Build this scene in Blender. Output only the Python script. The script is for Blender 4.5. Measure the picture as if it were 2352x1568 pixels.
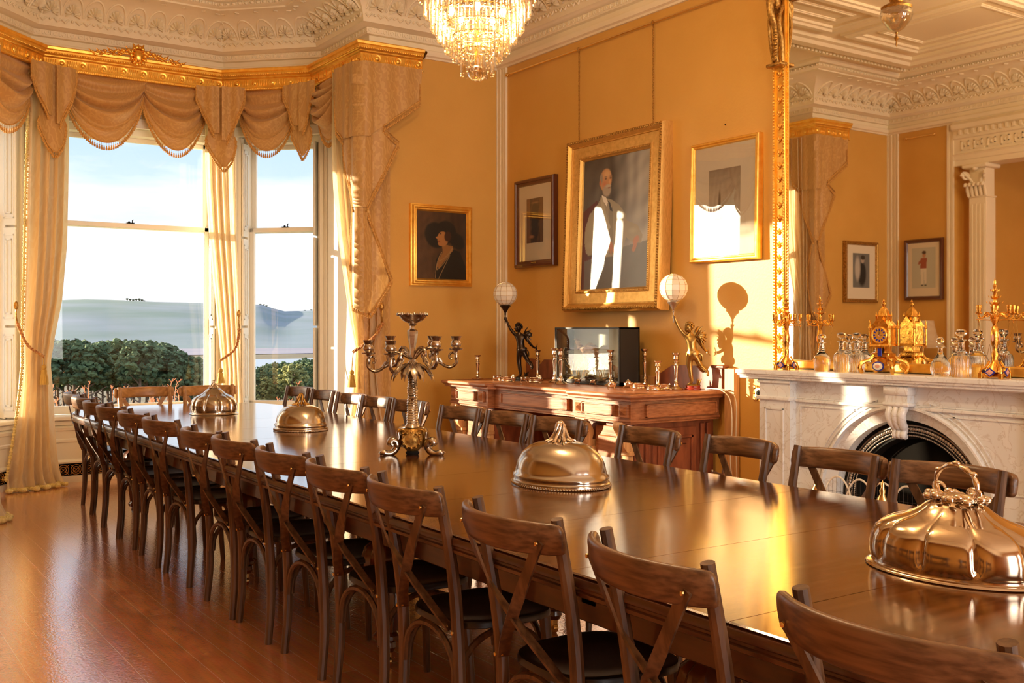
import bpy, bmesh, math, random
import numpy as np
from mathutils import Vector, Matrix
for o in list(bpy.data.objects): bpy.data.objects.remove(o, do_unlink=True)
SC = bpy.context.scene
COL = SC.collection
PI = math.pi
random.seed(7)

# ------------------------------------------------------------------ camera, sky, sun, exposure
YAW = math.radians(34.18); FPX = 2394.0; HOR = 755.0; HC = 1.40
cam = bpy.data.cameras.new('camera'); cam_o = bpy.data.objects.new('camera', cam); COL.objects.link(cam_o)
cam_o.location = (0, 0, HC); cam_o.rotation_euler = (PI/2, 0, -YAW)
cam.sensor_width = 36; cam.lens = FPX/2352*36; cam.shift_y = -(784-HOR)/2352; cam.clip_end = 9000; cam.clip_start = 0.05
SC.camera = cam_o
SC.view_settings.view_transform = 'Standard'; SC.view_settings.look = 'None'
SC.view_settings.gamma = 1; SC.view_settings.use_curve_mapping = False
SC.view_settings.exposure = 0.08

SUN_DIR = Vector((0.682, -0.731, -0.162)).normalized()
sun = bpy.data.lights.new('sun', 'SUN'); sun_o = bpy.data.objects.new('sun', sun); COL.objects.link(sun_o)
sun.energy = 17.0; sun.color = (1.0, 0.80, 0.55); sun.angle = math.radians(0.6)
sun_o.rotation_euler = SUN_DIR.to_track_quat('-Z', 'Y').to_euler(); sun_o.location = (-8, 25, 8)

W = bpy.data.worlds.new('sky'); SC.world = W; W.use_nodes = True
nt = W.node_tree; nt.nodes.clear()
def wn(t, **k):
    n = nt.nodes.new(t)
    for a, b in k.items(): setattr(n, a, b)
    return n
wo = wn('ShaderNodeOutputWorld'); wb = wn('ShaderNodeBackground'); wc = wn('ShaderNodeTexCoord')
sep = wn('ShaderNodeSeparateXYZ'); nt.links.new(wc.outputs['Generated'], sep.inputs[0])
rmp = wn('ShaderNodeValToRGB'); nt.links.new(sep.outputs['Z'], rmp.inputs[0])
cr = rmp.color_ramp; cr.elements[0].position = 0.0; cr.elements[0].color = (0.90, 0.90, 0.93, 1)
cr.elements[1].position = 0.20; cr.elements[1].color = (0.48, 0.67, 0.92, 1)
e = cr.elements.new(0.07); e.color = (0.72, 0.83, 0.96, 1)
mp = wn('ShaderNodeMapping'); mp.inputs['Scale'].default_value = (2.2, 2.2, 11.0); nt.links.new(wc.outputs['Generated'], mp.inputs[0])
nz = wn('ShaderNodeTexNoise'); nz.inputs['Scale'].default_value = 1.7; nz.inputs['Detail'].default_value = 5; nt.links.new(mp.outputs[0], nz.inputs['Vector'])
cl = wn('ShaderNodeValToRGB'); nt.links.new(nz.outputs['Fac'], cl.inputs[0])
cl.color_ramp.elements[0].position = 0.40; cl.color_ramp.elements[1].position = 0.60
mx = wn('ShaderNodeMixRGB'); mx.inputs[2].default_value = (1.0, 1.0, 1.02, 1)
nt.links.new(cl.outputs[0], mx.inputs[0]); nt.links.new(rmp.outputs[0], mx.inputs[1])
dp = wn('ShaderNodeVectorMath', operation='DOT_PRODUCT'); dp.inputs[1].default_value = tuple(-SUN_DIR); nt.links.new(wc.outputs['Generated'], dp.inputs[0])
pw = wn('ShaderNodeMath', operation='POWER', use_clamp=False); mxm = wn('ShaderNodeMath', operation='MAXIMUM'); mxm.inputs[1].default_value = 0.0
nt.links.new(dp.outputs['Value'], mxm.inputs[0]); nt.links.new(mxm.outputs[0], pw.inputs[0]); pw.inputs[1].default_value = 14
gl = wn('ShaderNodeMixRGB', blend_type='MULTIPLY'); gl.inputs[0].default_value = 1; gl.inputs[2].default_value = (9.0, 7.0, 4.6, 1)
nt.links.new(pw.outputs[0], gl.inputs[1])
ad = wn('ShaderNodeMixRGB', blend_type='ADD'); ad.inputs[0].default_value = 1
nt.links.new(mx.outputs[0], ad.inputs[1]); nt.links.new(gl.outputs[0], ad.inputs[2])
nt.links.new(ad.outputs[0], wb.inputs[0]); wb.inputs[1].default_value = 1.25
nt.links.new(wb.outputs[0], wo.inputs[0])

def area_light(name, loc, direction, sx, sy, power, color):
    l = bpy.data.lights.new(name, 'AREA'); l.shape = 'RECTANGLE'; l.size = sx; l.size_y = sy; l.energy = power; l.color = color
    o = bpy.data.objects.new(name, l); COL.objects.link(o); o.location = loc
    o.rotation_euler = Vector(direction).to_track_quat('-Z', 'Y').to_euler(); return o
# unseen fill lamps added behind the camera to lift the interior
area_light('rear_fill', (1.2, -3.62, 1.95), (0, 1, 0.05), 1.5, 2.5, 120, (1.0, 0.95, 0.88))
area_light('rear_fill_second', (3.9, -3.62, 1.95), (0, 1, 0.05), 1.5, 2.5, 120, (1.0, 0.95, 0.88))
def point_light(name, loc, power, color, size=0.1):
    l = bpy.data.lights.new(name, 'POINT'); l.energy = power; l.color = color; l.shadow_soft_size = size
    o = bpy.data.objects.new(name, l); COL.objects.link(o); o.location = loc; return o
WARM = (1.0, 0.71, 0.41)

# ------------------------------------------------------------------ photo frame -> place
FX, FY = math.sin(YAW), math.cos(YAW); RX, RY = FY, -FX
def ray(px, py=HOR):
    r = (px-1176)/FPX; u = (HOR-py)/FPX
    return Vector((FX+RX*r, FY+RY*r, u))
def onX(px, py, X): d = ray(px, py); t = X/d.x; return Vector((X, d.y*t, HC+d.z*t))
def onY(px, py, Y): d = ray(px, py); t = Y/d.y; return Vector((d.x*t, Y, HC+d.z*t))
def onZ(px, py, Z): d = ray(px, py); t = (Z-HC)/d.z; return Vector((d.x*t, d.y*t, Z))
def onP(px, py, p, n): d = ray(px, py); n = Vector(n); t = (Vector(p)-Vector((0, 0, HC))).dot(n)/d.dot(n); return Vector((0, 0, HC))+d*t

# ------------------------------------------------------------------ materials
MATS = {}
def newmat(name):
    m = bpy.data.materials.new(name); m.use_nodes = True; nt = m.node_tree
    b = nt.nodes['Principled BSDF']; MATS[name] = m; return m, nt, b
def N(nt, t, **k):
    n = nt.nodes.new(t)
    for a, b in k.items(): setattr(n, a, b)
    return n
def plain(name, col, rough=0.5, metal=0.0, **k):
    m, nt, b = newmat(name); b.inputs['Base Color'].default_value = (*col, 1); b.inputs['Roughness'].default_value = rough
    b.inputs['Metallic'].default_value = metal
    for a, v in k.items(): b.inputs[a.replace('_', ' ')].default_value = v
    return m
def noisy(name, c1, c2, scale=(1, 1, 1), nscale=5.0, detail=6, rough=0.5, metal=0.0, bump=0.0, lo=0.35, hi=0.65, rr=None, bscale=None, coords='Object', cbump=0, **k):
    m, nt, b = newmat(name)
    tc = N(nt, 'ShaderNodeTexCoord'); mp = N(nt, 'ShaderNodeMapping'); mp.inputs['Scale'].default_value = scale
    nt.links.new(tc.outputs[coords], mp.inputs[0])
    n = N(nt, 'ShaderNodeTexNoise'); n.inputs['Scale'].default_value = nscale; n.inputs['Detail'].default_value = detail
    nt.links.new(mp.outputs[0], n.inputs['Vector'])
    r = N(nt, 'ShaderNodeValToRGB'); r.color_ramp.elements[0].position = lo; r.color_ramp.elements[1].position = hi
    r.color_ramp.elements[0].color = (*c1, 1); r.color_ramp.elements[1].color = (*c2, 1)
    nt.links.new(n.outputs['Fac'], r.inputs[0]); nt.links.new(r.outputs[0], b.inputs['Base Color'])
    b.inputs['Roughness'].default_value = rough; b.inputs['Metallic'].default_value = metal
    if rr:
        q = N(nt, 'ShaderNodeMapRange'); q.inputs[3].default_value = rr[0]; q.inputs[4].default_value = rr[1]
        nt.links.new(n.outputs['Fac'], q.inputs[0]); nt.links.new(q.outputs[0], b.inputs['Roughness'])
    if bump:
        bn = n
        if bscale:
            bn = N(nt, 'ShaderNodeTexNoise'); bn.inputs['Scale'].default_value = bscale; bn.inputs['Detail'].default_value = 3
            nt.links.new(mp.outputs[0], bn.inputs['Vector'])
        bp = N(nt, 'ShaderNodeBump'); bp.inputs['Strength'].default_value = bump; bp.inputs['Distance'].default_value = 0.01
        nt.links.new(bn.outputs['Fac'], bp.inputs['Height']); nt.links.new(bp.outputs[0], b.inputs['Normal'])
    if cbump:
        c2_ = N(nt, 'ShaderNodeTexNoise'); c2_.inputs['Scale'].default_value = 14; c2_.inputs['Detail'].default_value = 8; c2_.inputs['Roughness'].default_value = 0.7; nt.links.new(mp.outputs[0], c2_.inputs['Vector'])
        cb2 = N(nt, 'ShaderNodeBump'); cb2.inputs['Strength'].default_value = cbump; cb2.inputs['Distance'].default_value = 0.01
        nt.links.new(c2_.outputs['Fac'], cb2.inputs['Height']); nt.links.new(cb2.outputs[0], b.inputs['Coat Normal']); nt.links.new(cb2.outputs[0], b.inputs['Normal'])
    for a, v in k.items(): b.inputs[a.replace('_', ' ')].default_value = v
    return m

noisy('wall_paint', (0.66, 0.36, 0.075), (0.70, 0.39, 0.088), nscale=2, rough=0.55, bump=0.12, bscale=60)
noisy('plaster', (0.86, 0.75, 0.54), (0.90, 0.79, 0.58), nscale=3, rough=0.7, bump=0.05, bscale=30)
noisy('ceiling_paint', (0.86, 0.74, 0.52), (0.90, 0.78, 0.55), nscale=1.5, rough=0.75)
plain('white_paint', (0.88, 0.83, 0.72), 0.35)
noisy('table_wood', (0.05, 0.014, 0.0036), (0.13, 0.040, 0.0095), scale=(1.0, 14, 1), nscale=3.0, cbump=0.028, rough=0.2, rr=(0.06, 0.16), bump=0.03, bscale=9, Coat_Weight=0.75, Coat_Roughness=0.05, Coat_IOR=1.5, Specular_IOR_Level=0.25)
nt_ = MATS['table_wood'].node_tree; b_ = nt_.nodes['Principled BSDF']; oi = N(nt_, 'ShaderNodeObjectInfo'); mr_ = N(nt_, 'ShaderNodeMapRange'); mr_.inputs[3].default_value = 0.015; mr_.inputs[4].default_value = 0.09
nt_.links.new(oi.outputs['Random'], mr_.inputs[0])
_n = [n for n in nt_.nodes if n.type == 'TEX_NOISE' and abs(n.inputs['Scale'].default_value-14) < .1][0]; _m = N(nt_, 'ShaderNodeMapRange'); _m.inputs[1].default_value = .35; _m.inputs[2].default_value = .65; _m.inputs[3].default_value = .15; _m.inputs[4].default_value = 2.6
_q = N(nt_, 'ShaderNodeMath', operation='MULTIPLY'); nt_.links.new(_n.outputs['Fac'], _m.inputs[0]); nt_.links.new(_m.outputs[0], _q.inputs[0]); nt_.links.new(mr_.outputs[0], _q.inputs[1]); nt_.links.new(_q.outputs[0], b_.inputs['Coat Roughness'])
noisy('table_edge', (0.05, 0.017, 0.006), (0.11, 0.036, 0.012), scale=(3, 0.7, 3), nscale=8, rough=0.3, Coat_Weight=0.3)
noisy('table_leg_wood', (0.09, 0.022, 0.007), (0.17, 0.045, 0.013), nscale=5, rough=0.25, Coat_Weight=0.4)
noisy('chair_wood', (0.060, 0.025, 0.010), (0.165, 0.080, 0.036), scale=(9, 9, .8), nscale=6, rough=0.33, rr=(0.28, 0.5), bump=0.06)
noisy('chair_rail_wood', (0.080, 0.033, 0.013), (0.20, 0.095, 0.041), scale=(9, .8, 13), nscale=6, rough=0.33, rr=(0.26, 0.45), bump=0.08)
noisy('chair_honey_wood', (0.30, 0.13, 0.035), (0.48, 0.23, 0.07), scale=(16, 2, 6), nscale=5, rough=0.35, bump=0.05)  # lighter chair wood for the two window-end chairs
noisy('seat_wood', (0.020, 0.012, 0.008), (0.045, 0.026, 0.016), nscale=9, rough=0.32)
noisy('oak', (0.26, 0.085, 0.028), (0.44, 0.17, 0.065), scale=(3, 1, 14), nscale=5, rough=0.36, rr=(0.25, 0.45), bump=0.06)
noisy('oak_dark', (0.15, 0.038, 0.014), (0.27, 0.075, 0.028), scale=(3, 3, 1), nscale=6, rough=0.4, bump=0.05)
noisy('oak_pale', (0.50, 0.25, 0.09), (0.66, 0.36, 0.14), scale=(14, 14, 1.2), nscale=5, rough=0.5)
noisy('marble', (0.74, 0.75, 0.75), (0.77, 0.78, 0.78), nscale=8, detail=12, rough=0.28, lo=0.485, hi=0.53)
_r = [n for n in MATS['marble'].node_tree.nodes if n.type == 'VALTORGB'][0].color_ramp; _e = _r.elements.new(0.507); _e.color = (0.62, 0.59, 0.56, 1)
[n for n in MATS['marble'].node_tree.nodes if n.type == 'TEX_NOISE'][0].inputs['Distortion'].default_value = 1.2
noisy('silver', (0.70, 0.58, 0.45), (0.82, 0.71, 0.58), nscale=4, rough=0.16, metal=1.0, rr=(0.10, 0.22))
noisy('old_silver', (0.34, 0.28, 0.22), (0.62, 0.54, 0.45), nscale=28, rough=0.2, metal=1.0, rr=(0.12, 0.30), bump=0.12)
noisy('dish_silver', (0.44, 0.38, 0.32), (0.56, 0.50, 0.43), nscale=3, rough=0.17, metal=1.0, rr=(0.12, 0.24))
noisy('copper_plate', (0.50, 0.39, 0.28), (0.60, 0.47, 0.35), nscale=3, rough=0.12, metal=1.0, rr=(0.08, 0.18))
noisy('gilt', (0.92, 0.50, 0.08), (1.0, 0.64, 0.14), nscale=20, rough=0.34, metal=0.85, bump=0.1)
noisy('gilt_matte', (0.62, 0.36, 0.09), (0.76, 0.47, 0.14), nscale=30, rough=0.45, metal=0.7, scale=(1, 6, 1))
noisy('ormolu', (0.78, 0.38, 0.06), (0.95, 0.55, 0.12), nscale=40, rough=0.25, metal=1.0, bump=0.3)
noisy('gilt_dark', (0.30, 0.15, 0.03), (0.62, 0.36, 0.09), nscale=60, rough=0.42, metal=0.8, bump=0.3)
plain('brass', (0.85, 0.58, 0.22), 0.25, 1.0)
plain('dark_bronze', (0.045, 0.028, 0.018), 0.28, 0.8)
noisy('gold_bronze', (0.30, 0.18, 0.05), (0.46, 0.29, 0.09), nscale=12, rough=0.3, metal=0.9)
plain('black_iron', (0.012, 0.011, 0.010), 0.8, 0.0, Specular_IOR_Level=0.15)
plain('flat_black', (0.008, 0.007, 0.006), 0.9, 0.0, Specular_IOR_Level=0.0)
plain('steel', (0.42, 0.36, 0.30), 0.3, 0.9)
plain('red_marble', (0.30, 0.035, 0.02), 0.2)
plain('white_enamel', (0.86, 0.82, 0.74), 0.2)
plain('blue_enamel', (0.02, 0.03, 0.32), 0.2)
plain('pink_enamel', (0.72, 0.36, 0.26), 0.3)
plain('black_box', (0.016, 0.014, 0.012), 0.5)
plain('mount_card', (0.74, 0.66, 0.50), 0.8)
plain('pale_mount', (0.62, 0.56, 0.45), 0.8)
plain('cable_white', (0.78, 0.72, 0.58), 0.5)
plain('shutter_paint', (0.80, 0.78, 0.72), 0.35)
plain('white_wire', (0.80, 0.74, 0.62), 0.4)
plain('mesh_dark', (0.05, 0.04, 0.03), 0.5, 0.4)
plain('mahogany', (0.11, 0.028, 0.009), 0.28, 0.0, Coat_Weight=0.4)
plain('chrome_mirror', (0.90, 0.86, 0.78), 0.015, 1.0)

# thin glass: clear pane with a surface reflection
def thin_glass(name, tint=(1, 1, 1), ior=1.5, rough=0.0, boost=0.0):
    m, nt, b = newmat(name); out = nt.nodes['Material Output']; nt.nodes.remove(b)
    t = N(nt, 'ShaderNodeBsdfTransparent'); t.inputs[0].default_value = (*tint, 1)
    g = N(nt, 'ShaderNodeBsdfGlossy'); g.inputs['Roughness'].default_value = rough
    lw = N(nt, 'ShaderNodeLayerWeight'); lw.inputs[0].default_value = 0.5; p5 = N(nt, 'ShaderNodeMath', operation='POWER'); p5.inputs[1].default_value = 5.0; nt.links.new(lw.outputs['Facing'], p5.inputs[0])
    F0 = ((ior-1)/(ior+1))**2; f = N(nt, 'ShaderNodeMath', operation='MULTIPLY_ADD'); f.inputs[1].default_value = 1-F0; f.inputs[2].default_value = F0; nt.links.new(p5.outputs[0], f.inputs[0])
    mx = N(nt, 'ShaderNodeMixShader')
    if boost:
        ad = N(nt, 'ShaderNodeMath', operation='ADD', use_clamp=True); ad.inputs[1].default_value = boost
        nt.links.new(f.outputs[0], ad.inputs[0]); nt.links.new(ad.outputs[0], mx.inputs[0])
    else: nt.links.new(f.outputs[0], mx.inputs[0])
    nt.links.new(t.outputs[0], mx.inputs[1]); nt.links.new(g.outputs[0], mx.inputs[2]); nt.links.new(mx.outputs[0], out.inputs[0])
    return m
thin_glass('window_glass', (0.98, 0.99, 0.99), 1.3)
thin_glass('picture_glass', (0.98, 0.98, 0.98), 1.55, 0.0, 0.05)
thin_glass('crystal', (1.0, 0.93, 0.80), 1.5, 0.04, 0.30)
m, nt_, b = newmat('cut_glass'); b.inputs['Transmission Weight'].default_value = 1; b.inputs['Roughness'].default_value = 0.01; b.inputs['IOR'].default_value = 1.45; b.inputs['Base Color'].default_value = (0.98, 0.97, 0.95, 1)
def emis(name, col, s):
    m, nt, b = newmat(name); b.inputs['Base Color'].default_value = (*col, 1); b.inputs['Emission Color'].default_value = (*col, 1); b.inputs['Emission Strength'].default_value = s; return m
emis('bulb', (1.0, 0.72, 0.38), 14.0)

# capiz-shell globe
m, nt_, b = newmat('capiz'); b.inputs['Base Color'].default_value = (0.92, 0.86, 0.74, 1); b.inputs['Roughness'].default_value = 0.3
b.inputs['Subsurface Weight'].default_value = 0.0; b.inputs['Transmission Weight'].default_value = 0.25

# floor boards along Y
m, nt_, b = newmat('floor_boards'); nt = nt_
tc = N(nt, 'ShaderNodeTexCoord'); mp = N(nt, 'ShaderNodeMapping'); mp.inputs['Rotation'].default_value = (0, 0, PI/2)
nt.links.new(tc.outputs['Object'], mp.inputs[0])
br = N(nt, 'ShaderNodeTexBrick'); br.inputs['Scale'].default_value = 1; br.inputs['Brick Width'].default_value = 2.6; br.inputs['Row Height'].default_value = 0.125
br.inputs['Mortar Size'].default_value = 0.0016; br.inputs['Color1'].default_value = (0.86, 0.31, 0.085, 1); br.inputs['Color2'].default_value = (0.72, 0.24, 0.062, 1); br.inputs['Mortar'].default_value = (0.95, 0.55, 0.30, 1)
nt.links.new(mp.outputs[0], br.inputs['Vector'])
n1 = N(nt, 'ShaderNodeTexNoise'); n1.inputs['Scale'].default_value = 5; n1.inputs['Detail'].default_value = 6
mp2 = N(nt, 'ShaderNodeMapping'); mp2.inputs['Scale'].default_value = (9, 0.8, 1); nt.links.new(tc.outputs['Object'], mp2.inputs[0]); nt.links.new(mp2.outputs[0], n1.inputs['Vector'])
mxr = N(nt, 'ShaderNodeMixRGB', blend_type='MULTIPLY'); mxr.inputs[0].default_value = 0.5; nt.links.new(br.outputs['Color'], mxr.inputs[1]); nt.links.new(n1.outputs['Color'], mxr.inputs[2])
g2 = N(nt, 'ShaderNodeBrightContrast'); g2.inputs['Bright'].default_value = 0.04; nt.links.new(mxr.outputs[0], g2.inputs[0]); nt.links.new(g2.outputs[0], b.inputs['Base Color'])
b.inputs['Roughness'].default_value = 0.18; b.inputs['Coat Weight'].default_value = 1.0; b.inputs['Coat Roughness'].default_value = 0.06; b.inputs['Coat IOR'].default_value = 1.8
n2 = N(nt, 'ShaderNodeTexNoise'); n2.inputs['Scale'].default_value = 90; n2.inputs['Detail'].default_value = 2; nt.links.new(tc.outputs['Object'], n2.inputs['Vector'])
mh = N(nt, 'ShaderNodeMath', operation='MULTIPLY_ADD'); mh.inputs[1].default_value = -1.2; nt.links.new(br.outputs['Fac'], mh.inputs[0]); nt.links.new(n2.outputs['Fac'], mh.inputs[2])
bp = N(nt, 'ShaderNodeBump'); bp.inputs['Strength'].default_value = 0.20; bp.inputs['Distance'].default_value = 0.004
nt.links.new(mh.outputs[0], bp.inputs['Height']); nt.links.new(bp.outputs[0], b.inputs['Normal'])
nt.links.new(bp.outputs[0], b.inputs['Coat Normal'])

# damask: scrolling pattern from distorted waves
def damask(name, c1, c2, transl=0.0, scale=7.0, rough=0.5):
    m, nt, b = newmat(name); tc = N(nt, 'ShaderNodeTexCoord')
    mp = N(nt, 'ShaderNodeMapping'); mp.inputs['Scale'].default_value = (scale, scale, scale*0.62); nt.links.new(tc.outputs['Object'], mp.inputs[0])
    v = N(nt, 'ShaderNodeTexWave', wave_type='RINGS', rings_direction='SPHERICAL'); v.inputs['Scale'].default_value = 1.1; v.inputs['Distortion'].default_value = 9.0; v.inputs['Detail'].default_value = 1.2; v.inputs['Detail Scale'].default_value = 1.6
    nt.links.new(mp.outputs[0], v.inputs['Vector'])
    r = N(nt, 'ShaderNodeValToRGB'); r.color_ramp.elements[0].position = 0.62; r.color_ramp.elements[1].position = 0.72
    r.color_ramp.elements[0].color = (*c1, 1); r.color_ramp.elements[1].color = (*c2, 1)
    nt.links.new(v.outputs['Fac'], r.inputs[0]); nt.links.new(r.outputs[0], b.inputs['Base Color']); b.inputs['Roughness'].default_value = rough
    b.inputs['Sheen Weight'].default_value = 0.2
    if transl:
        out = nt.nodes['Material Output']; t = N(nt, 'ShaderNodeBsdfTranslucent'); nt.links.new(r.outputs[0], t.inputs[0])
        mx = N(nt, 'ShaderNodeMixShader'); mx.inputs[0].default_value = transl
        nt.links.new(b.outputs[0], mx.inputs[1]); nt.links.new(t.outputs[0], mx.inputs[2]); nt.links.new(mx.outputs[0], out.inputs[0])
    return m
damask('swag_fabric', (0.58, 0.31, 0.10), (0.64, 0.36, 0.125), 0.15, 13.0)
damask('tail_fabric', (0.55, 0.30, 0.09), (0.62, 0.36, 0.12), 0.08, 14.0)
damask('curtain_fabric', (0.86, 0.70, 0.46), (0.89, 0.75, 0.52), 0.45, 6.0)
noisy('fringe', (0.50, 0.24, 0.05), (0.66, 0.36, 0.10), nscale=60, rough=0.8)
noisy('cream_fringe', (0.66, 0.50, 0.16), (0.80, 0.66, 0.30), nscale=60, rough=0.9, bump=0.4)
noisy('rope', (0.36, 0.08, 0.03), (0.66, 0.38, 0.12), nscale=70, rough=0.8)
noisy('tassel_gold', (0.40, 0.22, 0.03), (0.62, 0.38, 0.08), nscale=60, rough=0.8, scale=(1, 1, 0.1))
noisy('hazy_hill_grass', (0.07, 0.15, 0.16), (0.16, 0.22, 0.30), nscale=0.0035, rough=1.0, coords='Object', detail=5)  # distance haze mixed into the grass colour
noisy('hazy_field_soil', (0.17, 0.18, 0.27), (0.21, 0.21, 0.29), nscale=0.01, rough=1.0)  # bluish haze mixed into the soil colour
noisy('hazy_field_green', (0.30, 0.42, 0.38), (0.36, 0.48, 0.42), nscale=0.01, rough=1.0)  # pale haze mixed into this green
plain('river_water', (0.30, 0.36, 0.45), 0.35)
noisy('lawn_grass', (0.18, 0.26, 0.05), (0.34, 0.40, 0.10), nscale=0.6, rough=1.0)
noisy('rough_ground', (0.075, 0.065, 0.04), (0.13, 0.11, 0.07), nscale=0.08, rough=1.0)
noisy('pine_leaf', (0.045, 0.095, 0.05), (0.13, 0.19, 0.09), nscale=0.9, rough=1.0)
noisy('pale_leaf', (0.20, 0.22, 0.08), (0.34, 0.34, 0.13), nscale=0.9, rough=1.0, bump=0.8)
plain('bark', (0.20, 0.15, 0.12), 1.0)
plain('twig', (0.50, 0.17, 0.08), 0.7)
m, nt_, b = newmat('canvas'); at = N(nt_, 'ShaderNodeAttribute'); at.attribute_name = 'paint'; nt_.links.new(at.outputs['Color'], b.inputs['Base Color']); b.inputs['Roughness'].default_value = 0.32
nn = N(nt_, 'ShaderNodeTexNoise'); nn.inputs['Scale'].default_value = 40; bb = N(nt_, 'ShaderNodeBump'); bb.inputs['Strength'].default_value = 0.15; bb.inputs['Distance'].default_value = 0.005
nt_.links.new(nn.outputs['Fac'], bb.inputs['Height']); nt_.links.new(bb.outputs[0], b.inputs['Normal'])
m, nt_, b = newmat('print_paper'); at = N(nt_, 'ShaderNodeAttribute'); at.attribute_name = 'paint'; nt_.links.new(at.outputs['Color'], b.inputs['Base Color']); b.inputs['Roughness'].default_value = 0.8

# ------------------------------------------------------------------ mesh builder
class MB:
    def __init__(s): s.v = []; s.f = []
    def add(s, verts, faces):
        n = len(s.v); s.v += [tuple(p) for p in verts]; s.f += [tuple(i+n for i in f) for f in faces]; return s
    def box(s, a, b, bev=0.0, mat=None):
        x0, y0, z0 = a; x1, y1, z1 = b
        if x0 > x1: x0, x1 = x1, x0
        if y0 > y1: y0, y1 = y1, y0
        if z0 > z1: z0, z1 = z1, z0
        if bev:
            k = min(bev, (x1-x0)*.49, (y1-y0)*.49, (z1-z0)*.49); V = []; 
            for (za, i) in ((z0, k), (z0+k, 0), (z1-k, 0), (z1, k)):
                X0, X1, Y0, Y1 = x0+i, x1-i, y0+i, y1-i; c = k if not i else k*0.6
                V += [(X0+c, Y0, za), (X1-c, Y0, za), (X1, Y0+c, za), (X1, Y1-c, za), (X1-c, Y1, za), (X0+c, Y1, za), (X0, Y1-c, za), (X0, Y0+c, za)]
            Fs = [tuple(range(7, -1, -1)), tuple(range(24, 32))]
            for r in range(3):
                for j in range(8): Fs.append((r*8+j, r*8+(j+1) % 8, r*8+8+(j+1) % 8, r*8+8+j))
        else:
            V = [(x0, y0, z0), (x1, y0, z0), (x1, y1, z0), (x0, y1, z0), (x0, y0, z1), (x1, y0, z1), (x1, y1, z1), (x0, y1, z1)]
            Fs = [(3, 2, 1, 0), (4, 5, 6, 7), (0, 1, 5, 4), (1, 2, 6, 5), (2, 3, 7, 6), (3, 0, 4, 7)]
        if mat is not None: V = [mat @ Vector(p) for p in V]
        return s.add(V, Fs)
    def lathe(s, prof, seg=24, mat=None, flute=None, sx=1.0, sy=1.0, cap=True):
        V = []; Fs = []; n = len(prof)
        for i, (r, z) in enumerate(prof):
            for j in range(seg):
                a = 2*PI*j/seg; rr = r*(flute(a, i/(n-1)) if flute else 1)
                V.append((rr*math.cos(a)*sx, rr*math.sin(a)*sy, z))
        for i in range(n-1):
            for j in range(seg): Fs.append((i*seg+j, i*seg+(j+1) % seg, (i+1)*seg+(j+1) % seg, (i+1)*seg+j))
        if cap:
            if prof[0][0] > 1e-5: Fs.append(tuple(range(seg-1, -1, -1)))
            if prof[-1][0] > 1e-5: Fs.append(tuple((n-1)*seg+j for j in range(seg)))
        if mat is not None: V = [mat @ Vector(p) for p in V]
        return s.add(V, Fs)
    def tube(s, pts, rad, seg=8, closed=False, flat=None, up=None):
        """round (or flat=(w,t)) tube along points; rad may be list"""
        pts = [Vector(p) for p in pts]; n = len(pts)
        if not hasattr(rad, '__len__'): rad = [rad]*n
        V = []; Fs = []; prev = None
        for i, p in enumerate(pts):
            if closed: t = pts[(i+1) % n]-pts[i-1]
            else: t = pts[min(i+1, n-1)]-pts[max(i-1, 0)]
            t = t.normalized() if t.length > 1e-9 else Vector((0, 0, 1))
            if up is not None: a = Vector(up)
            elif prev is None: a = Vector((0, 0, 1)) if abs(t.z) < 0.9 else Vector((1, 0, 0))
            else: a = prev
            x = (a-t*a.dot(t)); x = x.normalized() if x.length > 1e-6 else t.orthogonal().normalized(); prev = x; y = t.cross(x)
            for j in range(seg):
                an = 2*PI*(j+0.5)/seg
                if flat: V.append(p+x*(flat[0]*rad[i]*math.cos(an)*(1.414 if seg == 4 else 1))+y*(flat[1]*rad[i]*math.sin(an)*(1.414 if seg == 4 else 1)))
                else: V.append(p+x*(rad[i]*math.cos(an))+y*(rad[i]*math.sin(an)))
        m = n if closed else n-1
        for i in range(m):
            for j in range(seg):
                k = (i+1) % n; Fs.append((i*seg+j, k*seg+j, k*seg+(j+1) % seg, i*seg+(j+1) % seg))
        if not closed: Fs += [tuple(range(seg)), tuple((n-1)*seg+j for j in range(seg-1, -1, -1))]
        return s.add(V, Fs)
    def ball(s, c, r, seg=12, rings=8, sc=(1, 1, 1)):
        prof = [(math.sin(PI*i/rings), -math.cos(PI*i/rings)) for i in range(rings+1)]
        M = Matrix.Translation(Vector(c)) @ Matrix.Diagonal((r*sc[0], r*sc[1], r*sc[2], 1))
        return s.lathe([(max(a, 1e-4), b) for a, b in prof], seg, M, cap=False)
    def prism(s, poly, z0, z1, mat=None):
        n = len(poly); V = [(x, y, z0) for x, y in poly]+[(x, y, z1) for x, y in poly]
        Fs = [tuple(range(n-1, -1, -1)), tuple(range(n, 2*n))]+[(i, (i+1) % n, n+(i+1) % n, n+i) for i in range(n)]
        if mat is not None: V = [mat @ Vector(p) for p in V]
        return s.add(V, Fs)
    def grid(s, fn, nu, nv):
        V = [fn(i/nu, j/nv) for j in range(nv+1) for i in range(nu+1)]; w = nu+1
        return s.add(V, [(j*w+i, j*w+i+1, (j+1)*w+i+1, (j+1)*w+i) for j in range(nv) for i in range(nu)])
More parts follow.
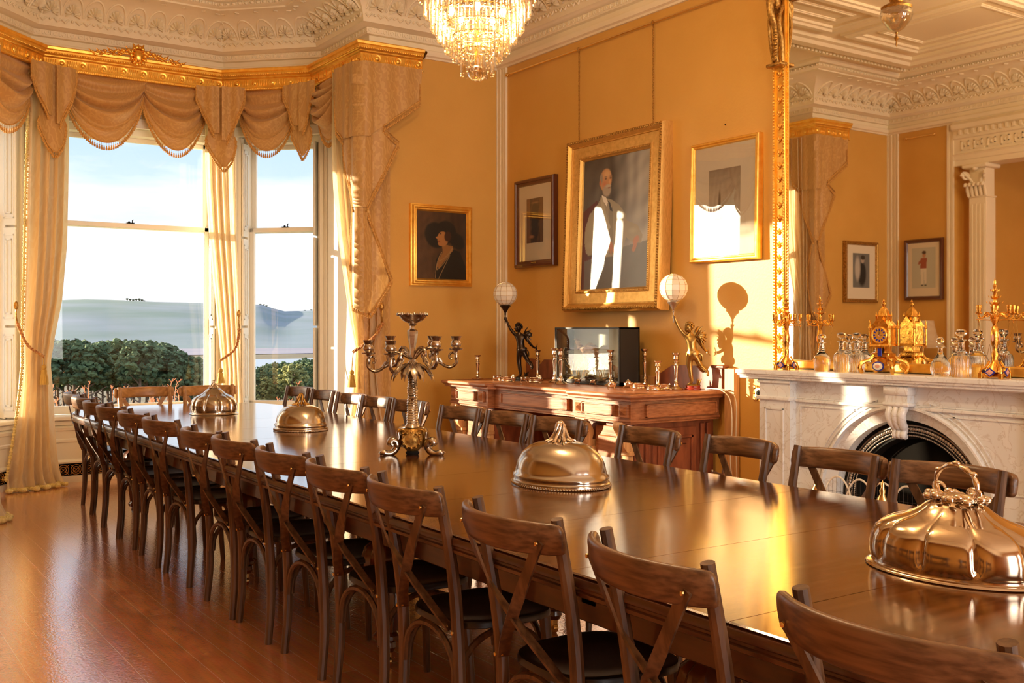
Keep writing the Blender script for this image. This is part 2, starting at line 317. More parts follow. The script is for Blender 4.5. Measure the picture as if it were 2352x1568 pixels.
    def sweep(s, path, prof, closed=False):
        """mouldings: path of (x,y), prof of (p,z): p = distance to the left of the path direction"""
        P = [Vector((x, y)) for x, y in path]; n = len(P); off = []
        for i in range(n):
            a = P[i-1] if (i > 0 or closed) else None; c = P[(i+1) % n] if (i < n-1 or closed) else None; b = P[i]
            d1 = (b-a).normalized() if a is not None else None; d2 = (c-b).normalized() if c is not None else None
            if d1 is None: d1 = d2
            if d2 is None: d2 = d1
            n1 = Vector((-d1.y, d1.x)); n2 = Vector((-d2.y, d2.x)); m = (n1+n2).normalized(); off.append(m/max(m.dot(n1), 0.2))
        V = []; k = len(prof)
        for i in range(n):
            for (p, z) in prof: q = P[i]+off[i]*p; V.append((q.x, q.y, z))
        Fs = []; mm = n if closed else n-1
        for i in range(mm):
            for j in range(k-1): a = i*k+j; b = ((i+1) % n)*k+j; Fs.append((a, b, b+1, a+1))
        return s.add(V, Fs)
    def build(s, name, mat, parent=None, smooth=35, loc=None, rot=None, mods=None):
        me = bpy.data.meshes.new(name); me.from_pydata(s.v, [], s.f); me.validate(); me.update()
        bm = bmesh.new(); bm.from_mesh(me); bmesh.ops.recalc_face_normals(bm, faces=bm.faces); bm.to_mesh(me); bm.free()
        if mat: me.materials.append(MATS[mat] if isinstance(mat, str) else mat)
        if smooth: me.shade_smooth(); me.set_sharp_from_angle(angle=math.radians(smooth))
        o = bpy.data.objects.new(name, me); COL.objects.link(o)
        if parent is not None: o.parent = parent
        if loc is not None: o.location = loc
        if rot is not None: o.rotation_euler = rot
        return o
def thing(name, label, cat, loc=(0, 0, 0), rz=0.0, group=None, scale=1.0):
    o = bpy.data.objects.new(name, None); COL.objects.link(o); o.location = loc; o.rotation_euler = (0, 0, rz); o.scale = (scale,)*3
    o.empty_display_size = 0.05
    o['label'] = label; o['category'] = cat
    if group: o['group'] = group
    return o
def tag(o, label, cat, group=None):
    o['label'] = label; o['category'] = cat
    if group: o['group'] = group
    return o
def struct(o): o['kind'] = 'structure'; return o
def kids(o): return [c for c in bpy.data.objects if c.parent == o]
def copy_tree(o, parent=None, ch=None):
    c = o.copy(); COL.objects.link(c)
    if parent is not None: c.parent = parent
    for k in kids(o): copy_tree(k, c)
    return c
def dup(o, label, loc=None, rz=None, group=None, scale=None):
    c = copy_tree(o); c['label'] = label
    if loc is not None: c.location = loc
    if rz is not None: c.rotation_euler = (0, 0, rz)
    if group: c['group'] = group
    if scale: c.scale = (scale,)*3
    return c
T = Matrix.Translation
def Rz(a): return Matrix.Rotation(a, 4, 'Z')
def Rx(a): return Matrix.Rotation(a, 4, 'X')
def Ry(a): return Matrix.Rotation(a, 4, 'Y')
def arc(c, r, a0, a1, n, plane='xz', z=0):
    out = []
    for i in range(n+1):
        a = a0+(a1-a0)*i/n; x, y = c[0]+r*math.cos(a), c[1]+r*math.sin(a)
        out.append((x, z, y) if plane == 'xz' else (x, y, z) if plane == 'xy' else (z, x, y))
    return out
def spline(pts, n=8):
    """Catmull-Rom through points"""
    P = [Vector(p) for p in pts]; P = [2*P[0]-P[1]]+P+[2*P[-1]-P[-2]]; out = []
    for i in range(1, len(P)-2):
        for k in range(n):
            t = k/n; a, b, c, d = P[i-1:i+3]
            out.append(0.5*((2*b)+(c-a)*t+(2*a-5*b+4*c-d)*t*t+(3*b-a-3*c+d)*t**3))
    out.append(P[-2]); return out
# ================================================================== THE SETTING
WX, YB, XL, YF = 5.57, 8.45, -0.55, -3.7       # right wall, window wall, left wall, wall behind the camera
XC = 2.557                                     # axis of the bay
XDEEP = -2.4
BAY = [(4.20, YB), (4.20, 9.40), (3.44, 10.16), (2*XC-3.44, 10.16), (2*XC-4.20, 9.40), (2*XC-4.20, YB)]
ROOM = [(WX, YF), (WX, YB)]+BAY+[(XL, YB), (XL, YF)]
ZC = 4.50
# floor & ceiling
fl = MB(); fl.add([(-4, YF-.3, 0), (6.2, YF-.3, 0), (6.2, YB, 0), (4.6, YB, 0), (4.6, 10.6, 0), (.5, 10.6, 0), (.5, YB, 0), (-4, YB, 0)], [(0, 1, 2, 3, 4, 5, 6, 7)])
struct(fl.build('floor', 'floor_boards', smooth=0))
ce = MB(); ce.add([(-4, YF-.3, ZC), (6.2, YF-.3, ZC), (6.2, YB+.4, ZC), (4.9, YB+.4, ZC), (4.9, 10.8, ZC), (.2, 10.8, ZC), (.2, YB+.4, ZC), (-4, YB+.4, ZC)], [(7, 6, 5, 4, 3, 2, 1, 0)])
struct(ce.build('ceiling', 'ceiling_paint', smooth=0))
# walls
w = MB(); w.box((WX, YF-.3, 0), (WX+.3, YB+.3, ZC)); struct(w.build('wall_right', 'wall_paint', smooth=0))
w = MB(); w.box((4.2, YB-.004, 0), (WX, YB+.3, ZC)); struct(w.build('wall_back', 'wall_paint', smooth=0))
w = MB(); w.box((XL-.3, YB-.004, 0), (2*XC-4.2, YB+.3, ZC)); struct(w.build('wall_back_left', 'wall_paint', smooth=0))
w = MB(); w.box((XL-.3, 7.5, 0), (XL, YB, ZC)); w.box((XL-.3, YF, 3.92), (XL-.001, 7.5, ZC)); w.box((XDEEP, 7.5, 0), (XL-.3, 7.62, ZC)); struct(w.build('wall_left', 'wall_paint', smooth=0))
w = MB(); w.box((XDEEP-.2, YF, 0), (XDEEP, 7.6, ZC)); struct(w.build('wall_annexe', 'wall_paint', smooth=0))
w = MB()
for a, b in ((-4, .45), (1.95, 3.15), (4.65, 6.2)): w.box((a, YF-.3, 0), (b, YF, ZC))
w.box((.45, YF-.3, 0), (1.95, YF, .7)); w.box((3.15, YF-.3, 0), (4.65, YF, .7)); w.box((.45, YF-.3, 3.2), (1.95, YF, ZC)); w.box((3.15, YF-.3, 3.2), (4.65, YF, ZC))
struct(w.build('wall_front', 'wall_paint', smooth=0))

# bay wall with openings; local frame of a face: u along (towards +X side), d outward
Z0, Z1 = 0.61, 3.29
faces = []                                      # (a, b, opening half width, centre shift)
for i in range(5):
    a = Vector(BAY[i+1] if i < 5 else 0); b = Vector(BAY[i]); faces.append((a, b))
wb_ = MB()
def fmat(a, b):
    d = (b-a).normalized(); ang = math.atan2(d.y, d.x); return T((a.x, a.y, 0)) @ Rz(ang), (b-a).length      # local x along wall, local +y outward
WIN = {}
TH = .34
for i, (a, b) in enumerate(faces):
    M, L = fmat(a, b)
    if i in (1, 2, 3, 4):
        hw = {2: .815, 1: .433, 3: .433, 4: .38}[i]; c = L/2+{2: 0.03, 1: .045, 3: -.045, 4: .02}[i]
        wb_.box((0, 0, 0), (L, TH, Z0-.03), mat=M); wb_.box((0, 0, Z1+.03), (L, TH, ZC), mat=M)
        wb_.box((0, 0, Z0-.03), (c-hw, TH, Z1+.03), mat=M); wb_.box((c+hw, 0, Z0-.03), (L, TH, Z1+.03), mat=M)
        WIN[i] = (M, L, c, hw)
    else: wb_.box((0, 0, 0), (L, TH, ZC), mat=M)
for i in range(1, 5):                           # wedges that close the outer corners
    p = Vector(BAY[i]); d1 = (Vector(BAY[i-1])-p).normalized(); d2 = (p-Vector(BAY[i+1])).normalized()
    n1 = Vector((-d1.y, d1.x)); n2 = Vector((-d2.y, d2.x))
    wb_.prism([(p.x, p.y), (p+n1*TH).to_tuple(), (p+n2*TH).to_tuple()], 0, ZC)
struct(wb_.build('wall_bay', 'white_paint', smooth=0))

# windows
names = {2: 'window_1', 1: 'window_2', 3: 'window_3', 4: 'window_6'}
for i, (M, L, c, hw) in WIN.items():
    root = bpy.data.objects.new(names[i], None); COL.objects.link(root); root.matrix_world = M @ T((c, 0, 0)); struct(root)
    f = MB(); y = .16
    f.box((-hw, .10, Z0), (-hw+.055, .30, Z1), .004); f.box((hw-.055, .10, Z0), (hw, .30, Z1), .004); f.box((-hw, .10, Z1-.05), (hw, .30, Z1+.02), .004)
    f.box((-hw, .02, Z0-.02), (-hw+.03, .10, Z1)); f.box((hw-.03, .02, Z0-.02), (hw, .10, Z1)); f.box((-hw+.05, .09, Z0), (-hw+.066, .115, Z1)); f.box((hw-.066, .09, Z0), (hw-.05, .115, Z1))
    f.build('window_frame', 'white_paint', root)
    g = hw-.055
    for nm, yy, za, zb in (('lower_sash', y, Z0, 2.41), ('upper_sash', y+.05, 2.36, Z1-.05)):
        s_ = MB(); t = .038; st = .045
        s_.box((-g, yy, za), (-g+st, yy+t, zb), .004); s_.box((g-st, yy, za), (g, yy+t, zb), .004)
        s_.box((-g, yy, za), (g, yy+t, za+(.075 if nm == 'lower_sash' else .05)), .004); s_.box((-g, yy, zb-.045), (g, yy+t, zb), .004)
        so = s_.build(nm, 'white_paint', root)
        p = MB(); p.box((-g+st-.005, yy+.017, za+.04), (g-st+.005, yy+.021, zb-.04)); p.build('pane', 'window_glass', so, smooth=0)
        if nm == 'lower_sash':
            q = MB(); q.box((-.035, yy-.01, 2.41), (.035, yy+.03, 2.418)); q.tube([(0.02, yy+.01, 2.418), (.02, yy+.01, 2.44), (.03, yy+.01, 2.448)], .005, 6); q.lathe([(.012, 0), (.009, .012), (.001, .014)], 8, T((-.01, yy+.01, 2.418)))
            q.build('sash_lock', 'black_iron', so)
    s = MB(); s.box((-hw-.04, -.05, Z0-.045), (hw+.04, .30, Z0-.005), .008); s.box((-hw-.02, -.02, Z0-.09), (hw+.02, .02, Z0-.045), .006); s.build('window_sill', 'white_paint', root)
    a = MB()                                    # moulded architrave
    for sx in (-1, 1):
        for k, (d0, d1, h) in enumerate(((0, .035, .022), (.035, .06, .012), (.06, .075, .026))):
            x0, x1 = sx*(hw+d0), sx*(hw+d1); a.box((x0, -h, Z0-.03), (x1, .0, Z1+.06), .003)
    a.box((-hw-.075, -.03, Z1), (hw+.075, 0, Z1+.10), .006); a.build('architrave', 'white_paint', root)
    for k, sx in enumerate((-1, 1)):            # folded shutters in the reveal
        sh = MB(); x = sx*(hw-.052)
        zs = (Z0, 1.42, 2.30, Z1-.05)
        for q in range(3):
            za, zb = zs[q]+.01, zs[q+1]-.01
            sh.box((x, -.015, za), (x-sx*.018, .10, zb), .003)
            for (ya, yb2, zc_, zd_, dd) in ((.0, .10, za+.06, zb-.06, .006), (.02, .078, za+.10, zb-.10, .012)):
                xx = x-sx*.018
                sh.box((xx, ya, zc_), (xx-sx*dd, ya+.010, zd_)); sh.box((xx, yb2-.012, zc_), (xx-sx*dd, yb2-.002, zd_)); sh.box((xx, ya, zc_), (xx-sx*dd, yb2, zc_+.012)); sh.box((xx, ya, zd_-.012), (xx-sx*dd, yb2, zd_))
        sh.build('shutter', 'shutter_paint', root)
# white panelled wall on the right and left bay returns, under-sill dado, skirting with grilles
dado = MB()
bayp = [Vector(p) for p in BAY]
path = [tuple(p) for p in BAY]
dado.sweep(path, [(0, .0), (.030, .0), (.030, .055), (.012, .06), (.012, .17), (.045, .175), (.05, .19), (.03, .205), (.018, .21), (.018, .36), (.026, .37), (.026, .39), (.018, .40), (.018, .47), (.03, .475), (.035, .50), (.012, .51), (0, .52)])
struct(dado.build('baseboard_bay', 'white_paint', smooth=25))
gr = MB(); gd = MB()
for i in range(1, 4):
    M, L = fmat(*faces[i]); gd.box((.0, -.016, .06), (L, -.0125, .17), mat=M)
    n = int(L/.11)
    for k in range(n):
        x = (k+.5)*L/n
        for r_ in (.045, .026):
            gr.tube([M @ Vector((x+r_*math.cos(t*PI/6), -.02, .115+r_*math.sin(t*PI/6))) for t in range(12)], .004, 4, closed=True)
        gr.tube([M @ Vector((x-.05, -.02, .07)), M @ Vector((x, -.021, .115)), M @ Vector((x+.05, -.02, .16))], .003, 4)
        gr.tube([M @ Vector((x-.05, -.02, .16)), M @ Vector((x, -.021, .115)), M @ Vector((x+.05, -.02, .07))], .003, 4)
g_ = thing('heating_grille', 'low scrolled brass heating grille set in the white skirting under the bay windows', 'grille')
gr.build('scrollwork', 'brass', g_); gd.build('backing', 'flat_black', g_, smooth=0)  # near-black sheet close behind the scrollwork
bb_ = MB()
BPROF = [(0, 0), (.035, 0), (.035, .16), (.028, .18), (.018, .19), (.018, .25), (.026, .26), (.02, .29), (.0, .30)]
bb_.sweep([(WX, YF), (WX, YB), (4.2, YB)], BPROF); struct(bb_.build('baseboard_right', 'white_paint', smooth=25))
bb_ = MB(); bb_.sweep([(2*XC-4.2, YB), (XL, YB), (XL, 7.5)], BPROF); bb_.sweep([(XL-.3, 7.5), (XDEEP, 7.5), (XDEEP, YF)], BPROF); struct(bb_.build('baseboard_left', 'white_paint', smooth=25))

# cornice
def cove(n=8): return [(.13+.37*(1-math.cos(i/n*PI/2))**1.0, 4.11+.28*math.sin(i/n*PI/2)) for i in range(n+1)]
CP = [(0, 3.90), (.02, 3.90), (.028, 3.915), (.05, 3.925), (.06, 3.95), (.06, 3.965), (.03, 3.97), (.02, 3.985), (.02, 4.025), (.055, 4.03), (.06, 4.04), (.06, 4.085), (.085, 4.09), (.10, 4.10)]+cove()+[(.50, 4.405), (.545, 4.41), (.56, 4.42), (.56, 4.445), (.60, 4.45), (.62, 4.47), (.62, ZC)]
co = MB(); co.sweep(ROOM, CP); struct(co.build('trim_1', 'plaster', smooth=30))
def along(path, off, step, fn, closed=False):
    """call fn(matrix) at regular steps along path offset by off to its left; local x = along, y = into the room"""
    P = [Vector(p) for p in path]
    n = len(P); L = []
    for i in range(n):
        d1 = (P[i]-P[i-1]).normalized() if i > 0 else (P[1]-P[0]).normalized(); d2 = (P[i+1]-P[i]).normalized() if i < n-1 else d1
        n1 = Vector((-d1.y, d1.x)); n2 = Vector((-d2.y, d2.x)); m = (n1+n2).normalized(); L.append(P[i]+m*(off/max(.2, m.dot(n1))))
    for i in range(n-1):
        a, b = L[i], L[i+1]; D = (b-a); k = max(1, round(D.length/step)); d = D.normalized(); ang = math.atan2(d.y, d.x)
        for j in range(k):
            q = a+D*((j+.5)/k); fn(T((q.x, q.y, 0)) @ Rz(ang))
VIS = ROOM[:]
VIS[0] = (WX, .5); VIS[-1] = (XL, 1.0)
sh = MB()
def shellfn(M):
    def S(u, v, h):   # u along, v up the cove (0..1), h relief
        t = v*PI/2; p = .37*(1-math.cos(t)); z = 4.11+.28*math.sin(t)
        nx, nz = math.cos(t)*.8+.2*0, -math.sin(t)
        # inward normal of cove
        return M @ Vector((u, p+.005+h*math.cos(t), z-h*math.sin(t)))
    V = []; F = []; na = 19
    for k in range(4):
        for j in range(na):
            a = -.35+(PI+.7)*j/(na-1); lob = abs(math.cos(j*PI/2))       # alternate ridges
            r = (0.010, .035, .058, .070 if lob > .5 else .060)[k]
            h = 1.5*(.016, .008+.014*lob, .004+.020*lob, .001+.006*lob)[k]
            V.append(S(r*math.cos(a), .29+(r*math.sin(a))*3.1, h))
    for k in range(3):
        for j in range(na-1): F.append((k*na+j, k*na+j+1, (k+1)*na+j+1, (k+1)*na+j))
    sh.add(V, F)
    sh.tube([S(.088*math.cos(a), .24+.42*max(0, math.sin(a)), .004) for a in [PI*k/9 for k in range(10)]], .0095, 5)
    for sx in (-1, 1): sh.tube([S(sx*.03, .17, .006), S(sx*.06, .10, .012), S(sx*.088, .16, .006)], .010, 5)
    sh.tube([S(-.02, .86, .004), S(0, .93, .010), S(.02, .86, .004)], .006, 4)
    sh.ball(S(0, .14, .010), .013, 6, 4)
along(VIS, .125, .185, shellfn)
struct(sh.build('trim_2', 'plaster', smooth=50))
rg = MB()
def ringfn(M):
    rg.tube([M @ Vector((.017*math.cos(t*PI/4), 0, 4.0625+.017*math.sin(t*PI/4))) for t in range(8)], .0055, 4, closed=True)
    rg.box((-.006+.036, -.006, 4.045), (.006+.036, .006, 4.08), mat=M)
along(VIS, .062, .072, ringfn)
def upfn(M):
    rg.ball(M @ Vector((0, 0, 4.428)), .017, 6, 4, (1.2, 1, .8)); rg.box((-.004+.03, -.01, 4.415), (.004+.03, .01, 4.442), mat=M)
along(VIS, .565, .06, upfn)
struct(rg.build('trim_3', 'plaster', smooth=50))
# ceiling ribs (seen in the overmantel mirror)
cb = MB()
def rib_loop(pts, closed=True, w=.09, d=.05):
    cb.sweep(pts, [(-w, ZC), (-w, ZC-d*.5), (-w*.6, ZC-d*.6), (-w*.4, ZC-d), (w*.4, ZC-d), (w*.6, ZC-d*.6), (w, ZC-d*.5), (w, ZC)], closed)
ix0, ix1, iy0, iy1 = XL+1.05, WX-1.05, -2.5, YB-1.05
rib_loop([(ix0, iy0), (ix1, iy0), (ix1, iy1), (ix0, iy1)], w=.13, d=.08)
dent = lambda M: cb.box((-.018, -.016, ZC-.075), (.018, .016, ZC-.04), mat=M)
along([(ix1, iy0), (ix1, iy1), (ix0, iy1), (ix0, iy0)], -.16, .06, dent)
for (x0, y0, x1, y1) in ((ix0+.35, iy1-1.9, ix0+1.5, iy1-.35), (ix0+1.8, iy1-1.0, ix1-.4, iy1-.35), (ix1-1.5, iy1-3.6, ix1-.4, iy1-1.3), (ix0+.35, iy1-4.6, ix0+1.5, iy1-2.3), (ix0+.35, iy1-7, ix0+1.5, iy1-5.0)):
    rib_loop([(x0, y0), (x1, y0), (x1, y1), (x0, y1)], w=.07); rib_loop([(x0+.22, y0+.22), (x1-.22, y0+.22), (x1-.22, y1-.22), (x0+.22, y1-.22)], w=.025, d=.02)
cx_, cy_ = XC, 4.0
rib_loop([(cx_-1.5, cy_), (cx_, cy_-1.9), (cx_+1.5, cy_), (cx_, cy_+1.9)], w=.07)
rib_loop([(cx_-.95, cy_), (cx_, cy_-1.2), (cx_+.95, cy_), (cx_, cy_+1.2)], w=.05)
struct(cb.build('trim_4', 'plaster', smooth=30))
# ribbed corner strips
cs = MB()
def strip(x0, x1, y, z0=.3, z1=3.92):   # on the right wall plane
    pass
def corner_strip(xw, sgn):
    for k, (a, b, h) in enumerate(((.0, .02, .02), (.02, .055, .010), (.055, .075, .02), (.075, .11, .010), (.11, .13, .02), (.13, .15, .012), (.15, .17, .022))):
        cs.box((xw, YB-a, .0), (xw-sgn*h, YB-b, 3.93))
corner_strip(WX, 1); corner_strip(XL, -1)
for k, (a, b, h) in enumerate(((.0, .03, .02), (.03, .06, .01), (.06, .09, .02))): cs.box((XL, 7.5+a, 0), (XL+h, 7.5+b, 3.93))
struct(cs.build('trim_5', 'plaster', smooth=0))
# picture rail rods
pr = MB(); zr = onX(1167, 172, WX-.03).z
pr.tube([(WX-.035, YB-.22, zr), (WX-.035, 2.6, zr)], .009, 8); pr.ball((WX-.035, YB-.22, zr), .02); pr.ball((WX-.035, YB-.27, zr), .014)
for yy in (7.9, 7.25, 6.75, 6.2, 5.5, 4.9, 4.2, 3.5): pr.tube([(WX, yy, zr+.01), (WX-.035, yy, zr)], .006, 6)
for (xa, ya, xb, yb3) in ((XL+.035, YB-.3, XL+.035, 7.75), (XDEEP+.035, 7.2, XDEEP+.035, 2)): pr.tube([(xa, ya, zr), (xb, yb3, zr)], .009, 8); pr.ball((xa, ya, zr), .02); pr.ball((xb, yb3, zr), .02)
struct(pr.build('trim_6', 'brass'))
# entablature and pilaster of the annexe opening (mirror)
en = MB(); en.sweep([(XL-.02, 7.5), (XL-.02, YF)], [(-.28, 3.38), (.02, 3.38), (.02, 3.44), (.035, 3.45), (.035, 3.50), (.05, 3.52), (.03, 3.53), (.03, 3.70), (.055, 3.71), (.055, 3.80), (.09, 3.82), (.10, 3.87), (.04, 3.92)])
for k in range(70):
    y = 7.4-k*.085
    en.box((XL+.03, y, 3.745), (XL+.075, y-.03, 3.80))
    if k % 2 == 0:
        for (a, b, c, d) in ((0, .13, 3.56, 3.572), (0, .012, 3.56, 3.67), (0, .10, 3.658, 3.67), (.088, .10, 3.60, 3.67), (.04, .10, 3.60, 3.612), (.04, .052, 3.60, 3.64)):
            en.box((XL+.01, y-a, c), (XL+.022, y-b, d))
struct(en.build('trim_7', 'plaster', smooth=0))
pl = thing('pilaster', 'white pilaster with leafy scrolled capital under the key-patterned beam, reflected in the big mirror', 'column', (XL-.15, 7.22, 0))
p = MB(); p.box((-.13, -.15, .0), (.15, .15, .16), .01); p.box((-.11, -.13, .16), (.13, .13, .24), .02); p.box((-.09, -.11, .24), (.11, .11, 2.98), .004)
for k in range(4): p.box((.11, -.085+k*.05, .3), (.117, -.07+k*.05, 2.9))
p.build('shaft', 'plaster', pl)
c = MB(); c.box((-.10, -.12, 2.98), (.12, .12, 3.0), .005)
for k in range(5):
    yk = -.11+k*.055
    c.tube(spline([(.115, yk, 3.0), (.14, yk, 3.07), (.155, yk, 3.13), (.19, yk, 3.14), (.195, yk, 3.11)], 3), [.022]*4+[.018]*9, 6)
for sy in (-1, 1):
    c.tube([(.17+.045*math.cos(t)*(1-t/14), sy*(.12+.03*math.cos(t)*(1-t/14)), 3.24+.05*math.sin(t)*(1-t/14)) for t in [i*.7 for i in range(14)]], .016, 6)
    c.tube(spline([(.12, sy*.04, 3.12), (.15, sy*.07, 3.2), (.2, sy*.14, 3.29)], 3), .016, 6)
c.box((-.12, -.16, 3.33), (.19, .16, 3.38), .01); c.ball((.16, 0, 3.33), .035, 8, 6); c.box((-.08, -.10, 3.0), (.11, .10, 3.33)); c.build('capital', 'plaster', pl)

# ------------------------------------------------------------------ invented rear windows, unseen, backing the fill lamps
for k, xc in enumerate((1.2, 3.9)):
    root = bpy.data.objects.new('window_%d' % (4+k), None); COL.objects.link(root); root.location = (xc, YF-.1, 0); struct(root)
    f = MB(); f.box((-.75, -.05, .7), (-.67, .05, 3.2)); f.box((.67, -.05, .7), (.75, .05, 3.2)); f.box((-.75, -.05, .7), (.75, .05, .78)); f.box((-.75, -.05, 3.12), (.75, .05, 3.2)); f.box((-.75, -.04, 1.92), (.75, .04, 1.98)); f.build('window_frame', 'white_paint', root, smooth=0)
    p = MB(); p.box((-.68, -.005, .77), (.68, .0, 3.13)); p.build('pane', 'window_glass', root, smooth=0)

# ------------------------------------------------------------------ outside
land = MB()
def terr(u, v):
    y = 10.9+(v**2.2)*1500; x = XC+(u-.5)*(40+y*1.9)
    z = -1.0-9*min(1, max(0, (y-24)/70))-10*min(1, max(0, (y-100)/300))
    return (x, y, z)
land.grid(terr, 40, 60); struct(land.build('ground', 'rough_ground'))
def blanket(name, mat, y0, y1, dz):
    q = MB(); q.grid(lambda u, v: (lambda x, y: (x, y, -1.0-9*min(1, max(0, (y-24)/70))-10*min(1, max(0, (y-100)/300))+dz))(XC+(u-.5)*(50+y1*2.2), y0+(y1-y0)*v), 4, 16)
    return struct(q.build(name, mat))
blanket('lawn', 'lawn_grass', 10.9, 25, .05)
for nm, mt, d0, d1, dz in (('river', 'river_water', 420, 700, .3), ('field', 'hazy_field_soil', 840, 1200, .4)): blanket(nm, mt, d0, d1, dz)
hill = MB()
def hz(u, v):
    a = math.radians(-40+100*u); R = 1150+v*1500
    x, y = R*math.sin(a), R*math.cos(a)
    # ridge height follows the skyline
    px = 1176+FPX*math.tan(a-YAW) if abs(a-YAW) < 1.4 else 0
    ky = np.interp(px, [-600, 120, 200, 290, 330, 430, 480, 600, 650, 735, 1200], [700, 692, 690, 692, 694, 697, 699, 701, 716, 714, 725])
    dd = math.cos(a-YAW)*2650
    top = HC+(HOR-ky)/FPX*dd
    z = -20+(top+20)*(math.sin(v*PI/2)**1.3)+3*math.sin(a*60+v*9)*v*(1-v)
    return (x, y, z)
hill.grid(hz, 160, 24); struct(hill.build('hill', 'hazy_hill_grass'))
# hedge-like woods on the ridge
def tree(kind, label, group, h, seed, leaf, spread=1.0, pine=True):
    rnd = random.Random(seed); t = thing(kind, label, 'tree', (0, 0, 0), 0, group)
    tr = MB(); tr.tube(spline([(0, 0, 0), (.1, 0, h*.3), (-.1, .1, h*.6), (0, 0, h*.9)], 3), [h*.022*(1-.7*i/9) for i in range(10)], 6)
    for k in range(6):
        a = rnd.random()*6.28; z = h*(.4+.08*k); tr.tube([(0, 0, z), (math.cos(a)*h*.16, math.sin(a)*h*.16, z+h*.08)], [h*.008, h*.003], 4)
    tr.build('trunk', 'bark', t)
    c = MB()
    for k in range(420):
        a = rnd.random()*6.28; zz = rnd.uniform(.68, .98) if pine else rnd.uniform(.45, .97); rr = h*(.20 if pine else .24)*spread*math.sqrt(max(.05, 1-abs(zz-.80)/.30))*rnd.uniform(.35, 1.05)
        s0 = h*rnd.uniform(.011, .028)*spread
        n0 = len(c.v); c.ball((math.cos(a)*rr, math.sin(a)*rr, h*zz+h*.02*math.sin(a*3)), s0, 6, 4, (1.3, 1.3, .7))
        for i in range(n0, len(c.v)):
            x, y, z = c.v[i]; j = s0*.55; c.v[i] = (x+rnd.uniform(-j, j), y+rnd.uniform(-j, j), z+rnd.uniform(-j, j))
    c.build('crown', leaf, t, smooth=0); return t
def gz(y): return -1.0-9*min(1, max(0, (y-24)/70))-10*min(1, max(0, (y-100)/300))
pines = [tree('pine_tree', 'dark green pine in the wood beyond the tall bay window', 'pines beyond the window', 10, s, 'pine_leaf') for s in (1, 2, 3)]
first = [True]*3; rnd = random.Random(3)
for k in range(46):
    px = 60+k*9.2+rnd.uniform(-6, 6)
    if px > 468: px = 60+rnd.random()*400
    d = rnd.uniform(92, 128) if k % 2 else rnd.uniform(80, 100)
    r = ray(px); P = r*d
    top = np.interp(px, [100, 200, 330, 400, 440, 470], [783, 784, 786, 802, 830, 845])+(rnd.uniform(-8, 12) if k % 2 == 0 else rnd.uniform(8, 48))
    ztop = HC+(HOR-top)/FPX*d; z0 = gz(P.y); i = k % 3
    o = pines[i] if first[i] else copy_tree(pines[i]); first[i] = False
    s = max(.5, (ztop-z0)/9.9); o.location = (P.x, P.y, z0); o.scale = (s*.95, s*.95, s); o.rotation_euler = (0, 0, rnd.random()*6)
pales = [tree('pine_tree', 'olive green tree in the wood seen through the narrow right bay window', 'trees beyond the narrow window', 9, s, 'pale_leaf' if s != 12 else 'pine_leaf', .85, False) for s in (11, 12)]
first = [True]*2
for k in range(26):
    px = 575+k*6.8+rnd.uniform(-5, 5); d = rnd.uniform(105, 140)
    P = ray(px)*d; top = np.interp(px, [580, 620, 735, 760], [838, 832, 822, 820])+(rnd.uniform(-4, 10) if k % 2 else rnd.uniform(8, 34))
    ztop = HC+(HOR-top)/FPX*d; z0 = gz(P.y); i = k % 2
    o = pales[i] if first[i] else copy_tree(pales[i]); first[i] = False
    s = max(.45, (ztop-z0)/8.9); o.location = (P.x, P.y, z0); o.scale = (s, s, s); o.rotation_euler = (0, 0, rnd.random()*6)
rt = tree('ridge_tree', 'tiny grey tree clump on the skyline of the hill', 'skyline trees on the hill', 12, 31, 'pine_leaf', 1.2, False); fst = True
for px, hh in ((292, 9), (299, 8), (306, 7), (313, 9), (320, 10), (326, 8), (331, 6), (598, 5), (606, 6), (612, 5), (700, 5), (715, 6), (728, 6)):
    o = rt if fst else copy_tree(rt); fst = False
    a = math.atan2(px-1176, FPX)+YAW; R = 2640; x, y = R*math.sin(a), R*math.cos(a)
    ky = np.interp(px, [-600, 120, 200, 290, 330, 430, 480, 600, 650, 735, 1200], [700, 692, 690, 692, 694, 697, 699, 701, 716, 714, 725])
    o.location = (x, y, HC+(HOR-ky)/FPX*math.cos(a-YAW)*2650-1.5); o.scale = (1.0, 1.0, hh/12)
# twiggy shrubs outside the glass
def twigs(name, label, px0, px1, n, seed, Y=11.3):
    rnd = random.Random(seed); t = MB()
    for k in range(n):
        px = rnd.uniform(px0, px1); a = onY(px, 1000, Y); a.z = -1.02; b = onY(px+rnd.uniform(-30, 30), rnd.uniform(868, 925), Y+rnd.uniform(-.1, .2)); m = Vector((b.x*.8+a.x*.2+rnd.uniform(-.05, .05), b.y, b.z-.25)); pts = spline([a, m, b], 4); t.tube(pts, [.005*(1-.5*i/len(pts)) for i in range(len(pts))], 4)
        for q in range(5): p = pts[min(len(pts)-1, 3+q)]; t.tube([p, p+Vector((rnd.uniform(-.04, .04), 0, .03))], .003, 4); t.ball(p+Vector((0, 0, .005)), .007, 5, 3)
    tag(t.build(name, 'twig'), label, 'shrub')
twigs('twiggy_shrub', 'bare red twigs of a shrub outside the tall bay window behind the end chairs', 115, 465, 30, 5)
twigs('twiggy_shrub', 'bare red twigs of a shrub outside the narrow right bay window', 590, 700, 6, 6, 10.7)
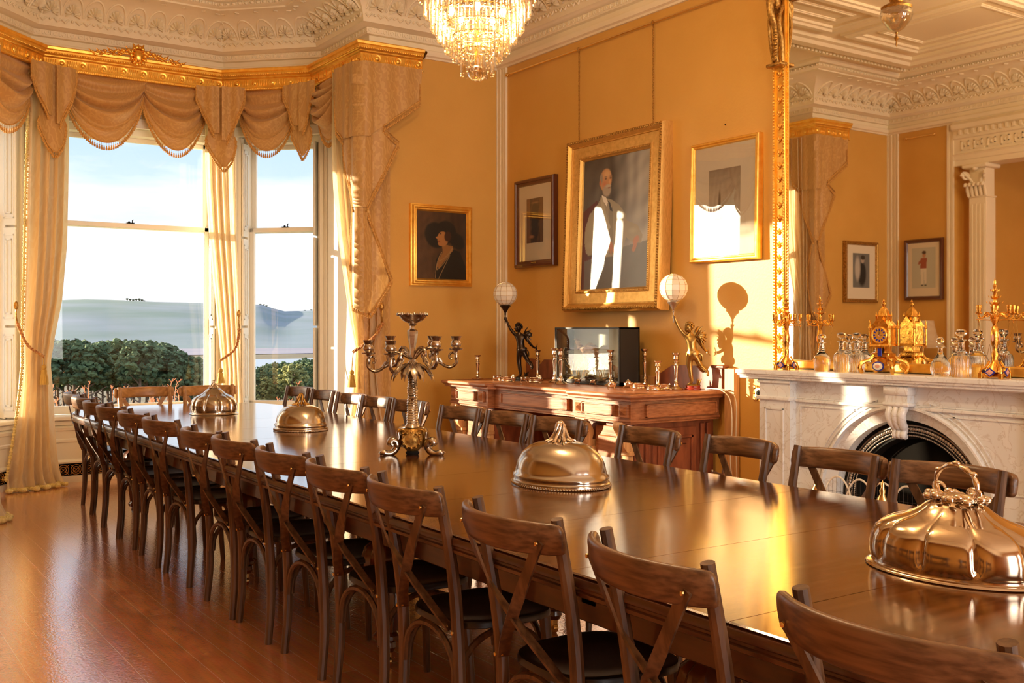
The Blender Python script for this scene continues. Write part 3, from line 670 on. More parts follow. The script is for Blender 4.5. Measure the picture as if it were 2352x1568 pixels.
# ================================================================== DINING TABLE
TX0, TX1, TYE, TZ = 1.668, 3.335, 8.97, 0.76
TYN = -0.9
tb = thing('dining_table', 'very long dark polished wooden dining table of many leaves, set with silver dish covers', 'table', (0, 0, 0))
seams = [TYN+k*.0 for k in range(0)]
ys = [-.9, -.25, .4, 1.05, 1.62, 2.2, 2.78, 3.36, 3.94, 4.55, 5.2, 5.85, 6.5, 7.15, TYE]
def half(y):                                     # half width at y: rounded far end
    R = .95; w = (TX1-TX0)/2
    if y < TYE-R: return w
    t = (y-(TYE-R))/R; return w*max(0.0, (1-t**3.2))**(1/3.2)
def outline(y0, y1, inset=0):
    n = 1 if y1 < TYE-.9 else 40
    yy = [y0+(y1-y0)*i/n for i in range(n+1)]
    if n > 1: yy = [y0+(y1-y0)*math.sin(i/n*PI/2)**.6 for i in range(n+1)]
    xc = (TX0+TX1)/2
    L = [(xc-max(.001, half(y)-inset), y-(inset if y > TYE-.01 else 0)) for y in yy]; Rr = [(xc+max(.001, half(y)-inset), y-(inset if y > TYE-.01 else 0)) for y in yy]
    return L, Rr
for k in range(len(ys)-1):
    a, b = ys[k]+.0012, ys[k+1]-(.0012 if k < len(ys)-2 else 0)
    q = MB(); rings = []
    for inset, z in ((.012, TZ-.012), (.004, TZ-.003), (.010, TZ)):
        L, Rr = outline(a, b, inset); rings.append([(x, y, z) for x, y in L+Rr[::-1]])
    n = len(rings[0]); V = sum(rings, []); F = []
    for r in range(2):
        for j in range(n): F.append((r*n+j, r*n+(j+1) % n, (r+1)*n+(j+1) % n, (r+1)*n+j))
    m = n//2
    top = [(2*n+j, 2*n+j+1, 2*n+(n-2-j), 2*n+(n-1-j)) for j in range(m-1)]
    q.add(V, F+top); q.build('leaf', 'table_wood', tb, smooth=0 if k < len(ys)-2 else 20)
    e = MB()                                     # moulded edge of that leaf
    L, Rr = outline(a, b)
    EP = [(.03, TZ-.006), (.0, TZ-.010), (-.004, TZ-.016), (-.004, TZ-.03), (.004, TZ-.036), (.004, TZ-.042), (-.002, TZ-.046), (.0, TZ-.056), (.016, TZ-.064), (.05, TZ-.066)]
    if k < len(ys)-2:
        e.sweep([(TX1, a), (TX1, b)], EP); e.build('edge_moulding', 'table_edge', tb, smooth=40)
        e = MB(); e.sweep([(TX0, b), (TX0, a)], EP)
    else: e.sweep([p for i, p in enumerate((L+Rr[::-1])[::-1]) if i != len(L)], EP)
    e.build('edge_moulding', 'table_edge', tb, smooth=40)
ap = MB(); xa, xb = TX0+.075, TX1-.075
for (x, sg) in ((xa, 1), (xb, -1)): ap.box((x, TYN, .61), (x+sg*.03, TYE-.75, .70), .004)
ap.tube([((xa+xb)/2+(xb-xa)/2*math.cos(t)*1.0, TYE-.75+.55*math.sin(t), .655) for t in [PI*i/16 for i in range(17)]], 1, 4, flat=(.045, .014), up=(0, 0, 1))
for y in ys[1:-1:2]: ap.box((xa, y-.03, .66), (xb, y+.03, .70))
ap.box((2.3, TYN, .60), (2.4, TYE-.8, .70)); ap.box((2.6, TYN, .60), (2.7, TYE-.8, .70)); ap.build('apron', 'table_edge', tb)
LEGP = [(.05, .60), (.075, .58), (.045, .56), (.04, .54), (.085, .50), (.098, .46), (.098, .43), (.075, .40), (.05, .385), (.066, .37), (.066, .355), (.05, .34), (.058, .30), (.052, .22), (.044, .15), (.056, .135), (.056, .12), (.036, .105), (.040, .085), (.030, .065)][::-1]
for y in (.35, 1.99, 3.87, 5.54, 7.8):
    for x in (2.0, 2.86):
        l = MB(); l.lathe(LEGP, 24, flute=lambda a, t: 1+(.07*math.cos(12*a) if .2 < t < .45 or t > .68 and t < .85 else 0)); l.box((-.055, -.055, .60), (.055, .055, .70), .006)
        lo = l.build('leg', 'table_leg_wood', tb, loc=(x, y, 0))
        c = MB(); c.tube([(-.012, 0, .022), (.012, 0, .022)], .022, 14); c.box((-.018, -.012, .03), (.018, .012, .07), .004); c.build('castor', 'brass', lo)

# ================================================================== CROSS BACK CHAIR (sits facing +x, origin on the floor under the seat)
def make_chair(label, m, rail_m, seat_m, group):
    t = thing('cross_back_chair', label, 'chair', (0, 0, 0), 0, group)
    s = MB(); out = []
    def rr(x, y): return (x, y)
    n = 40
    for i in range(n):
        a = 2*PI*i/n; c, q = math.cos(a), math.sin(a)
        e = .62; x = .205*math.copysign(abs(c)**e, c); y = (.205+.02*c)*math.copysign(abs(q)**e, q); out.append((x, y))
    rings = [(.94, .436), (1, .442), (1, .455), (.985, .462), (.90, .464), (.84, .459), (.5, .456)]
    V = [(x*k, y*k, z) for k, z in rings for x, y in out]; F = [tuple(range(n-1, -1, -1))]
    for r in range(len(rings)-1):
        for j in range(n): F.append((r*n+j, r*n+(j+1) % n, (r+1)*n+(j+1) % n, (r+1)*n+j))
    F.append(tuple((len(rings)-1)*n+j for j in range(n))); s.add(V, F); s.build('seat', seat_m, t, smooth=50)
    sc = []
    for sy in (-1, 1):
        l = MB()
        pts = spline([(-.205, sy*.205, 0), (-.190, sy*.20, .2), (-.196, sy*.196, .44), (-.220, sy*.203, .65), (-.272, sy*.208, .910)], 5)
        l.tube(pts, [.0165+.004*math.sin(PI*min(1, i/20)) for i in range(len(pts))], 10); lo = l.build('leg', m, t)
        k = MB(); k.lathe([(.007, 0), (.006, .004), (.001, .006)], 8, T((-.217, sy*.198, .445)) @ Ry(-PI/2)); k.build('screw', 'brass', lo)
        l = MB(); pts = spline([(.185, sy*.185, 0), (.172, sy*.172, .22), (.158, sy*.155, .442)], 5); l.tube(pts, [.014+.006*i/len(pts) for i in range(len(pts))], 10); l.build('leg', m, t)
    r = MB()                                     # curved top rail, wraps round the outside of the posts
    def rail(u, v):
        y = (u-.5)*.495; q = abs(u-.5)*2; x = -.365+.09*q**2.2
        h = .094*(1-.10*q**3); zc = .861; z = zc+(v-.5)*h
        return x, y, z, q
    V = []; F = []; US = [0, .006, .018, .04]+[.08+.84*i/20 for i in range(21)]+[.96, .982, .994, 1]; nu = len(US)-1; ring = 14
    for i in range(nu+1):
        u = US[i]
        x, y, z, q = rail(u, .5)
        du = .001; xa_, ya_, _, _ = rail(max(0, u-du), .5); xb_, yb_, _, _ = rail(min(1, u+du), .5); tx, ty = xb_-xa_, yb_-ya_; L_ = math.hypot(tx, ty); nx, ny = ty/L_, -tx/L_
        hh = .0445*(1-.10*q**3); tt = .0145; endk = {0: .45, 1: .80, 2: .95}.get(min(i, nu-i), 1)
        for j in range(ring):
            a = 2*PI*j/ring; ca, sa = math.cos(a), math.sin(a)
            vx = math.copysign(abs(ca)**.7, ca)*tt*endk**.5; vz = math.copysign(abs(sa)**.6, sa)*hh*(endk**.7)
            V.append((x+nx*vx-vz*.18, y+ny*vx, z+vz))
    for i in range(nu):
        for j in range(ring): F.append((i*ring+j, (i+1)*ring+j, (i+1)*ring+(j+1) % ring, i*ring+(j+1) % ring))
    F += [tuple(range(ring)), tuple(nu*ring+j for j in range(ring-1, -1, -1))]
    r.add(V, F); r.build('top_rail', rail_m, t, smooth=60)
    for sy in (-1, 1):
        c = MB(); dx = 0.004*sy
        pts = spline([(-.322, sy*.202, .858), (-.308+dx, sy*.10, .71), (-.278+dx, 0, .605), (-.243+dx, -sy*.09, .52), (-.207, -sy*.168, .447)], 5)
        c.tube(pts, 1, 4, flat=(.0165, .0035), up=(0, 1, .8*sy)); co_ = c.build('cross_strap', m, t, smooth=30)
        for (q, rr_) in (((-.329, sy*.199, .850), .006), ((-.216, -sy*.160, .457), .0075)):
            k = MB(); k.lathe([(rr_, 0), (rr_*.9, .004), (.001, .005)], 8, T(q) @ Ry(-PI/2)); k.build('screw', 'brass', co_)
    def brace(p, q, w=.011):
        p, q = Vector(p), Vector(q); m_ = Vector(((p.x+q.x)/2, (p.y+q.y)/2, 0)); out = []
        for i in range(13):
            a = PI*i/12; c_ = (1-math.cos(a))/2; out.append((p.x+(q.x-p.x)*c_, p.y+(q.y-p.y)*c_, p.z+(.425-p.z)*math.sin(a)**.75))
        b_ = MB(); b_.tube(out, w, 6); b_.build('brace', m, t)
    brace((-.195, -.178, .26), (-.195, .178, .26)); brace((.158, -.15, .26), (.158, .15, .26)); brace((-.18, -.182, .26), (.15, -.16, .26)); brace((-.18, .182, .26), (.15, .16, .26))
    return t
GN = 'chairs along the window-shadow side of the table'
ch = make_chair('', 'chair_wood', 'chair_rail_wood', 'seat_wood', 'chairs along the near side of the table')
near_left = [9.27, 8.74, 8.19, 7.68, 7.05, 6.47, 5.68, 5.18, 4.58, 3.98, 3.41, 2.73, 2.09, 1.41]
ordn = ['farthest', 'second from the far end', 'third from the far end', 'fourth from the far end', 'fifth from the far end', 'sixth from the far end', 'seventh from the far end', 'seventh from the camera end', 'sixth from the camera end', 'fifth from the camera end', 'fourth from the camera end', 'third from the camera end', 'second from the camera end', 'nearest the camera']
rz_near = [-.02, .0, .05, .0, -.03, .02, -.02, -.03, -.02, -.03, -.04, -.05, -.15, -.02]
for i, yl in enumerate(near_left):
    pass
first = True
for i, yl in enumerate(near_left):
    lab = 'dark chair, back to the camera, %s in the near row' % ordn[i]
    if i == 13: lab = 'dark wooden cross-back chair nearest the camera, cut off by the lower right corner'
    x = 1.907+[.13, .09, .05, .03, .02, .02, .01, .01, .01, .01, .0, -.02, -.04, -.075][i]
    y = yl*.952-.247+(.02 if i == 13 else -.045 if 2 <= i <= 8 else 0)
    o = ch if first else copy_tree(ch); first = False
    o['label'] = lab; o.location = (x, y, 0); o.rotation_euler = (0, 0, rz_near[i])
far_c = [(8.32, .02), (7.77, -.03), (7.25, .0), (6.80, .02), (6.32, -.02), (5.60, .03), (5.11, -.02), (4.61, .02), (3.90, -.10), (3.33, -.12), (2.77, -.09), (2.22, .03)]
ordf = ['farthest one, nearest the window', 'second from the window end', 'third from the window end', 'fourth from the window end', 'fifth one, behind the palm candelabrum', 'first one right of the palm candelabrum', 'left of the one behind the oval dish cover', 'rising behind the smooth oval dish cover', 'before the right end of the sideboard', 'before the wall between sideboard and fireplace', 'before the left half of the fireplace', 'behind the lobed dish cover at right']
for i, (y, a) in enumerate(far_c):
    o = copy_tree(ch); o['label'] = 'dark wooden chair on the far side, %s' % ordf[i]; o['group'] = 'chairs along the far side of the table'
    o.location = (3.14+[.05, .03, .02, .02, .02, .0, .02, .02, .02, .05, .03, .0][i], y, 0); o.rotation_euler = (0, 0, PI+a)
he = make_chair('honey-coloured wooden cross-back chair at the table end before the tall bay window, left one', 'chair_honey_wood', 'chair_honey_wood', 'seat_wood', 'chairs at the window end of the table')
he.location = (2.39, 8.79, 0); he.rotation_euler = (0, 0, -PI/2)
dup(he, 'honey-coloured wooden cross-back chair at the table end, right one behind the small lobed dish cover', (2.90, 8.73, 0), -PI/2-.05)

# ================================================================== DISH COVERS
def cover(label, loc, rx, ry, h, kind, m, rz=0, seg=96):
    t = thing('dish_cover', label, 'dish cover', loc, rz, 'dish covers down the table')
    b = MB()
    if kind == 'plain':
        prof = [(1.0, 0), (1.01, .02*h), (.985, .05*h), (.99, .09*h), (.955, .11*h), (.95, .16*h), (.975, .19*h), (.965, .24*h), (.93, .27*h), (.915, .36*h), (.87, .55*h), (.78, .72*h), (.64, .86*h), (.45, .95*h), (.22, .99*h), (.03, h)]
        b.lathe([(r, z) for r, z in prof], seg, sx=rx, sy=ry)
        b.build('cover', m, t, smooth=60)
        g = MB(); n = 110
        for i in range(n):
            a = 2*PI*i/n; g.ball((rx*1.0*math.cos(a), ry*1.0*math.sin(a), .026*h+.002), .0045 if rx > .2 else .0036, 6, 4, (1, 1, 1.5))
        g.build('gadroon_rim', m, t)
    else:
        prof = [(1.0, 0), (1.02, .015*h), (1.0, .04*h), (.945, .06*h), (.94, .09*h), (.965, .15*h), (.972, .28*h), (.95, .42*h), (.90, .54*h), (.81, .625*h), (.69, .69*h), (.57, .735*h), (.47, .785*h), (.39, .845*h), (.325, .91*h), (.22, .965*h), (.02, h)]
        def fl(a, tt):
            if tt < .27: return 1
            k = min(1, (tt-.27)/.08)*max(0, min(1, (.92-tt)/.3)); v = abs(math.sin(a*5)); return 1-.085*k*(1-v)**3.5
        pr2 = []
        for i in range(len(prof)-1):
            for q in range(2): s_ = q/2; pr2.append((prof[i][0]*(1-s_)+prof[i+1][0]*s_, prof[i][1]*(1-s_)+prof[i+1][1]*s_))
        pr2.append(prof[-1]); b.lathe(pr2, 180, flute=fl, sx=rx, sy=ry)
        b.build('cover', m, t, smooth=60)
    return t
def leafy_handle(t, h, s, m, loop=True):
    k = MB()
    rnd = random.Random(5)
    if loop:
        w = .072*s; H = .082*s
        pts = spline([(-w*.85, 0, h+.0), (-w*1.0, 0, h+H*.35), (-w*.8, 0, h+H*.75), (-w*.3, 0, h+H*.96), (w*.3, 0, h+H*.98), (w*.85, 0, h+H*.72), (w*1.0, 0, h+H*.35), (w*.8, 0, h)], 4)
        k.tube(pts, [.0065*s*(1+.25*math.sin(i*1.3)) for i in range(len(pts))], 8)
        for sx in (-1, 1):
            k.tube([(sx*w*(.85-.3*math.cos(a))*1, 0, h+H*.25+.012*s*math.sin(a)) for a in [.6*i for i in range(8)]], .004*s, 6)
        for i in (8, 14, 20): p = pts[min(i, len(pts)-1)]; k.ball(p+Vector((0, 0, .006*s)), .009*s, 8, 6, (1.3, 1, .7))
        k.build('handle', m, t, smooth=60)
        l = MB()
        for i in range(22):
            a = 2*PI*i/22; r = .055*s*(1+.3*(i % 2)); l.ball((r*math.cos(a)*1.15, r*math.sin(a)*.8, h+.004*s*(i % 3)), .012*s, 8, 6, (1.2, .8, .8))
        l.ball((0, 0, h), .045*s, 12, 8, (1.2, .8, .3)); l.build('handle_leaves', m, t, smooth=60)
    else:                                        # twisted root finial
        for i in range(7):
            a = 2*PI*i/7; pts = spline([(.045*s*math.cos(a), .040*s*math.sin(a), h-.006), (.030*s*math.cos(a), .028*s*math.sin(a), h+.012*s), (.020*s*math.cos(a+.4), .016*s*math.sin(a+.4), h+.035*s), (.012*s*math.cos(a+.8), .010*s*math.sin(a+.8), h+.060*s), (.004*s, 0, h+.068*s)], 4)
            k.tube(pts, [.0075*s*(1-.5*j/len(pts)) for j in range(len(pts))], 6)
        k.build('finial', m, t, smooth=60)
        l = MB()
        for i in range(14): a = 2*PI*i/14; l.tube([(.035*s*math.cos(a), .03*s*math.sin(a), h+.004), (.058*s*math.cos(a), .05*s*math.sin(a), h-.002)], [.006*s, .003*s], 6)
        l.build('handle_leaves', m, t, smooth=60)
c1 = cover('large lobed copper-toned dish cover with ornate loop handle, nearest the camera at lower right', (2.52, 1.62, TZ), .178, .245, .195, 'lobed', 'copper_plate', math.radians(2)); 
h1 = c1; leafy_handle(c1, .193, 1.05, 'silver')
for o in kids(c1):
    if o.name.startswith('handle'): o.rotation_euler = (0, 0, PI/2-.3)
c2 = cover('large smooth oval silver dish cover with twisted root handle, in the middle of the table', (2.585, 3.45, TZ), .185, .235, .18, 'plain', 'dish_silver', 0)
leafy_handle(c2, .18, 1.15, 'silver', False)
c3 = cover('smaller smooth dish cover with twisted finial, behind the palm candelabrum to its left', (2.605, 6.22, TZ), .165, .19, .163, 'plain', 'dish_silver', 0)
leafy_handle(c3, .163, 1.0, 'gilt_dark', False)
c4 = cover('small lobed dish cover at the window end of the table, farthest one', (2.555, 7.76, TZ), .175, .182, .20, 'lobed', 'dish_silver', .2)
leafy_handle(c4, .20, .8, 'silver', False)

# ================================================================== PALM CANDELABRUM
cd = thing('candelabrum', 'tall silver candelabrum shaped as a palm tree with curling arms, standing on the table', 'candelabrum', (2.565, 4.68, TZ), YAW*-1+.0)
for k in range(3):
    b = MB()                                     # tripod base
    a = 2*PI*k/3-PI/2+.52*0; 
    a = [PI+.25, -.25, PI/2][k]
    d = Vector((math.cos(a), math.sin(a), 0)); up = Vector((0, 0, 1))
    q = lambda r, z: d*r+up*z
    b.tube(spline([q(.165, .004), q(.150, .014), q(.125, .008), q(.098, .016), q(.080, .040), q(.085, .066), q(.104, .074), q(.112, .058), q(.100, .050)], 4), [.005, .008, .012, .014, .015]+[.017]*12+[.021]*12+[.013]*4, 8)
    b.tube([q(.165+.008*math.cos(x), .012+.008*math.sin(x)) for x in [i*.8 for i in range(7)]], .0045, 6)
    b.tube(spline([q(.09, .06), q(.07, .085), q(.072, .115), q(.055, .135), q(.02, .14)], 4), .0095, 8)
    b.build('foot', 'old_silver', cd, smooth=60)
c = MB()
for k in range(3):
    a = PI/3+2*PI*k/3+PI/2+PI/6*0
    a = -PI/2+2*PI*k/3
    M = Rz(a+PI/2)
    c.lathe([(.002, .012), (.02, .013), (.036, .006), (.042, .008), (.046, .004), (.05, -.006)], 20, M @ T((0, -.048, .078)) @ Rx(PI/2) @ T((0, 0, 0)), sy=.85)
    for i in range(12): t_ = 2*PI*i/12; c.ball(M @ Vector((.046*math.cos(t_), -.056, .078+.040*math.sin(t_))), .0065, 6, 4)
    for sx in (-1, 1): c.tube([M @ Vector((sx*(.045+.018*math.cos(x)*(1-x/9)), -.045, .118+.016*math.sin(x)*(1-x/9))) for x in [i*.5 for i in range(11)]], .006, 6)
c.lathe([(.03, .02), (.050, .04), (.060, .08), (.058, .12), (.036, .142), (.02, .15)], 12); c.build('cartouche', 'gilt_dark', cd, smooth=60)
tr = MB(); prof = []
for i in range(27):
    z = .14+i*.0125; r = .0295-.008*i/26+(.10*math.exp(-i*1.1)*.12); prof += [(r*1.10, z), (r*.90, z+.010)]
tr.lathe(prof, 14, flute=lambda a, t: 1+.05*math.sin(3*a+t*30)); tr.tube([(.026*math.cos(x*1.2), .026*math.sin(x*1.2), .17+x*.030) for x in [i*.35 for i in range(30)]], .0025, 5)
for x in (1.5, 4, 6.5, 9): tr.ball((.030*math.cos(x*1.2), .030*math.sin(x*1.2), .17+x*.030), .009, 6, 4, (1.2, .6, 1.4))
tr.build('palm_trunk', 'old_silver', cd, smooth=40)
lf = MB()
for k in range(12):
    a = 2*PI*k/12+.2; L_ = .105 if k % 2 else .08; d = Vector((math.cos(a), math.sin(a), 0)); n_ = 6; V = []; s_ = Vector((-d.y, d.x, 0))
    for i in range(n_+1):
        t_ = i/n_; p = d*(.018+L_*math.sin(t_*1.35))+Vector((0, 0, .475-.01-.085*t_**1.8)); w_ = .020*math.sin(PI*min(1, t_*.92+.08))+.0008; V += [p-s_*w_-Vector((0, 0, .004)), p+Vector((0, 0, .003)), p+s_*w_-Vector((0, 0, .004))]
    F = [(i*3+j, i*3+j+1, i*3+4+j, i*3+3+j) for i in range(n_) for j in (0, 1)]; lf.add(V, F); lf.add([v-Vector((0, 0, .002)) for v in V], F)
lf.build('palm_leaves', 'old_silver', cd, smooth=70)
st = MB(); st.lathe([(.014, .47), (.016, .50), (.013, .53), (.017, .56), (.024, .60), (.026, .63), (.019, .635), (.012, .642), (.012, .655), (.02, .66), (.012, .67)], 12, flute=lambda a, t: 1+.08*math.cos(6*a)); st.build('upper_stem', 'old_silver', cd, smooth=50)
dsh = MB(); dsh.lathe([(.012, .665), (.03, .672), (.05, .682), (.066, .70), (.076, .713), (.073, .716), (.06, .702), (.02, .688), (.001, .686)], 36, flute=lambda a, t: 1+.07*math.sin(7*a)*t)
for i in range(14): a = 2*PI*i/14; dsh.ball((.074*math.cos(a), .074*math.sin(a), .714), .008, 6, 5, (1, 1, 1.2))
dsh.build('top_dish', 'old_silver', cd, smooth=60)
for k in range(6):
    a = 2*PI*k/6+.12; d = Vector((math.cos(a), math.sin(a), 0)); dz = -.02 if k in (3, 4) else 0
    q = lambda r, z: d*r+Vector((0, 0, z+dz))
    ar = MB(); R_ = .222
    ar.tube(spline([d*.012+Vector((0, 0, .49)), q(.05, .53), q(.095, .545), q(.125, .525), q(.118, .497), q(.098, .50), q(.100, .515)], 5), [.0085]*20+[.0065]*11, 6)
    ar.tube(spline([q(.112, .505), q(.125, .475), q(.150, .465), q(.135, .49)], 4), .0075, 6)
    ar.tube(spline([q(.112, .512), q(.150, .462), q(.190, .445), q(.222, .465), q(.226, .50), q(.208, .52), q(.188, .508), q(.190, .49), q(.203, .488)], 5), [.009]*25+[.006]*16, 6)
    ao = ar.build('arm', 'old_silver', cd, smooth=60)
    s_ = MB(); s_.lathe([(.002, .475), (.008, .485), (.012, .50), (.006, .515), (.012, .528), (.034, .534), (.036, .540), (.014, .542), (.025, .552), (.028, .566), (.019, .582), (.027, .598), (.029, .603), (.013, .594), (.012, .57)], 14, T(d*R_+Vector((0, 0, dz))), flute=None); s_.build('candle_socket', 'old_silver', ao, smooth=50)
bs = MB(); bs.lathe([(.03, .0), (.036, .01), (.02, .03), (.012, .05)], 16); bs.build('centre_foot', 'black_iron', cd)

# ================================================================== CHANDELIER
chd = thing('chandelier', 'large crystal chandelier of hanging glass prisms in tiers, lit warm, over the table', 'chandelier', (2.475, 3.92, 0))
gz0 = HC+567/FPX*4.64
bl = MB(); bl.lathe([(.001, 0), (.020, .004), (.036, .018), (.044, .036), (.045, .052), (.040, .060)], 20, T((0, 0, gz0)), flute=lambda a, t: 1+.03*math.cos(8*a)); bl.build('crystal_bowl', 'crystal', chd, smooth=0)
tiers = [(.072, gz0+.028, .085, 18), (.108, gz0+.092, .085, 24), (.142, gz0+.128, .10, 30), (.175, gz0+.178, .10, 36), (.205, gz0+.225, .12, 42), (.235, gz0+.29, .12, 46), (.262, gz0+.36, .13, 50), (.262, gz0+.47, .14, 50)]
fr = MB()
vis = []
for ti, (R_, zb, L_, n) in enumerate(tiers):
    zt = zb+L_+.025
    fr.tube([(R_*math.cos(a), R_*math.sin(a), zt) for a in [2*PI*i/40 for i in range(40)]], .0035, 5, closed=True)
    for i in range(6): a = 2*PI*i/6; fr.tube([(R_*math.cos(a), R_*math.sin(a), zt), (.02*math.cos(a), .02*math.sin(a), zt+.03)], .0025, 4)
    for i in range(n):
        a = 2*PI*i/n+ti*.05; vis.append((ti, R_, zb-.004*(i % 2), L_, a))
fr.tube([(0, 0, gz0+.05), (0, 0, ZC-.02)], .012, 8); fr.lathe([(.10, 0), (.09, -.03), (.03, -.06), (.012, -.09)][::-1], 20, T((0, 0, ZC)))
fr.build('frame', 'brass', chd)
def prism_mb(mb, R_, zb, L_, a, ti):
    c, s_ = R_*math.cos(a), R_*math.sin(a); w = .0075 if ti else .0065
    V = []
    for z, k in ((zb, .45), (zb+.006, 1), (zb+L_-.006, 1), (zb+L_, .4)):
        for j in range(5): t_ = a+PI+j*2*PI/5; V.append((c+w*k*math.cos(t_), s_+w*k*math.sin(t_), z))
    F = [(4, 3, 2, 1, 0), (15, 16, 17, 18, 19)]+[(r*5+j, r*5+(j+1) % 5, r*5+5+(j+1) % 5, r*5+5+j) for r in range(3) for j in range(5)]
    mb.add(V, F); mb.ball((c, s_, zb+L_+.010), .0065, 6, 4)
vd = Vector((-.534, -.846))
front = sorted([v for v in vis if v[2] < 2.86], key=lambda v: -(math.cos(v[4])*vd.x+math.sin(v[4])*vd.y))
fs = set(id(v) for v in front[:100]); rest = MB()
for v in vis:
    if id(v) in fs:
        q = MB(); prism_mb(q, v[1], v[2], v[3], v[4], v[0]); q.build('glass_prism', 'crystal', chd, smooth=0)
    else: prism_mb(rest, v[1], v[2], v[3], v[4], v[0])
ro = rest.build('glass_prism', 'crystal', chd, smooth=0); ro['kind'] = 'stuff'
for k in range(5):
    a = 2*PI*k/5+.4; r = .12; q = MB(); q.lathe([(.001, .045), (.008, .03), (.013, .012), (.010, -.004), (.007, -.012)][::-1], 10, T((r*math.cos(a), r*math.sin(a), gz0+.29))); q.build('bulb', 'bulb', chd)
q = MB(); q.lathe([(.001, .045), (.008, .03), (.013, .012), (.010, -.004), (.007, -.012)][::-1], 10, T((0, 0, gz0+.155))); q.build('bulb', 'bulb', chd)
point_light('chandelier_glow', (2.475, 3.92, gz0+.33), 36, WARM, .12)
point_light('ceiling_fill', (2.475, 3.92, gz0+1.25), 130, WARM, .12)  # added lamp above the bulbs, fills ceiling and cornice
# hanging glass lantern at the other end of the room (mirror)
pd = thing('pendant_lamp', 'small ribbed glass ceiling lamp in a brass rim, reflected in the mirror top', 'lamp', (0, 0, 0))
PL = (3.6, 5.3)
mpos = None
g = MB(); g.lathe([(.01, -.20), (.06, -.17), (.115, -.10), (.13, -.05), (.115, 0)], 32, T((0, 0, 4.05)), flute=lambda a, t: 1+.02*math.cos(16*a)); go = g.build('glass_bowl', 'crystal', pd)
g = MB(); g.lathe([(.12, -.01), (.125, .01), (.09, .03), (.05, .05), (.06, .08), (.02, .10), (.012, .3), (.012, .38), (.14, .39), (.16, .42), (.13, .45)], 24, T((0, 0, 4.05))); g.lathe([(.001, -.32), (.008, -.30), (.006, -.27), (.02, -.25), (.006, -.22), (.012, -.20)], 10, T((0, 0, 4.05))); g.build('rim', 'gilt_dark', pd)
d_ = ray(2070, 60); t_ = (2*WX-PL[0])/d_.x; pd.location = (PL[0], d_.y*t_, 0)
# ================================================================== SIDEBOARD
SB0, SB1, SF, SZ = 5.38, 7.90, 4.62, .955
sb = thing('sideboard', 'carved reddish oak sideboard with two pedestals against the wall, crowded with silver', 'sideboard', (0, 0, 0))
tp = MB()
TPROF = [(.10, SZ), (.004, SZ), (-.002, SZ-.008), (-.002, SZ-.022), (.012, SZ-.034), (.022, SZ-.04), (.022, SZ-.05), (.035, SZ-.055), (.10, SZ-.055)]
fpath = [(WX-.04, SB0), (SF, SB0), (SF, 6.10), (SF+.06, 6.14), (SF+.06, 7.16), (SF, 7.20), (SF, SB1), (WX-.04, SB1)]
FP = [Vector(p) for p in fpath]
tp.sweep(fpath[::-1], TPROF)
tp.prism([(WX-.03, SB0+.02), (SF+.02, SB0+.02), (SF+.02, 6.11), (SF+.08, 6.15), (SF+.08, 7.15), (SF+.02, 7.19), (SF+.02, SB1-.02), (WX-.03, SB1-.02)], SZ-.05, SZ-.0015)
tp.build('top', 'oak', sb, smooth=30)
fz = MB(); z0, z1 = .745, SZ-.052
fpath2 = [(WX-.05, SB0+.06), (SF+.055, SB0+.06), (SF+.055, 6.06), (SF+.115, 6.06), (SF+.115, 7.24), (SF+.055, 7.24), (SF+.055, SB1-.06), (WX-.05, SB1-.06)]
fz.sweep(fpath2[::-1], [(.01, z1), (-.004, z1), (-.004, z1-.012), (.008, z1-.018), (.008, z0+.035), (-.006, z0+.03), (-.006, z0+.015), (.012, z0), (.03, z0-.004)])
fz.prism(fpath2, z0, z1); fz.build('frieze', 'oak', sb, smooth=30)
def dpanel(x, y0, y1, za, zb, name='drawer', fielded=True):
    d = MB(); d.box((x-.012, y0, za), (x+.01, y1, zb), .003)
    for (a0, a1, b0, b1) in ((y0, y1, za, za+.010), (y0, y1, zb-.010, zb), (y0, y0+.012, za, zb), (y1-.012, y1, za, zb)): d.box((x-.022, a0, b0), (x-.01, a1, b1), .002)
    return d.build(name, 'oak', sb)
xf = SF+.045
dpanel(xf, 5.60, 5.95, .795, .875); dpanel(xf, 7.40, 7.70, .795, .875); dpanel(xf+.06, 6.20, 7.10, .79, .88, 'frieze_panel')
for (yc, xx) in ((5.50, xf), (6.005, xf), (7.33, xf), (7.77, xf)):
    d = MB(); s_ = .035; d.add([(xx-.004, yc-s_, .80), (xx-.004, yc+s_, .80), (xx-.004, yc+s_, .87), (xx-.004, yc-s_, .87), (xx-.03, yc, .835)], [(0, 1, 4), (1, 2, 4), (2, 3, 4), (3, 0, 4)])
    d.box((xx-.006, yc-.045, .79), (xx+.01, yc+.045, .88), .002); d.build('carved_boss', 'oak', sb, smooth=0)
d = MB(); d.box((4.80, SB0+.045, .785), (5.48, SB0+.06, .88), .003)
for (a0, a1, b0, b1) in ((4.80, 5.48, .785, .795), (4.80, 5.48, .87, .88), (4.80, 4.812, .785, .88), (5.468, 5.48, .785, .88)): d.box((a0, SB0+.035, b0), (a1, SB0+.05, b1), .002)
d.build('side_panel', 'oak', sb)
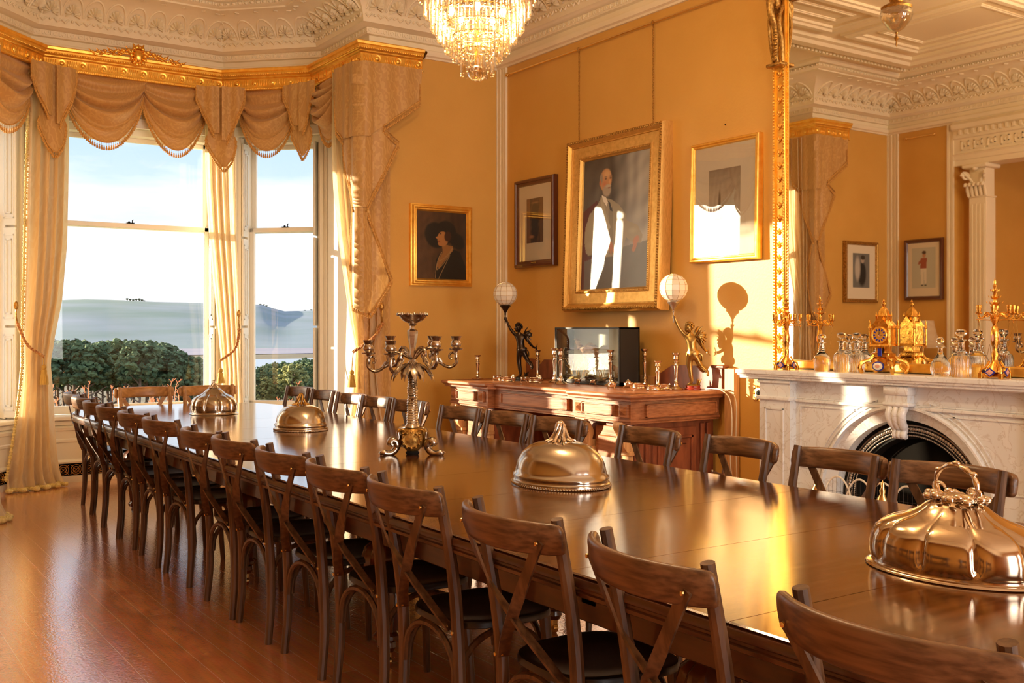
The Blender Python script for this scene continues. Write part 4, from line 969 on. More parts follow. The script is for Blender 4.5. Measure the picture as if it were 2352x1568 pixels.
for (y0, y1) in ((5.50, 6.02), (7.27, 7.80)):   # pedestals
    p = MB(); p.box((SF+.14, y0, .06), (WX-.05, y1, .742)); p.box((SF+.10, y0-.03, 0), (WX-.04, y1+.03, .08), .01)
    p.build('pedestal', 'oak_dark', sb, smooth=0)
    d = MB(); x = SF+.14; d.box((x-.015, y0+.11, .12), (x, y1-.11, .71), .004); d.box((x-.028, y0+.15, .18), (x-.014, y1-.15, .64), .012)
    do = d.build('door', 'oak', sb); k = MB(); k.ball((x-.035, y0+.14, .42), .012); k.build('door_knob', 'brass', do)
    for yy in (y0+.05, y1-.05):                 # carved pilaster with roundel and bracket
        q = MB(); q.box((x-.04, yy-.045, .08), (x, yy+.045, .52), .005); q.box((x-.055, yy-.055, .52), (x, yy+.055, .55), .004); q.box((x-.03, yy-.04, .55), (x, yy+.04, .60)); 
        q.tube(spline([(x-.03, yy, .56), (x-.06, yy, .60), (x-.05, yy, .66), (x-.085, yy, .72), (x-.08, yy, .742)], 4), 1, 4, flat=(.03, .045), up=(1, 0, 0))
        q.lathe([(.03, 0), (.032, .012), (.02, .016), (.022, .008), (.010, .01), (.001, .018)], 18, T((x-.038, yy, .42)) @ Ry(-PI/2)); 
        for zz in (.15, .22, .29): q.box((x-.048, yy-.03, zz), (x-.038, yy+.03, zz+.04), .003)
        q.build('carved_pilaster', 'oak_pale', sb)
    s_ = MB(); yy = y0
    if y0 < 6:
        s_.box((SF+.30, yy-.012, .12), (SF+.72, yy, .70), .004)
        for (a0, a1, b0, b1) in ((SF+.34, SF+.68, .17, .19), (SF+.34, SF+.68, .62, .64), (SF+.34, SF+.36, .17, .64), (SF+.66, SF+.68, .17, .64)): s_.box((a0, yy-.026, b0), (a1, yy-.01, b1), .003)
        s_.box((SF+.40, yy-.022, .23), (SF+.62, yy-.01, .58), .01)
        for a0 in (SF+.17, SF+.23, SF+.76, SF+.82): s_.box((a0, yy-.02, .10), (a0+.035, yy, .72), .004)
        s_.build('end_panel', 'oak_dark', sb)
bk = MB(); bk.box((WX-.045, SB0+.0, SZ), (WX-.01, SB1, 1.03), .004); bk.box((WX-.06, SB0-.10, .02), (WX-.005, SB0+.0, 1.115), .004); bk.build('backboard', 'oak_pale', sb)
for (ya, yb2) in ((5.40, 6.12), (7.1, 7.88)):
    sp_ = MB()
    poly = []; n = 30
    for i in range(n+1):
        u = i/n; yy = ya+(yb2-ya)*u; v = u if ya < 6 else 1-u
        z = 1.13 if v < .16 else 1.13-.055*math.sin((v-.16)/.20*PI) if v < .36 else 1.125 if v < .72 else 1.125-.10*(v-.72)/.28
        poly.append((yy, z))
    V = [(WX-.065, y, SZ) for y, z in poly]+[(WX-.065, y, z) for y, z in poly]+[(WX-.045, y, SZ) for y, z in poly]+[(WX-.045, y, z) for y, z in poly]; m = n+1
    F = []
    for i in range(n): F += [(i, i+1, m+i+1, m+i), (2*m+i, 3*m+i, 3*m+i+1, 2*m+i+1), (m+i, m+i+1, 3*m+i+1, 3*m+i)]
    F += [(0, m, 3*m, 2*m), (m-1, 3*m-1, 4*m-1, 2*m-1)]
    sp_.add(V, F)
    if ya < 6: sp_.box((WX-.08, 5.37, 1.115), (WX-.02, 5.50, 1.135), .004)
    sp_.build('carved_upstand', 'oak_dark', sb, smooth=30)

# ---- silver on the sideboard
def stick_prof(h, s=1):
    return [(r*s, z*h) for r, z in ((.052, 0), (.054, .02), (.046, .05), (.028, .08), (.018, .11), (.015, .16), (.020, .18), (.013, .21), (.010, .26), (.012, .38), (.016, .56), (.019, .62), (.020, .66), (.011, .68), (.010, .71), (.022, .73), (.024, .745), (.012, .76), (.013, .80), (.021, .84), (.018, .89), (.017, .93), (.028, .97), (.029, .99), (.012, 1.0), (.011, .95))]
cs0 = thing('candlestick', '', 'candlestick', (0, 0, 0), 0, 'candlesticks on the sideboard')
q = MB(); q.lathe([p for p in stick_prof(.24) if True], 20); q.build('stem', 'silver', cs0, smooth=40)
q = MB(); q.lathe([(.016, .222), (.030, .238), (.031, .243), (.013, .241)], 20); q.build('drip_pan', 'silver', cs0, smooth=40)
def onsb(px, py): 
    p = onZ(px, py, SZ)
    if p.x > WX-.12: p = onX(px, py, WX-.12)
    p.z = SZ; return p
# px, base y, top y, label
sticks = [(1097, 873, 815, 'slim silver candlestick alone at the far left end of the sideboard'), (1235, 876, 803, 'baluster silver candlestick just right of the dark cherub lamp'), (1274, 881, 799, 'tall silver candlestick before the glass case left edge, rear of the close pair'), (1288, 885, 800, 'tall silver candlestick before the glass case left edge, front of the close pair'), (1403, 889, 803, 'dull silver candlestick in front of the middle of the glass case'), (1481, 886, 801, 'silver candlestick beside the dark end of the glass case'), (1511, 899, 828, 'shorter bright silver candlestick at the front, between two tall ones'), (1553, 897, 810, 'knopped silver candlestick standing left of the gold cherub lamp')]
for i, (px, by, ty, lab) in enumerate(sticks):
    o = cs0 if i == 0 else copy_tree(cs0); p = onsb(px, by-3); D = Vector((p.x, p.y)).dot(Vector((FX, FY))); h = HC+(HOR-ty)/FPX*D-SZ
    o['label'] = lab; o.location = p; o.scale = (1, 1, h/.243)
def salt(label, px, py, s=1, lid=False):
    t = thing('salt_cellar', label, 'salt cellar', onsb(px, py), .4, None, s)
    b = MB(); b.lathe([(.006, .022), (.026, .024), (.034, .036), (.033, .048), (.038, .052), (.031, .046), (.02, .032), (.001, .03)], 24, flute=lambda a, t: 1+.04*math.cos(10*a)); b.build('bowl', 'silver', t, smooth=50)
    for k in range(3): a = 2*PI*k/3; l = MB(); l.tube(spline([(.022*math.cos(a), .022*math.sin(a), .03), (.034*math.cos(a), .034*math.sin(a), .016), (.028*math.cos(a), .028*math.sin(a), .003)], 3), .004, 6); l.build('foot', 'silver', t)
    if lid: l = MB(); l.ball((0, 0, .05), .022, 14, 8, (1, 1, .8)); l.ball((0, 0, .07), .006); l.build('lid', 'silver', t, smooth=60)
    return t
def coaster(label, px, py, n=1, s=1):
    t = thing('wine_coaster', label, 'coaster', onsb(px, py), 0, None, s)
    b = MB(); b.lathe([(.055, 0), (.058, .004), (.054, .010), (.054, .020), (.058, .024), (.054, .028), (.056, .036), (.060, .040), (.054, .040), (.050, .020), (.05, .008)], 32); b.build('rim', 'silver', t, smooth=50)
    w = MB(); w.lathe([(.001, .006), (.051, .006)], 24, cap=False); w.build('wooden_base', 'oak_dark', t); return t
def pepper(label, px, py, s=1):
    t = thing('pepper_pot', label, 'pepper pot', onsb(px, py), 0, None, s)
    b = MB(); b.lathe([(.016, 0), (.017, .004), (.007, .012), (.010, .02), (.018, .035), (.017, .048), (.012, .056)], 16); b.build('body', 'silver', t, smooth=50)
    b = MB(); b.lathe([(.013, .056), (.013, .06), (.009, .068), (.001, .072)], 16); b.build('cap', 'silver', t); return t
salt('footed silver salt bowl at the left end of the silver, before the coasters', 1141, 876); coaster('silver bottle coaster left of the dark cherub lamp', 1165, 876)
pepper('small silver pepper pot between the left coaster and the dark lamp base', 1179, 878); salt('footed silver salt bowl in front of the dark cherub lamp', 1205, 880); coaster('silver bottle coaster behind the pepper pot, right of the dark lamp', 1228, 878)
pepper('small silver pepper pot at the right of the dark cherub lamp', 1240, 880)
salt('small low silver salt dish before the glass case, left one', 1327, 882, .8); salt('small low silver salt dish before the glass case, right one', 1363, 884, .8)
salt('lidded silver mustard pot before the dull candlestick', 1406, 895, .95, True); salt('round-lidded silver pot right of the glass case front', 1443, 894, 1.0, True)
coaster('silver bottle coaster beside the round-lidded pot', 1468, 892); coaster('wide silver coaster under the short bright candlestick', 1500, 896, s=.9); coaster('silver coaster left of the knopped candlestick', 1527, 893, s=.9)

# ---- glass case with mounted bird
gc0, gc1, gx0, gx1, gzt = 6.20, 7.04, 5.22, 5.42, 1.412
gx = thing('display_case', 'glass-fronted black display case of a mounted bird, standing on the sideboard under the big portrait', 'display case', (0, 0, 0))
q = MB(); q.box((gx0, gc0, SZ+.001), (gx1, gc0+.02, gzt)); q.box((gx0, gc1-.02, SZ+.001), (gx1, gc1, gzt)); q.box((gx0, gc0, gzt-.012), (gx1, gc1, gzt)); q.box((gx0, gc0, SZ+.001), (gx1, gc1, SZ+.03)); q.box((gx1-.01, gc0, SZ+.001), (gx1, gc1, gzt))
for (ya, yb2, za, zb) in ((gc0, gc0+.012, SZ+.001, gzt), (gc1-.012, gc1, SZ+.001, gzt), (gc0, gc1, gzt-.012, gzt), (gc0, gc1, SZ+.001, SZ+.022)): q.box((gx0-.006, ya, za), (gx0+.006, yb2, zb), .002)
q.build('case', 'black_box', gx, smooth=0)
q = MB(); q.box((gx1-.016, gc0+.02, SZ+.03), (gx1-.011, gc1-.02, gzt-.012)); noisy('painted_sky', (.55, .66, .62), (.72, .74, .62), nscale=3, rough=.8); q.build('painted_backdrop', 'painted_sky', gx, smooth=0)
q = MB(); q.box((gx0-.001, gc0+.01, SZ+.02), (gx0+.002, gc1-.01, gzt-.01)); q.build('front_glass', 'picture_glass', gx, smooth=0)
noisy('feather', (.20, .10, .05), (.62, .42, .24), nscale=18, rough=.7, scale=(1, 1, 3)); noisy('dry_grass', (.45, .28, .09), (.70, .48, .18), nscale=20, rough=.9); noisy('moss', (.10, .10, .04), (.30, .26, .12), nscale=14, rough=1)
bd = thing('mounted_bird', 'mounted brown bird with long barred tail inside the glass case', 'bird', (5.32, 6.72, SZ))
q = MB()
q.tube(spline([(0, -.10, .30), (0, -.03, .265), (0, .05, .27), (0, .11, .29)], 5), [.012, .03, .048, .06, .066, .066, .062, .055, .048, .04, .03, .024, .02, .018, .018, .016], 12)
q.build('body', 'feather', bd, smooth=60)
q = MB(); q.tube(spline([(0, .10, .285), (0, .14, .33), (0, .15, .36)], 4), [.03, .026, .022, .02, .021, .023, .022, .018, .010], 10); q.tube([(0, .165, .365), (0, .195, .355)], [.007, .002], 6); q.build('head', 'feather', bd, smooth=60)
q = MB(); q.tube(spline([(0, -.06, .27), (0, -.24, .17), (0, -.42, .10)], 5), [.03]*6+[.02]*4+[.008], 8, flat=(1.2, .35), up=(0, 0, 1)); q.build('tail', 'feather', bd, smooth=60)
for s_ in (-1, 1): q = MB(); q.tube([(s_*.02, .03, .22), (s_*.02, .04, .10), (s_*.02, .05, .03)], [.010, .005, .004], 6); q.build('leg', 'dry_grass', bd)
for k, (yy, n) in enumerate(((6.85, 16), (6.45, 14))):
    rnd = random.Random(k); q = MB()
    for i in range(n): y = rnd.uniform(-.12, .12); q.tube(spline([(0, y, 0), (rnd.uniform(-.03, .03), y*1.3, .07), (rnd.uniform(-.05, .05), y*1.8, rnd.uniform(.08, .20))], 3), [.003]*6+[.001], 4)
    q.ball((0, 0, .0), .05, 10, 6, (1, 2.4, .5)); o = q.build('grass_tuft', 'dry_grass'); o.location = (5.31, yy, SZ+.03); tag(o, 'dried grass tuft in the glass case, %s' % ('left one under the bird head', 'right one under the tail')[k], 'grass', 'grass tufts in the case')
q = MB(); q.grid(lambda u, v: (gx0+.01+u*(gx1-gx0-.03), gc0+.03+v*(gc1-gc0-.06), SZ+.035+.02*math.sin(v*17)*math.sin(u*5+1)+.02), 8, 40); o = q.build('moss_ground', 'moss', gx)

# ================================================================== CHERUB LAMPS
def skin(name, joints, edges, mat, parent, root=0, sub=2):
    me = bpy.data.meshes.new(name); me.from_pydata([j[:3] for j in joints], edges, []); me.materials.append(MATS[mat])
    o = bpy.data.objects.new(name, me); COL.objects.link(o); o.parent = parent
    m = o.modifiers.new('skin', 'SKIN'); m.use_smooth_shade = True
    sv = me.skin_vertices[0].data if me.skin_vertices else None
    if sv is None:
        bm = bmesh.new(); bm.from_mesh(me); bm.verts.layers.skin.verify(); bm.to_mesh(me); bm.free(); sv = me.skin_vertices[0].data
    for i, j in enumerate(joints):
        r = j[3]; sv[i].radius = (r, r) if not hasattr(r, '__len__') else r; sv[i].use_root = (i == root)
    s_ = o.modifiers.new('sub', 'SUBSURF'); s_.levels = sub; s_.render_levels = sub
    return o
def cherub(label, loc, rz, m, base_m, globe_m, gi):
    """figure looks along +x, raised arm towards +x side; u = screen-left"""
    t = thing('cherub_lamp', label, 'lamp', loc, rz)
    S = 1.0
    # joints (x = towards the raised side, y = towards the viewer(-)/wall(+), z)
    J = [(.0, 0, .265, .033), (.008, 0, .30, .034), (.014, 0, .345, .037), (.018, 0, .385, .030), (.022, 0, .405, .016), (.026, -.002, .425, .016),   # pelvis..neck
         (.048, -.01, .385, .017), (.088, -.015, .430, .0145), (.112, -.018, .470, .0115), (.132, -.02, .520, .009), (.136, -.02, .533, .010),             # raised arm 6-10
         (-.022, .006, .385, .017), (-.052, .0, .345, .0145), (-.080, -.012, .305, .0115), (-.108, -.03, .283, .009), (-.118, -.036, .279, .009),            # lowered arm 11-15
         (.020, -.004, .235, .030), (.026, -.01, .185, .024), (.020, -.004, .135, .019), (.016, -.002, .10, .019), (.010, .0, .055, .012), (.018, -.008, .040, .013), (.034, -.022, .036, .009),   # standing leg 16-22
         (-.018, .012, .240, .029), (-.036, .016, .200, .023), (-.055, .03, .168, .018), (-.078, .055, .145, .018), (-.088, .07, .120, .012), (-.082, .082, .100, .010)]   # trailing leg 23-28
    E = [(0, 1), (1, 2), (2, 3), (3, 4), (4, 5), (3, 6), (6, 7), (7, 8), (8, 9), (9, 10), (3, 11), (11, 12), (12, 13), (13, 14), (14, 15), (0, 16), (16, 17), (17, 18), (18, 19), (19, 20), (20, 21), (21, 22), (0, 23), (23, 24), (24, 25), (25, 26), (26, 27), (27, 28)]
    body = skin('body', J, E, m, t)
    h = MB(); h.ball((.032, -.006, .452), .031, 18, 12, (.95, .92, 1.1)); h.ball((.060, -.010, .447), .006, 8, 6, (1.2, .8, .9)); h.ball((.052, -.014, .435), .009, 8, 6, (.9, 1.2, .5)); h.ball((.047, -.012, .428), .009, 8, 6)
    for sy in (-1, 1): h.ball((.054, -.008+sy*.011, .456), .0042, 6, 4); h.ball((.048, -.008+sy*.017, .441), .010, 8, 6); h.ball((.026, -.006+sy*.029, .45), .006, 6, 4, (.8, .5, 1.2))
    h.build('head', m, t, smooth=60)
    hr = MB(); rnd = random.Random(2)
    for i in range(60):
        a = rnd.random()*6.28; e_ = rnd.uniform(-.1, 1.5); v = Vector((math.cos(a)*math.cos(e_), math.sin(a)*math.cos(e_), math.sin(e_)))
        if v.x > .55 and v.z < .6: continue
        hr.ball(Vector((.028, -.006, .456))+Vector((v.x*.032, v.y*.032, v.z*.036)), rnd.uniform(.007, .010), 7, 5)
    hr.build('curly_hair', m, t, smooth=60)
    for sy, nm in ((-1, 0), (1, 1)):
        wg = MB(); base = Vector((-.015, .018 if sy > 0 else -.016, .385)); n = 7
        for k in range(n):
            a = math.radians(95-k*19); L_ = .085-.005*k; d = Vector((-math.sin(a)*.55-.45, sy*.42, math.cos(a)*.9+.05)).normalized() if 0 else Vector((-abs(math.cos(math.radians(60-k*22)))*1.0, sy*.35, math.sin(math.radians(60-k*22)))).normalized()
            b0 = base+Vector((-.008*k*.5, sy*.004, .010-.004*k)); wg.tube(spline([b0, b0+d*L_*.45+Vector((0, 0, .008)), b0+d*L_], 4), [.010, .014, .016, .017, .017, .015, .012, .008, .003], 6, flat=(1.3, .35), up=(0, 1, 0) if 0 else (0, sy, .2))
        wg.ball(base+Vector((-.034, sy*.017, .012)), .030, 12, 8, (1.25, .35, .9)); wg.build('wing', m, t, smooth=60)
    dr = MB(); dr.tube(spline([(.036, -.03, .262), (0, -.042, .25), (-.034, -.02, .262), (-.034, .03, .27), (.02, .036, .262), (.04, .0, .268)], 4), 1, 8, flat=(.020, .008), up=(0, 0, 1), closed=False)
    dr.tube(spline([(-.03, .03, .27), (-.055, .035, .25), (-.06, .03, .21)], 4), 1, 6, flat=(.012, .006), up=(0, 1, 0)); dr.build('drapery', m, t, smooth=60)
    # hands: fingers round the torch and bow
    fg = MB()
    for k in range(4): z = .524+k*.006; fg.tube([(.130, -.028, z), (.140, -.032, z+.001), (.149, -.027, z+.001), (.150, -.018, z)], [.0038, .0036, .0034, .003], 6)
    fg.tube([(.130, -.014, .53), (.138, -.009, .541), (.147, -.012, .545)], [.0042, .0038, .003], 6)
    fg.build('fingers', m, t, smooth=60); fg = MB()
    for k in range(4): q = k*.005; fg.tube([(-.118, -.042+q*.3, .283-q), (-.128, -.046+q*.3, .281-q), (-.130, -.038, .275-q*.6)], [.0036, .0034, .003], 6)
    fg.tube([(-.114, -.032, .284), (-.122, -.028, .290), (-.129, -.032, .287)], [.004, .0036, .003], 6)
    fg.build('fingers', m, t, smooth=60)
    bw = MB(); bw.tube(spline([(-.135, -.045, .315), (-.128, -.04, .295), (-.126, -.04, .280), (-.132, -.042, .262), (-.146, -.045, .250)], 4), .003, 6); bw.build('bow', m, t)
    tc_ = MB(); cx_, cy_ = .142, -.021
    tc_.lathe([(.002, .488), (.005, .50), (.005, .56), (.009, .575), (.006, .58), (.012, .59), (.020, .605), (.030, .622), (.043, .634), (.046, .642), (.043, .648), (.001, .648)], 20, T((cx_, cy_, 0))); tc_.build('torch', 'dark_bronze' if gi == 0 else 'steel', t, smooth=40)
    g = MB(); R_ = .105; ng, nr = 12, 7; zc = .648+R_*.93
    V = []
    for i in range(nr+1):
        th = PI*(.06+.865*i/nr); 
        for j in range(ng): a = 2*PI*j/ng+.13; V.append((cx_+R_*math.sin(th)*math.cos(a), cy_+R_*math.sin(th)*math.sin(a), zc+R_*math.cos(th)))
    F = [tuple(range(ng-1, -1, -1))]+[(i*ng+j, (i+1)*ng+j, (i+1)*ng+(j+1) % ng, i*ng+(j+1) % ng) for i in range(nr) for j in range(ng)]
    g.add(V, F); go = g.build('globe_shade', globe_m, t, smooth=0)
    w_ = MB()
    for i in range(nr+1): w_.tube([Vector(V[i*ng+j]) for j in range(ng)], .0014, 4, closed=True)
    for j in range(ng): w_.tube([Vector(V[i*ng+j]) for i in range(nr+1)], .0014, 4)
    w_.build('shade_wires', 'gilt_dark', go)
    b = MB(); b.lathe([(.062, .0), (.062, .010), (.052, .014), (.052, .028), (.056, .031)], 28); b.build('plinth', base_m, t, smooth=30)
    rk = MB(); rk.lathe([(.052, .031), (.048, .036), (.030, .042), (.001, .044)], 14, flute=lambda a, t: 1+.08*math.sin(5*a))
    for (x, y, a) in ((-.03, .0, .3), (-.036, -.014, -.2), (-.02, .02, .6), (-.04, .01, -.5)): rk.tube([(x, y, .036), (x-.008, y, .058), (x-.012+a*.02, y, .078)], [.008, .006, .002], 6)
    rk.build('rock', m, t, smooth=50)
    bx_ = MB(); 
    return t
R1 = -YAW-PI      # local +x points to the left of the picture
pA = Vector((5.10, 7.36, SZ)); pB = onsb(1588, 886); pB = Vector((5.40, 5.40/ray(1592).x*ray(1592).y, SZ))
l1 = cherub('dark bronze cherub lamp holding up a shell-panel globe, at the left of the sideboard', pA, R1+.0, 'dark_bronze', 'black_box', 'capiz', 0)
l2 = cherub('gold bronze cherub lamp with bright globe on red marble base, right end of the sideboard', pB, R1+.15, 'gold_bronze', 'red_marble', 'capiz', 1)
# cables
def cable(name, label, pts, r=.004): q = MB(); q.tube(spline(pts, 6), r, 6); return tag(q.build(name, 'cable_white', smooth=60), label, 'cable')
cable('lamp_cable', 'pale electric cable trailing from the gold cherub lamp down the sideboard end', [(5.42, 5.52, SZ+.006), (5.44, 5.42, SZ+.012), (5.45, 5.335, SZ+.0), (5.46, 5.27, .88), (5.46, 5.255, .7), (5.45, 5.26, .45), (5.47, 5.24, .2), (5.46, 5.2, .01)])
cable('lamp_cable', 'second thinner pale cable beside the first, looped down the sideboard end', [(5.42, 5.48, SZ+.005), (5.46, 5.38, SZ+.014), (5.485, 5.30, SZ-.01), (5.495, 5.25, .88), (5.49, 5.245, .6), (5.495, 5.24, .3), (5.49, 5.23, .01)], .003)
# ================================================================== PICTURES
def canvas(name, w, h, fn, parent, M, mat='canvas', nx=90, ny=130):
    U, V = np.meshgrid(np.linspace(0, 1, nx), np.linspace(0, 1, ny)); C_ = fn(U, V)
    vs = [M @ Vector(((u-.5)*w, 0, (.5-v)*h)) for u, v in zip(U.ravel(), V.ravel())]
    me = bpy.data.meshes.new(name); me.from_pydata([tuple(v) for v in vs], [], [(j*nx+i, j*nx+i+1, (j+1)*nx+i+1, (j+1)*nx+i) for j in range(ny-1) for i in range(nx-1)])
    a = me.color_attributes.new('paint', 'FLOAT_COLOR', 'POINT'); col = np.ones((nx*ny, 4), dtype=np.float32); col[:, :3] = np.clip(C_.reshape(-1, 3), 0, 1); a.data.foreach_set('color', col.ravel())
    me.materials.append(MATS[mat]); o = bpy.data.objects.new(name, me); COL.objects.link(o); o.parent = parent; return o
def blend(C_, m, c): return C_*(1-m[..., None])+np.array(c)*m[..., None]
def ell(U, V, cu, cv, ru, rv, soft=.15, rot=0):
    du, dv = U-cu, V-cv; c, s = math.cos(rot), math.sin(rot); a = (du*c+dv*s)/ru; b = (-du*s+dv*c)/rv; d = np.sqrt(a*a+b*b); return np.clip((1-d)/soft, 0, 1)
def poly(U, V, P, k=0):
    ins = np.zeros(U.shape, bool); n = len(P)
    for i in range(n):
        x0, y0 = P[i]; x1, y1 = P[(i+1) % n]
        if y0 == y1: continue
        c = ((V >= min(y0, y1)) & (V < max(y0, y1))) & (U < x0+(V-y0)*(x1-x0)/(y1-y0)); ins ^= c
    return ins.astype(float)
RNG = np.random.RandomState(4)
def mott(U, V, amp, n=14):
    C_ = np.zeros(U.shape)
    for i in range(n): f = RNG.uniform(3, 22, 2); C_ += np.sin(U*f[0]*2+V*f[1]*1.3+RNG.uniform(0, 6))*np.sin(V*f[0]-U*f[1]*.7+RNG.uniform(0, 6))
    return (C_/n*amp*2)[..., None]
def gentleman(U, V):
    C_ = np.zeros(U.shape+(3,))+np.array((.085, .075, .065)); C_ = blend(C_, np.clip((U-.42)*2.6-.15+np.clip(.5-V, 0, 1)*.3, 0, 1), (.36, .35, .33)); C_ = C_*(1+mott(U, V, .6))
    C_ = blend(C_, poly(U, V, [(.0, .40), (.22, .32), (.28, .40), (.2, .95), (.0, 1.0)]), (.09, .018, .02))
    C_ = blend(C_, poly(U, V, [(.05, .78), (.55, .70), (1.0, .66), (1, 1), (.05, 1)])*.85, (.13, .125, .12))
    C_ = blend(C_, ell(U, V, .85, .86, .22, .14, .6)*.6, (.15, .15, .14))
    J = (.30, .265, .19); JD = (.19, .165, .12); JL = (.40, .36, .26)
    C_ = blend(C_, poly(U, V, [(.29, .30), (.22, .36), (.11, .42), (.05, .52), (.04, .62), (.07, .72), (.30, .76), (.60, .76), (.68, .60), (.66, .46), (.56, .38), (.44, .33)]), J)
    C_ = blend(C_, ell(U, V, .20, .50, .13, .13, .8)*.5, JL); C_ = blend(C_, poly(U, V, [(.18, .46), (.21, .46), (.24, .62), (.20, .62)])*.8, JD); C_ = blend(C_, poly(U, V, [(.40, .40), (.46, .38), (.48, .74), (.42, .74)])*.8, JD)
    C_ = blend(C_, poly(U, V, [(.06, .64), (.38, .61), (.40, .68), (.34, .74), (.10, .74)]), J); C_ = blend(C_, ell(U, V, .22, .66, .17, .045, .8)*.6, JL); C_ = blend(C_, ell(U, V, .22, .738, .18, .012, .8)*.8, (.05, .045, .03))
    C_ = blend(C_, poly(U, V, [(.66, .50), (.82, .54), (.90, .62), (.88, .68), (.74, .66), (.62, .60)]), J); C_ = blend(C_, ell(U, V, .76, .58, .08, .03, .8)*.6, JL)
    C_ = blend(C_, poly(U, V, [(.335, .62), (.375, .61), (.37, .70), (.34, .72)]), (.62, .58, .50))
    for (a, b, r1, r2, ro) in ((.43, .665, .07, .035, .5), (.47, .70, .06, .018, .9), (.44, .71, .05, .014, 1.0), (.81, .655, .055, .035, -.5), (.78, .70, .05, .013, -1.0), (.80, .71, .045, .012, -.9)): C_ = blend(C_, ell(U, V, a, b, r1, r2, .35, ro), (.42, .17, .09))
    C_ = blend(C_, poly(U, V, [(.29, .285), (.36, .31), (.385, .345), (.37, .375), (.31, .33)]), (.74, .70, .62)); C_ = blend(C_, poly(U, V, [(.385, .335), (.42, .35), (.46, .42), (.42, .41)]), (.02, .02, .025))
    C_ = blend(C_, poly(U, V, [(.27, .30), (.31, .31), (.36, .42), (.44, .54), (.40, .56), (.30, .42)])*.8, JL)
    C_ = blend(C_, ell(U, V, .345, .175, .095, .092, .12), (.50, .26, .12)); C_ = blend(C_, ell(U, V, .36, .13, .07, .045, .7)*.7, (.66, .42, .22)); C_ = blend(C_, ell(U, V, .275, .16, .03, .05, .5), (.28, .24, .20)); C_ = blend(C_, ell(U, V, .262, .19, .018, .028, .4), (.46, .16, .07))
    C_ = blend(C_, ell(U, V, .33, .205, .045, .03, .8)*.7, (.50, .15, .08)); C_ = blend(C_, ell(U, V, .365, .255, .072, .052, .3), (.36, .30, .24)); C_ = blend(C_, ell(U, V, .385, .222, .05, .014, .4), (.44, .38, .30)); C_ = blend(C_, ell(U, V, .395, .236, .022, .006, .4), (.20, .07, .04))
    for cu in (.345, .415): C_ = blend(C_, ell(U, V, cu, .165, .022, .010, .6), (.12, .06, .04)); C_ = blend(C_, ell(U, V, cu, .150, .03, .006, .6), (.24, .16, .11))
    C_ = blend(C_, ell(U, V, .405, .190, .016, .026, .6)*.7, (.68, .38, .20)); return C_*1.0
def lady(U, V):
    C_ = np.zeros(U.shape+(3,))+np.array((.085, .042, .017)); C_ = blend(C_, np.clip(U*1.6-.3, 0, 1), (.045, .022, .010)); C_ = C_*(1+mott(U, V, .4)); K = (.012, .010, .006)
    C_ = blend(C_, ell(U, V, .38, .35, .24, .20, .15, .3), K); C_ = blend(C_, ell(U, V, .58, .30, .22, .18, .12), K); C_ = blend(C_, ell(U, V, .80, .42, .18, .12, .15, .5), K)
    C_ = blend(C_, poly(U, V, [(.50, .48), (.72, .50), (.74, .60), (.60, .72), (.46, .86), (.40, .80), (.44, .70), (.52, .60)]), (.26, .115, .03)); C_ = blend(C_, poly(U, V, [(.35, 1.0), (.38, .72), (.46, .60), (.40, .80), (.44, .84), (.62, .66), (.74, .55), (.86, .58), (.97, .78), (1, 1)]), K)
    C_ = blend(C_, ell(U, V, .52, .40, .115, .115, .1, .3), (.36, .155, .045)); C_ = blend(C_, poly(U, V, [(.42, .36), (.375, .385), (.405, .40), (.43, .41)]), (.38, .17, .05)); C_ = blend(C_, ell(U, V, .475, .47, .06, .04, .2), (.36, .155, .045)); C_ = blend(C_, ell(U, V, .44, .436, .030, .009, .4), (.22, .03, .01))
    C_ = blend(C_, ell(U, V, .475, .325, .025, .011, .5), (.03, .012, .006)); C_ = blend(C_, ell(U, V, .475, .29, .05, .007, .5), (.04, .018, .008)); C_ = blend(C_, ell(U, V, .62, .36, .075, .085, .2, .4), (.045, .015, .006))
    C_ = blend(C_, ell(U, V, .56, .235, .17, .035, .3, .1), K)
    for (x0, y0, x1, y1, x2, y2) in ((.71, .53, .58, .70, .43, .73), (.71, .54, .56, .78, .40, .86), (.66, .64, .50, .88, .43, 1.0), (.50, .60, .38, .72, .37, .98), (.45, .66, .39, .78, .40, .86)):
        for i in range(60):
            t = i/59; a = (1-t)**2*x0+2*t*(1-t)*x1+t*t*x2; b = (1-t)**2*y0+2*t*(1-t)*y1+t*t*y2; C_ = blend(C_, ell(U, V, a, b, .008, .006, .5), (.30, .18, .07))
    return C_
def arcade(U, V):
    C_ = np.zeros(U.shape+(3,))+np.array((.07, .03, .015)); C_ = C_*(1+mott(U, V, 1.2)); C_ = blend(C_, poly(U, V, [(.0, .0), (.2, 0), (.25, 1), (0, 1)])*.7, (.28, .13, .05)); C_ = blend(C_, poly(U, V, [(.78, .0), (1, 0), (1, 1), (.8, 1)])*.6, (.18, .08, .03))
    C_ = blend(C_, ell(U, V, .5, .25, .22, .16, .3), (.015, .01, .008)); C_ = blend(C_, poly(U, V, [(.3, .25), (.7, .25), (.68, .85), (.32, .85)]), (.02, .012, .01)); C_ = blend(C_, ell(U, V, .3, .86, .2, .05, .8), (.5, .22, .09)); C_ = blend(C_, ell(U, V, .5, .1, .3, .02, .5)*.7, (.4, .2, .08)); return C_
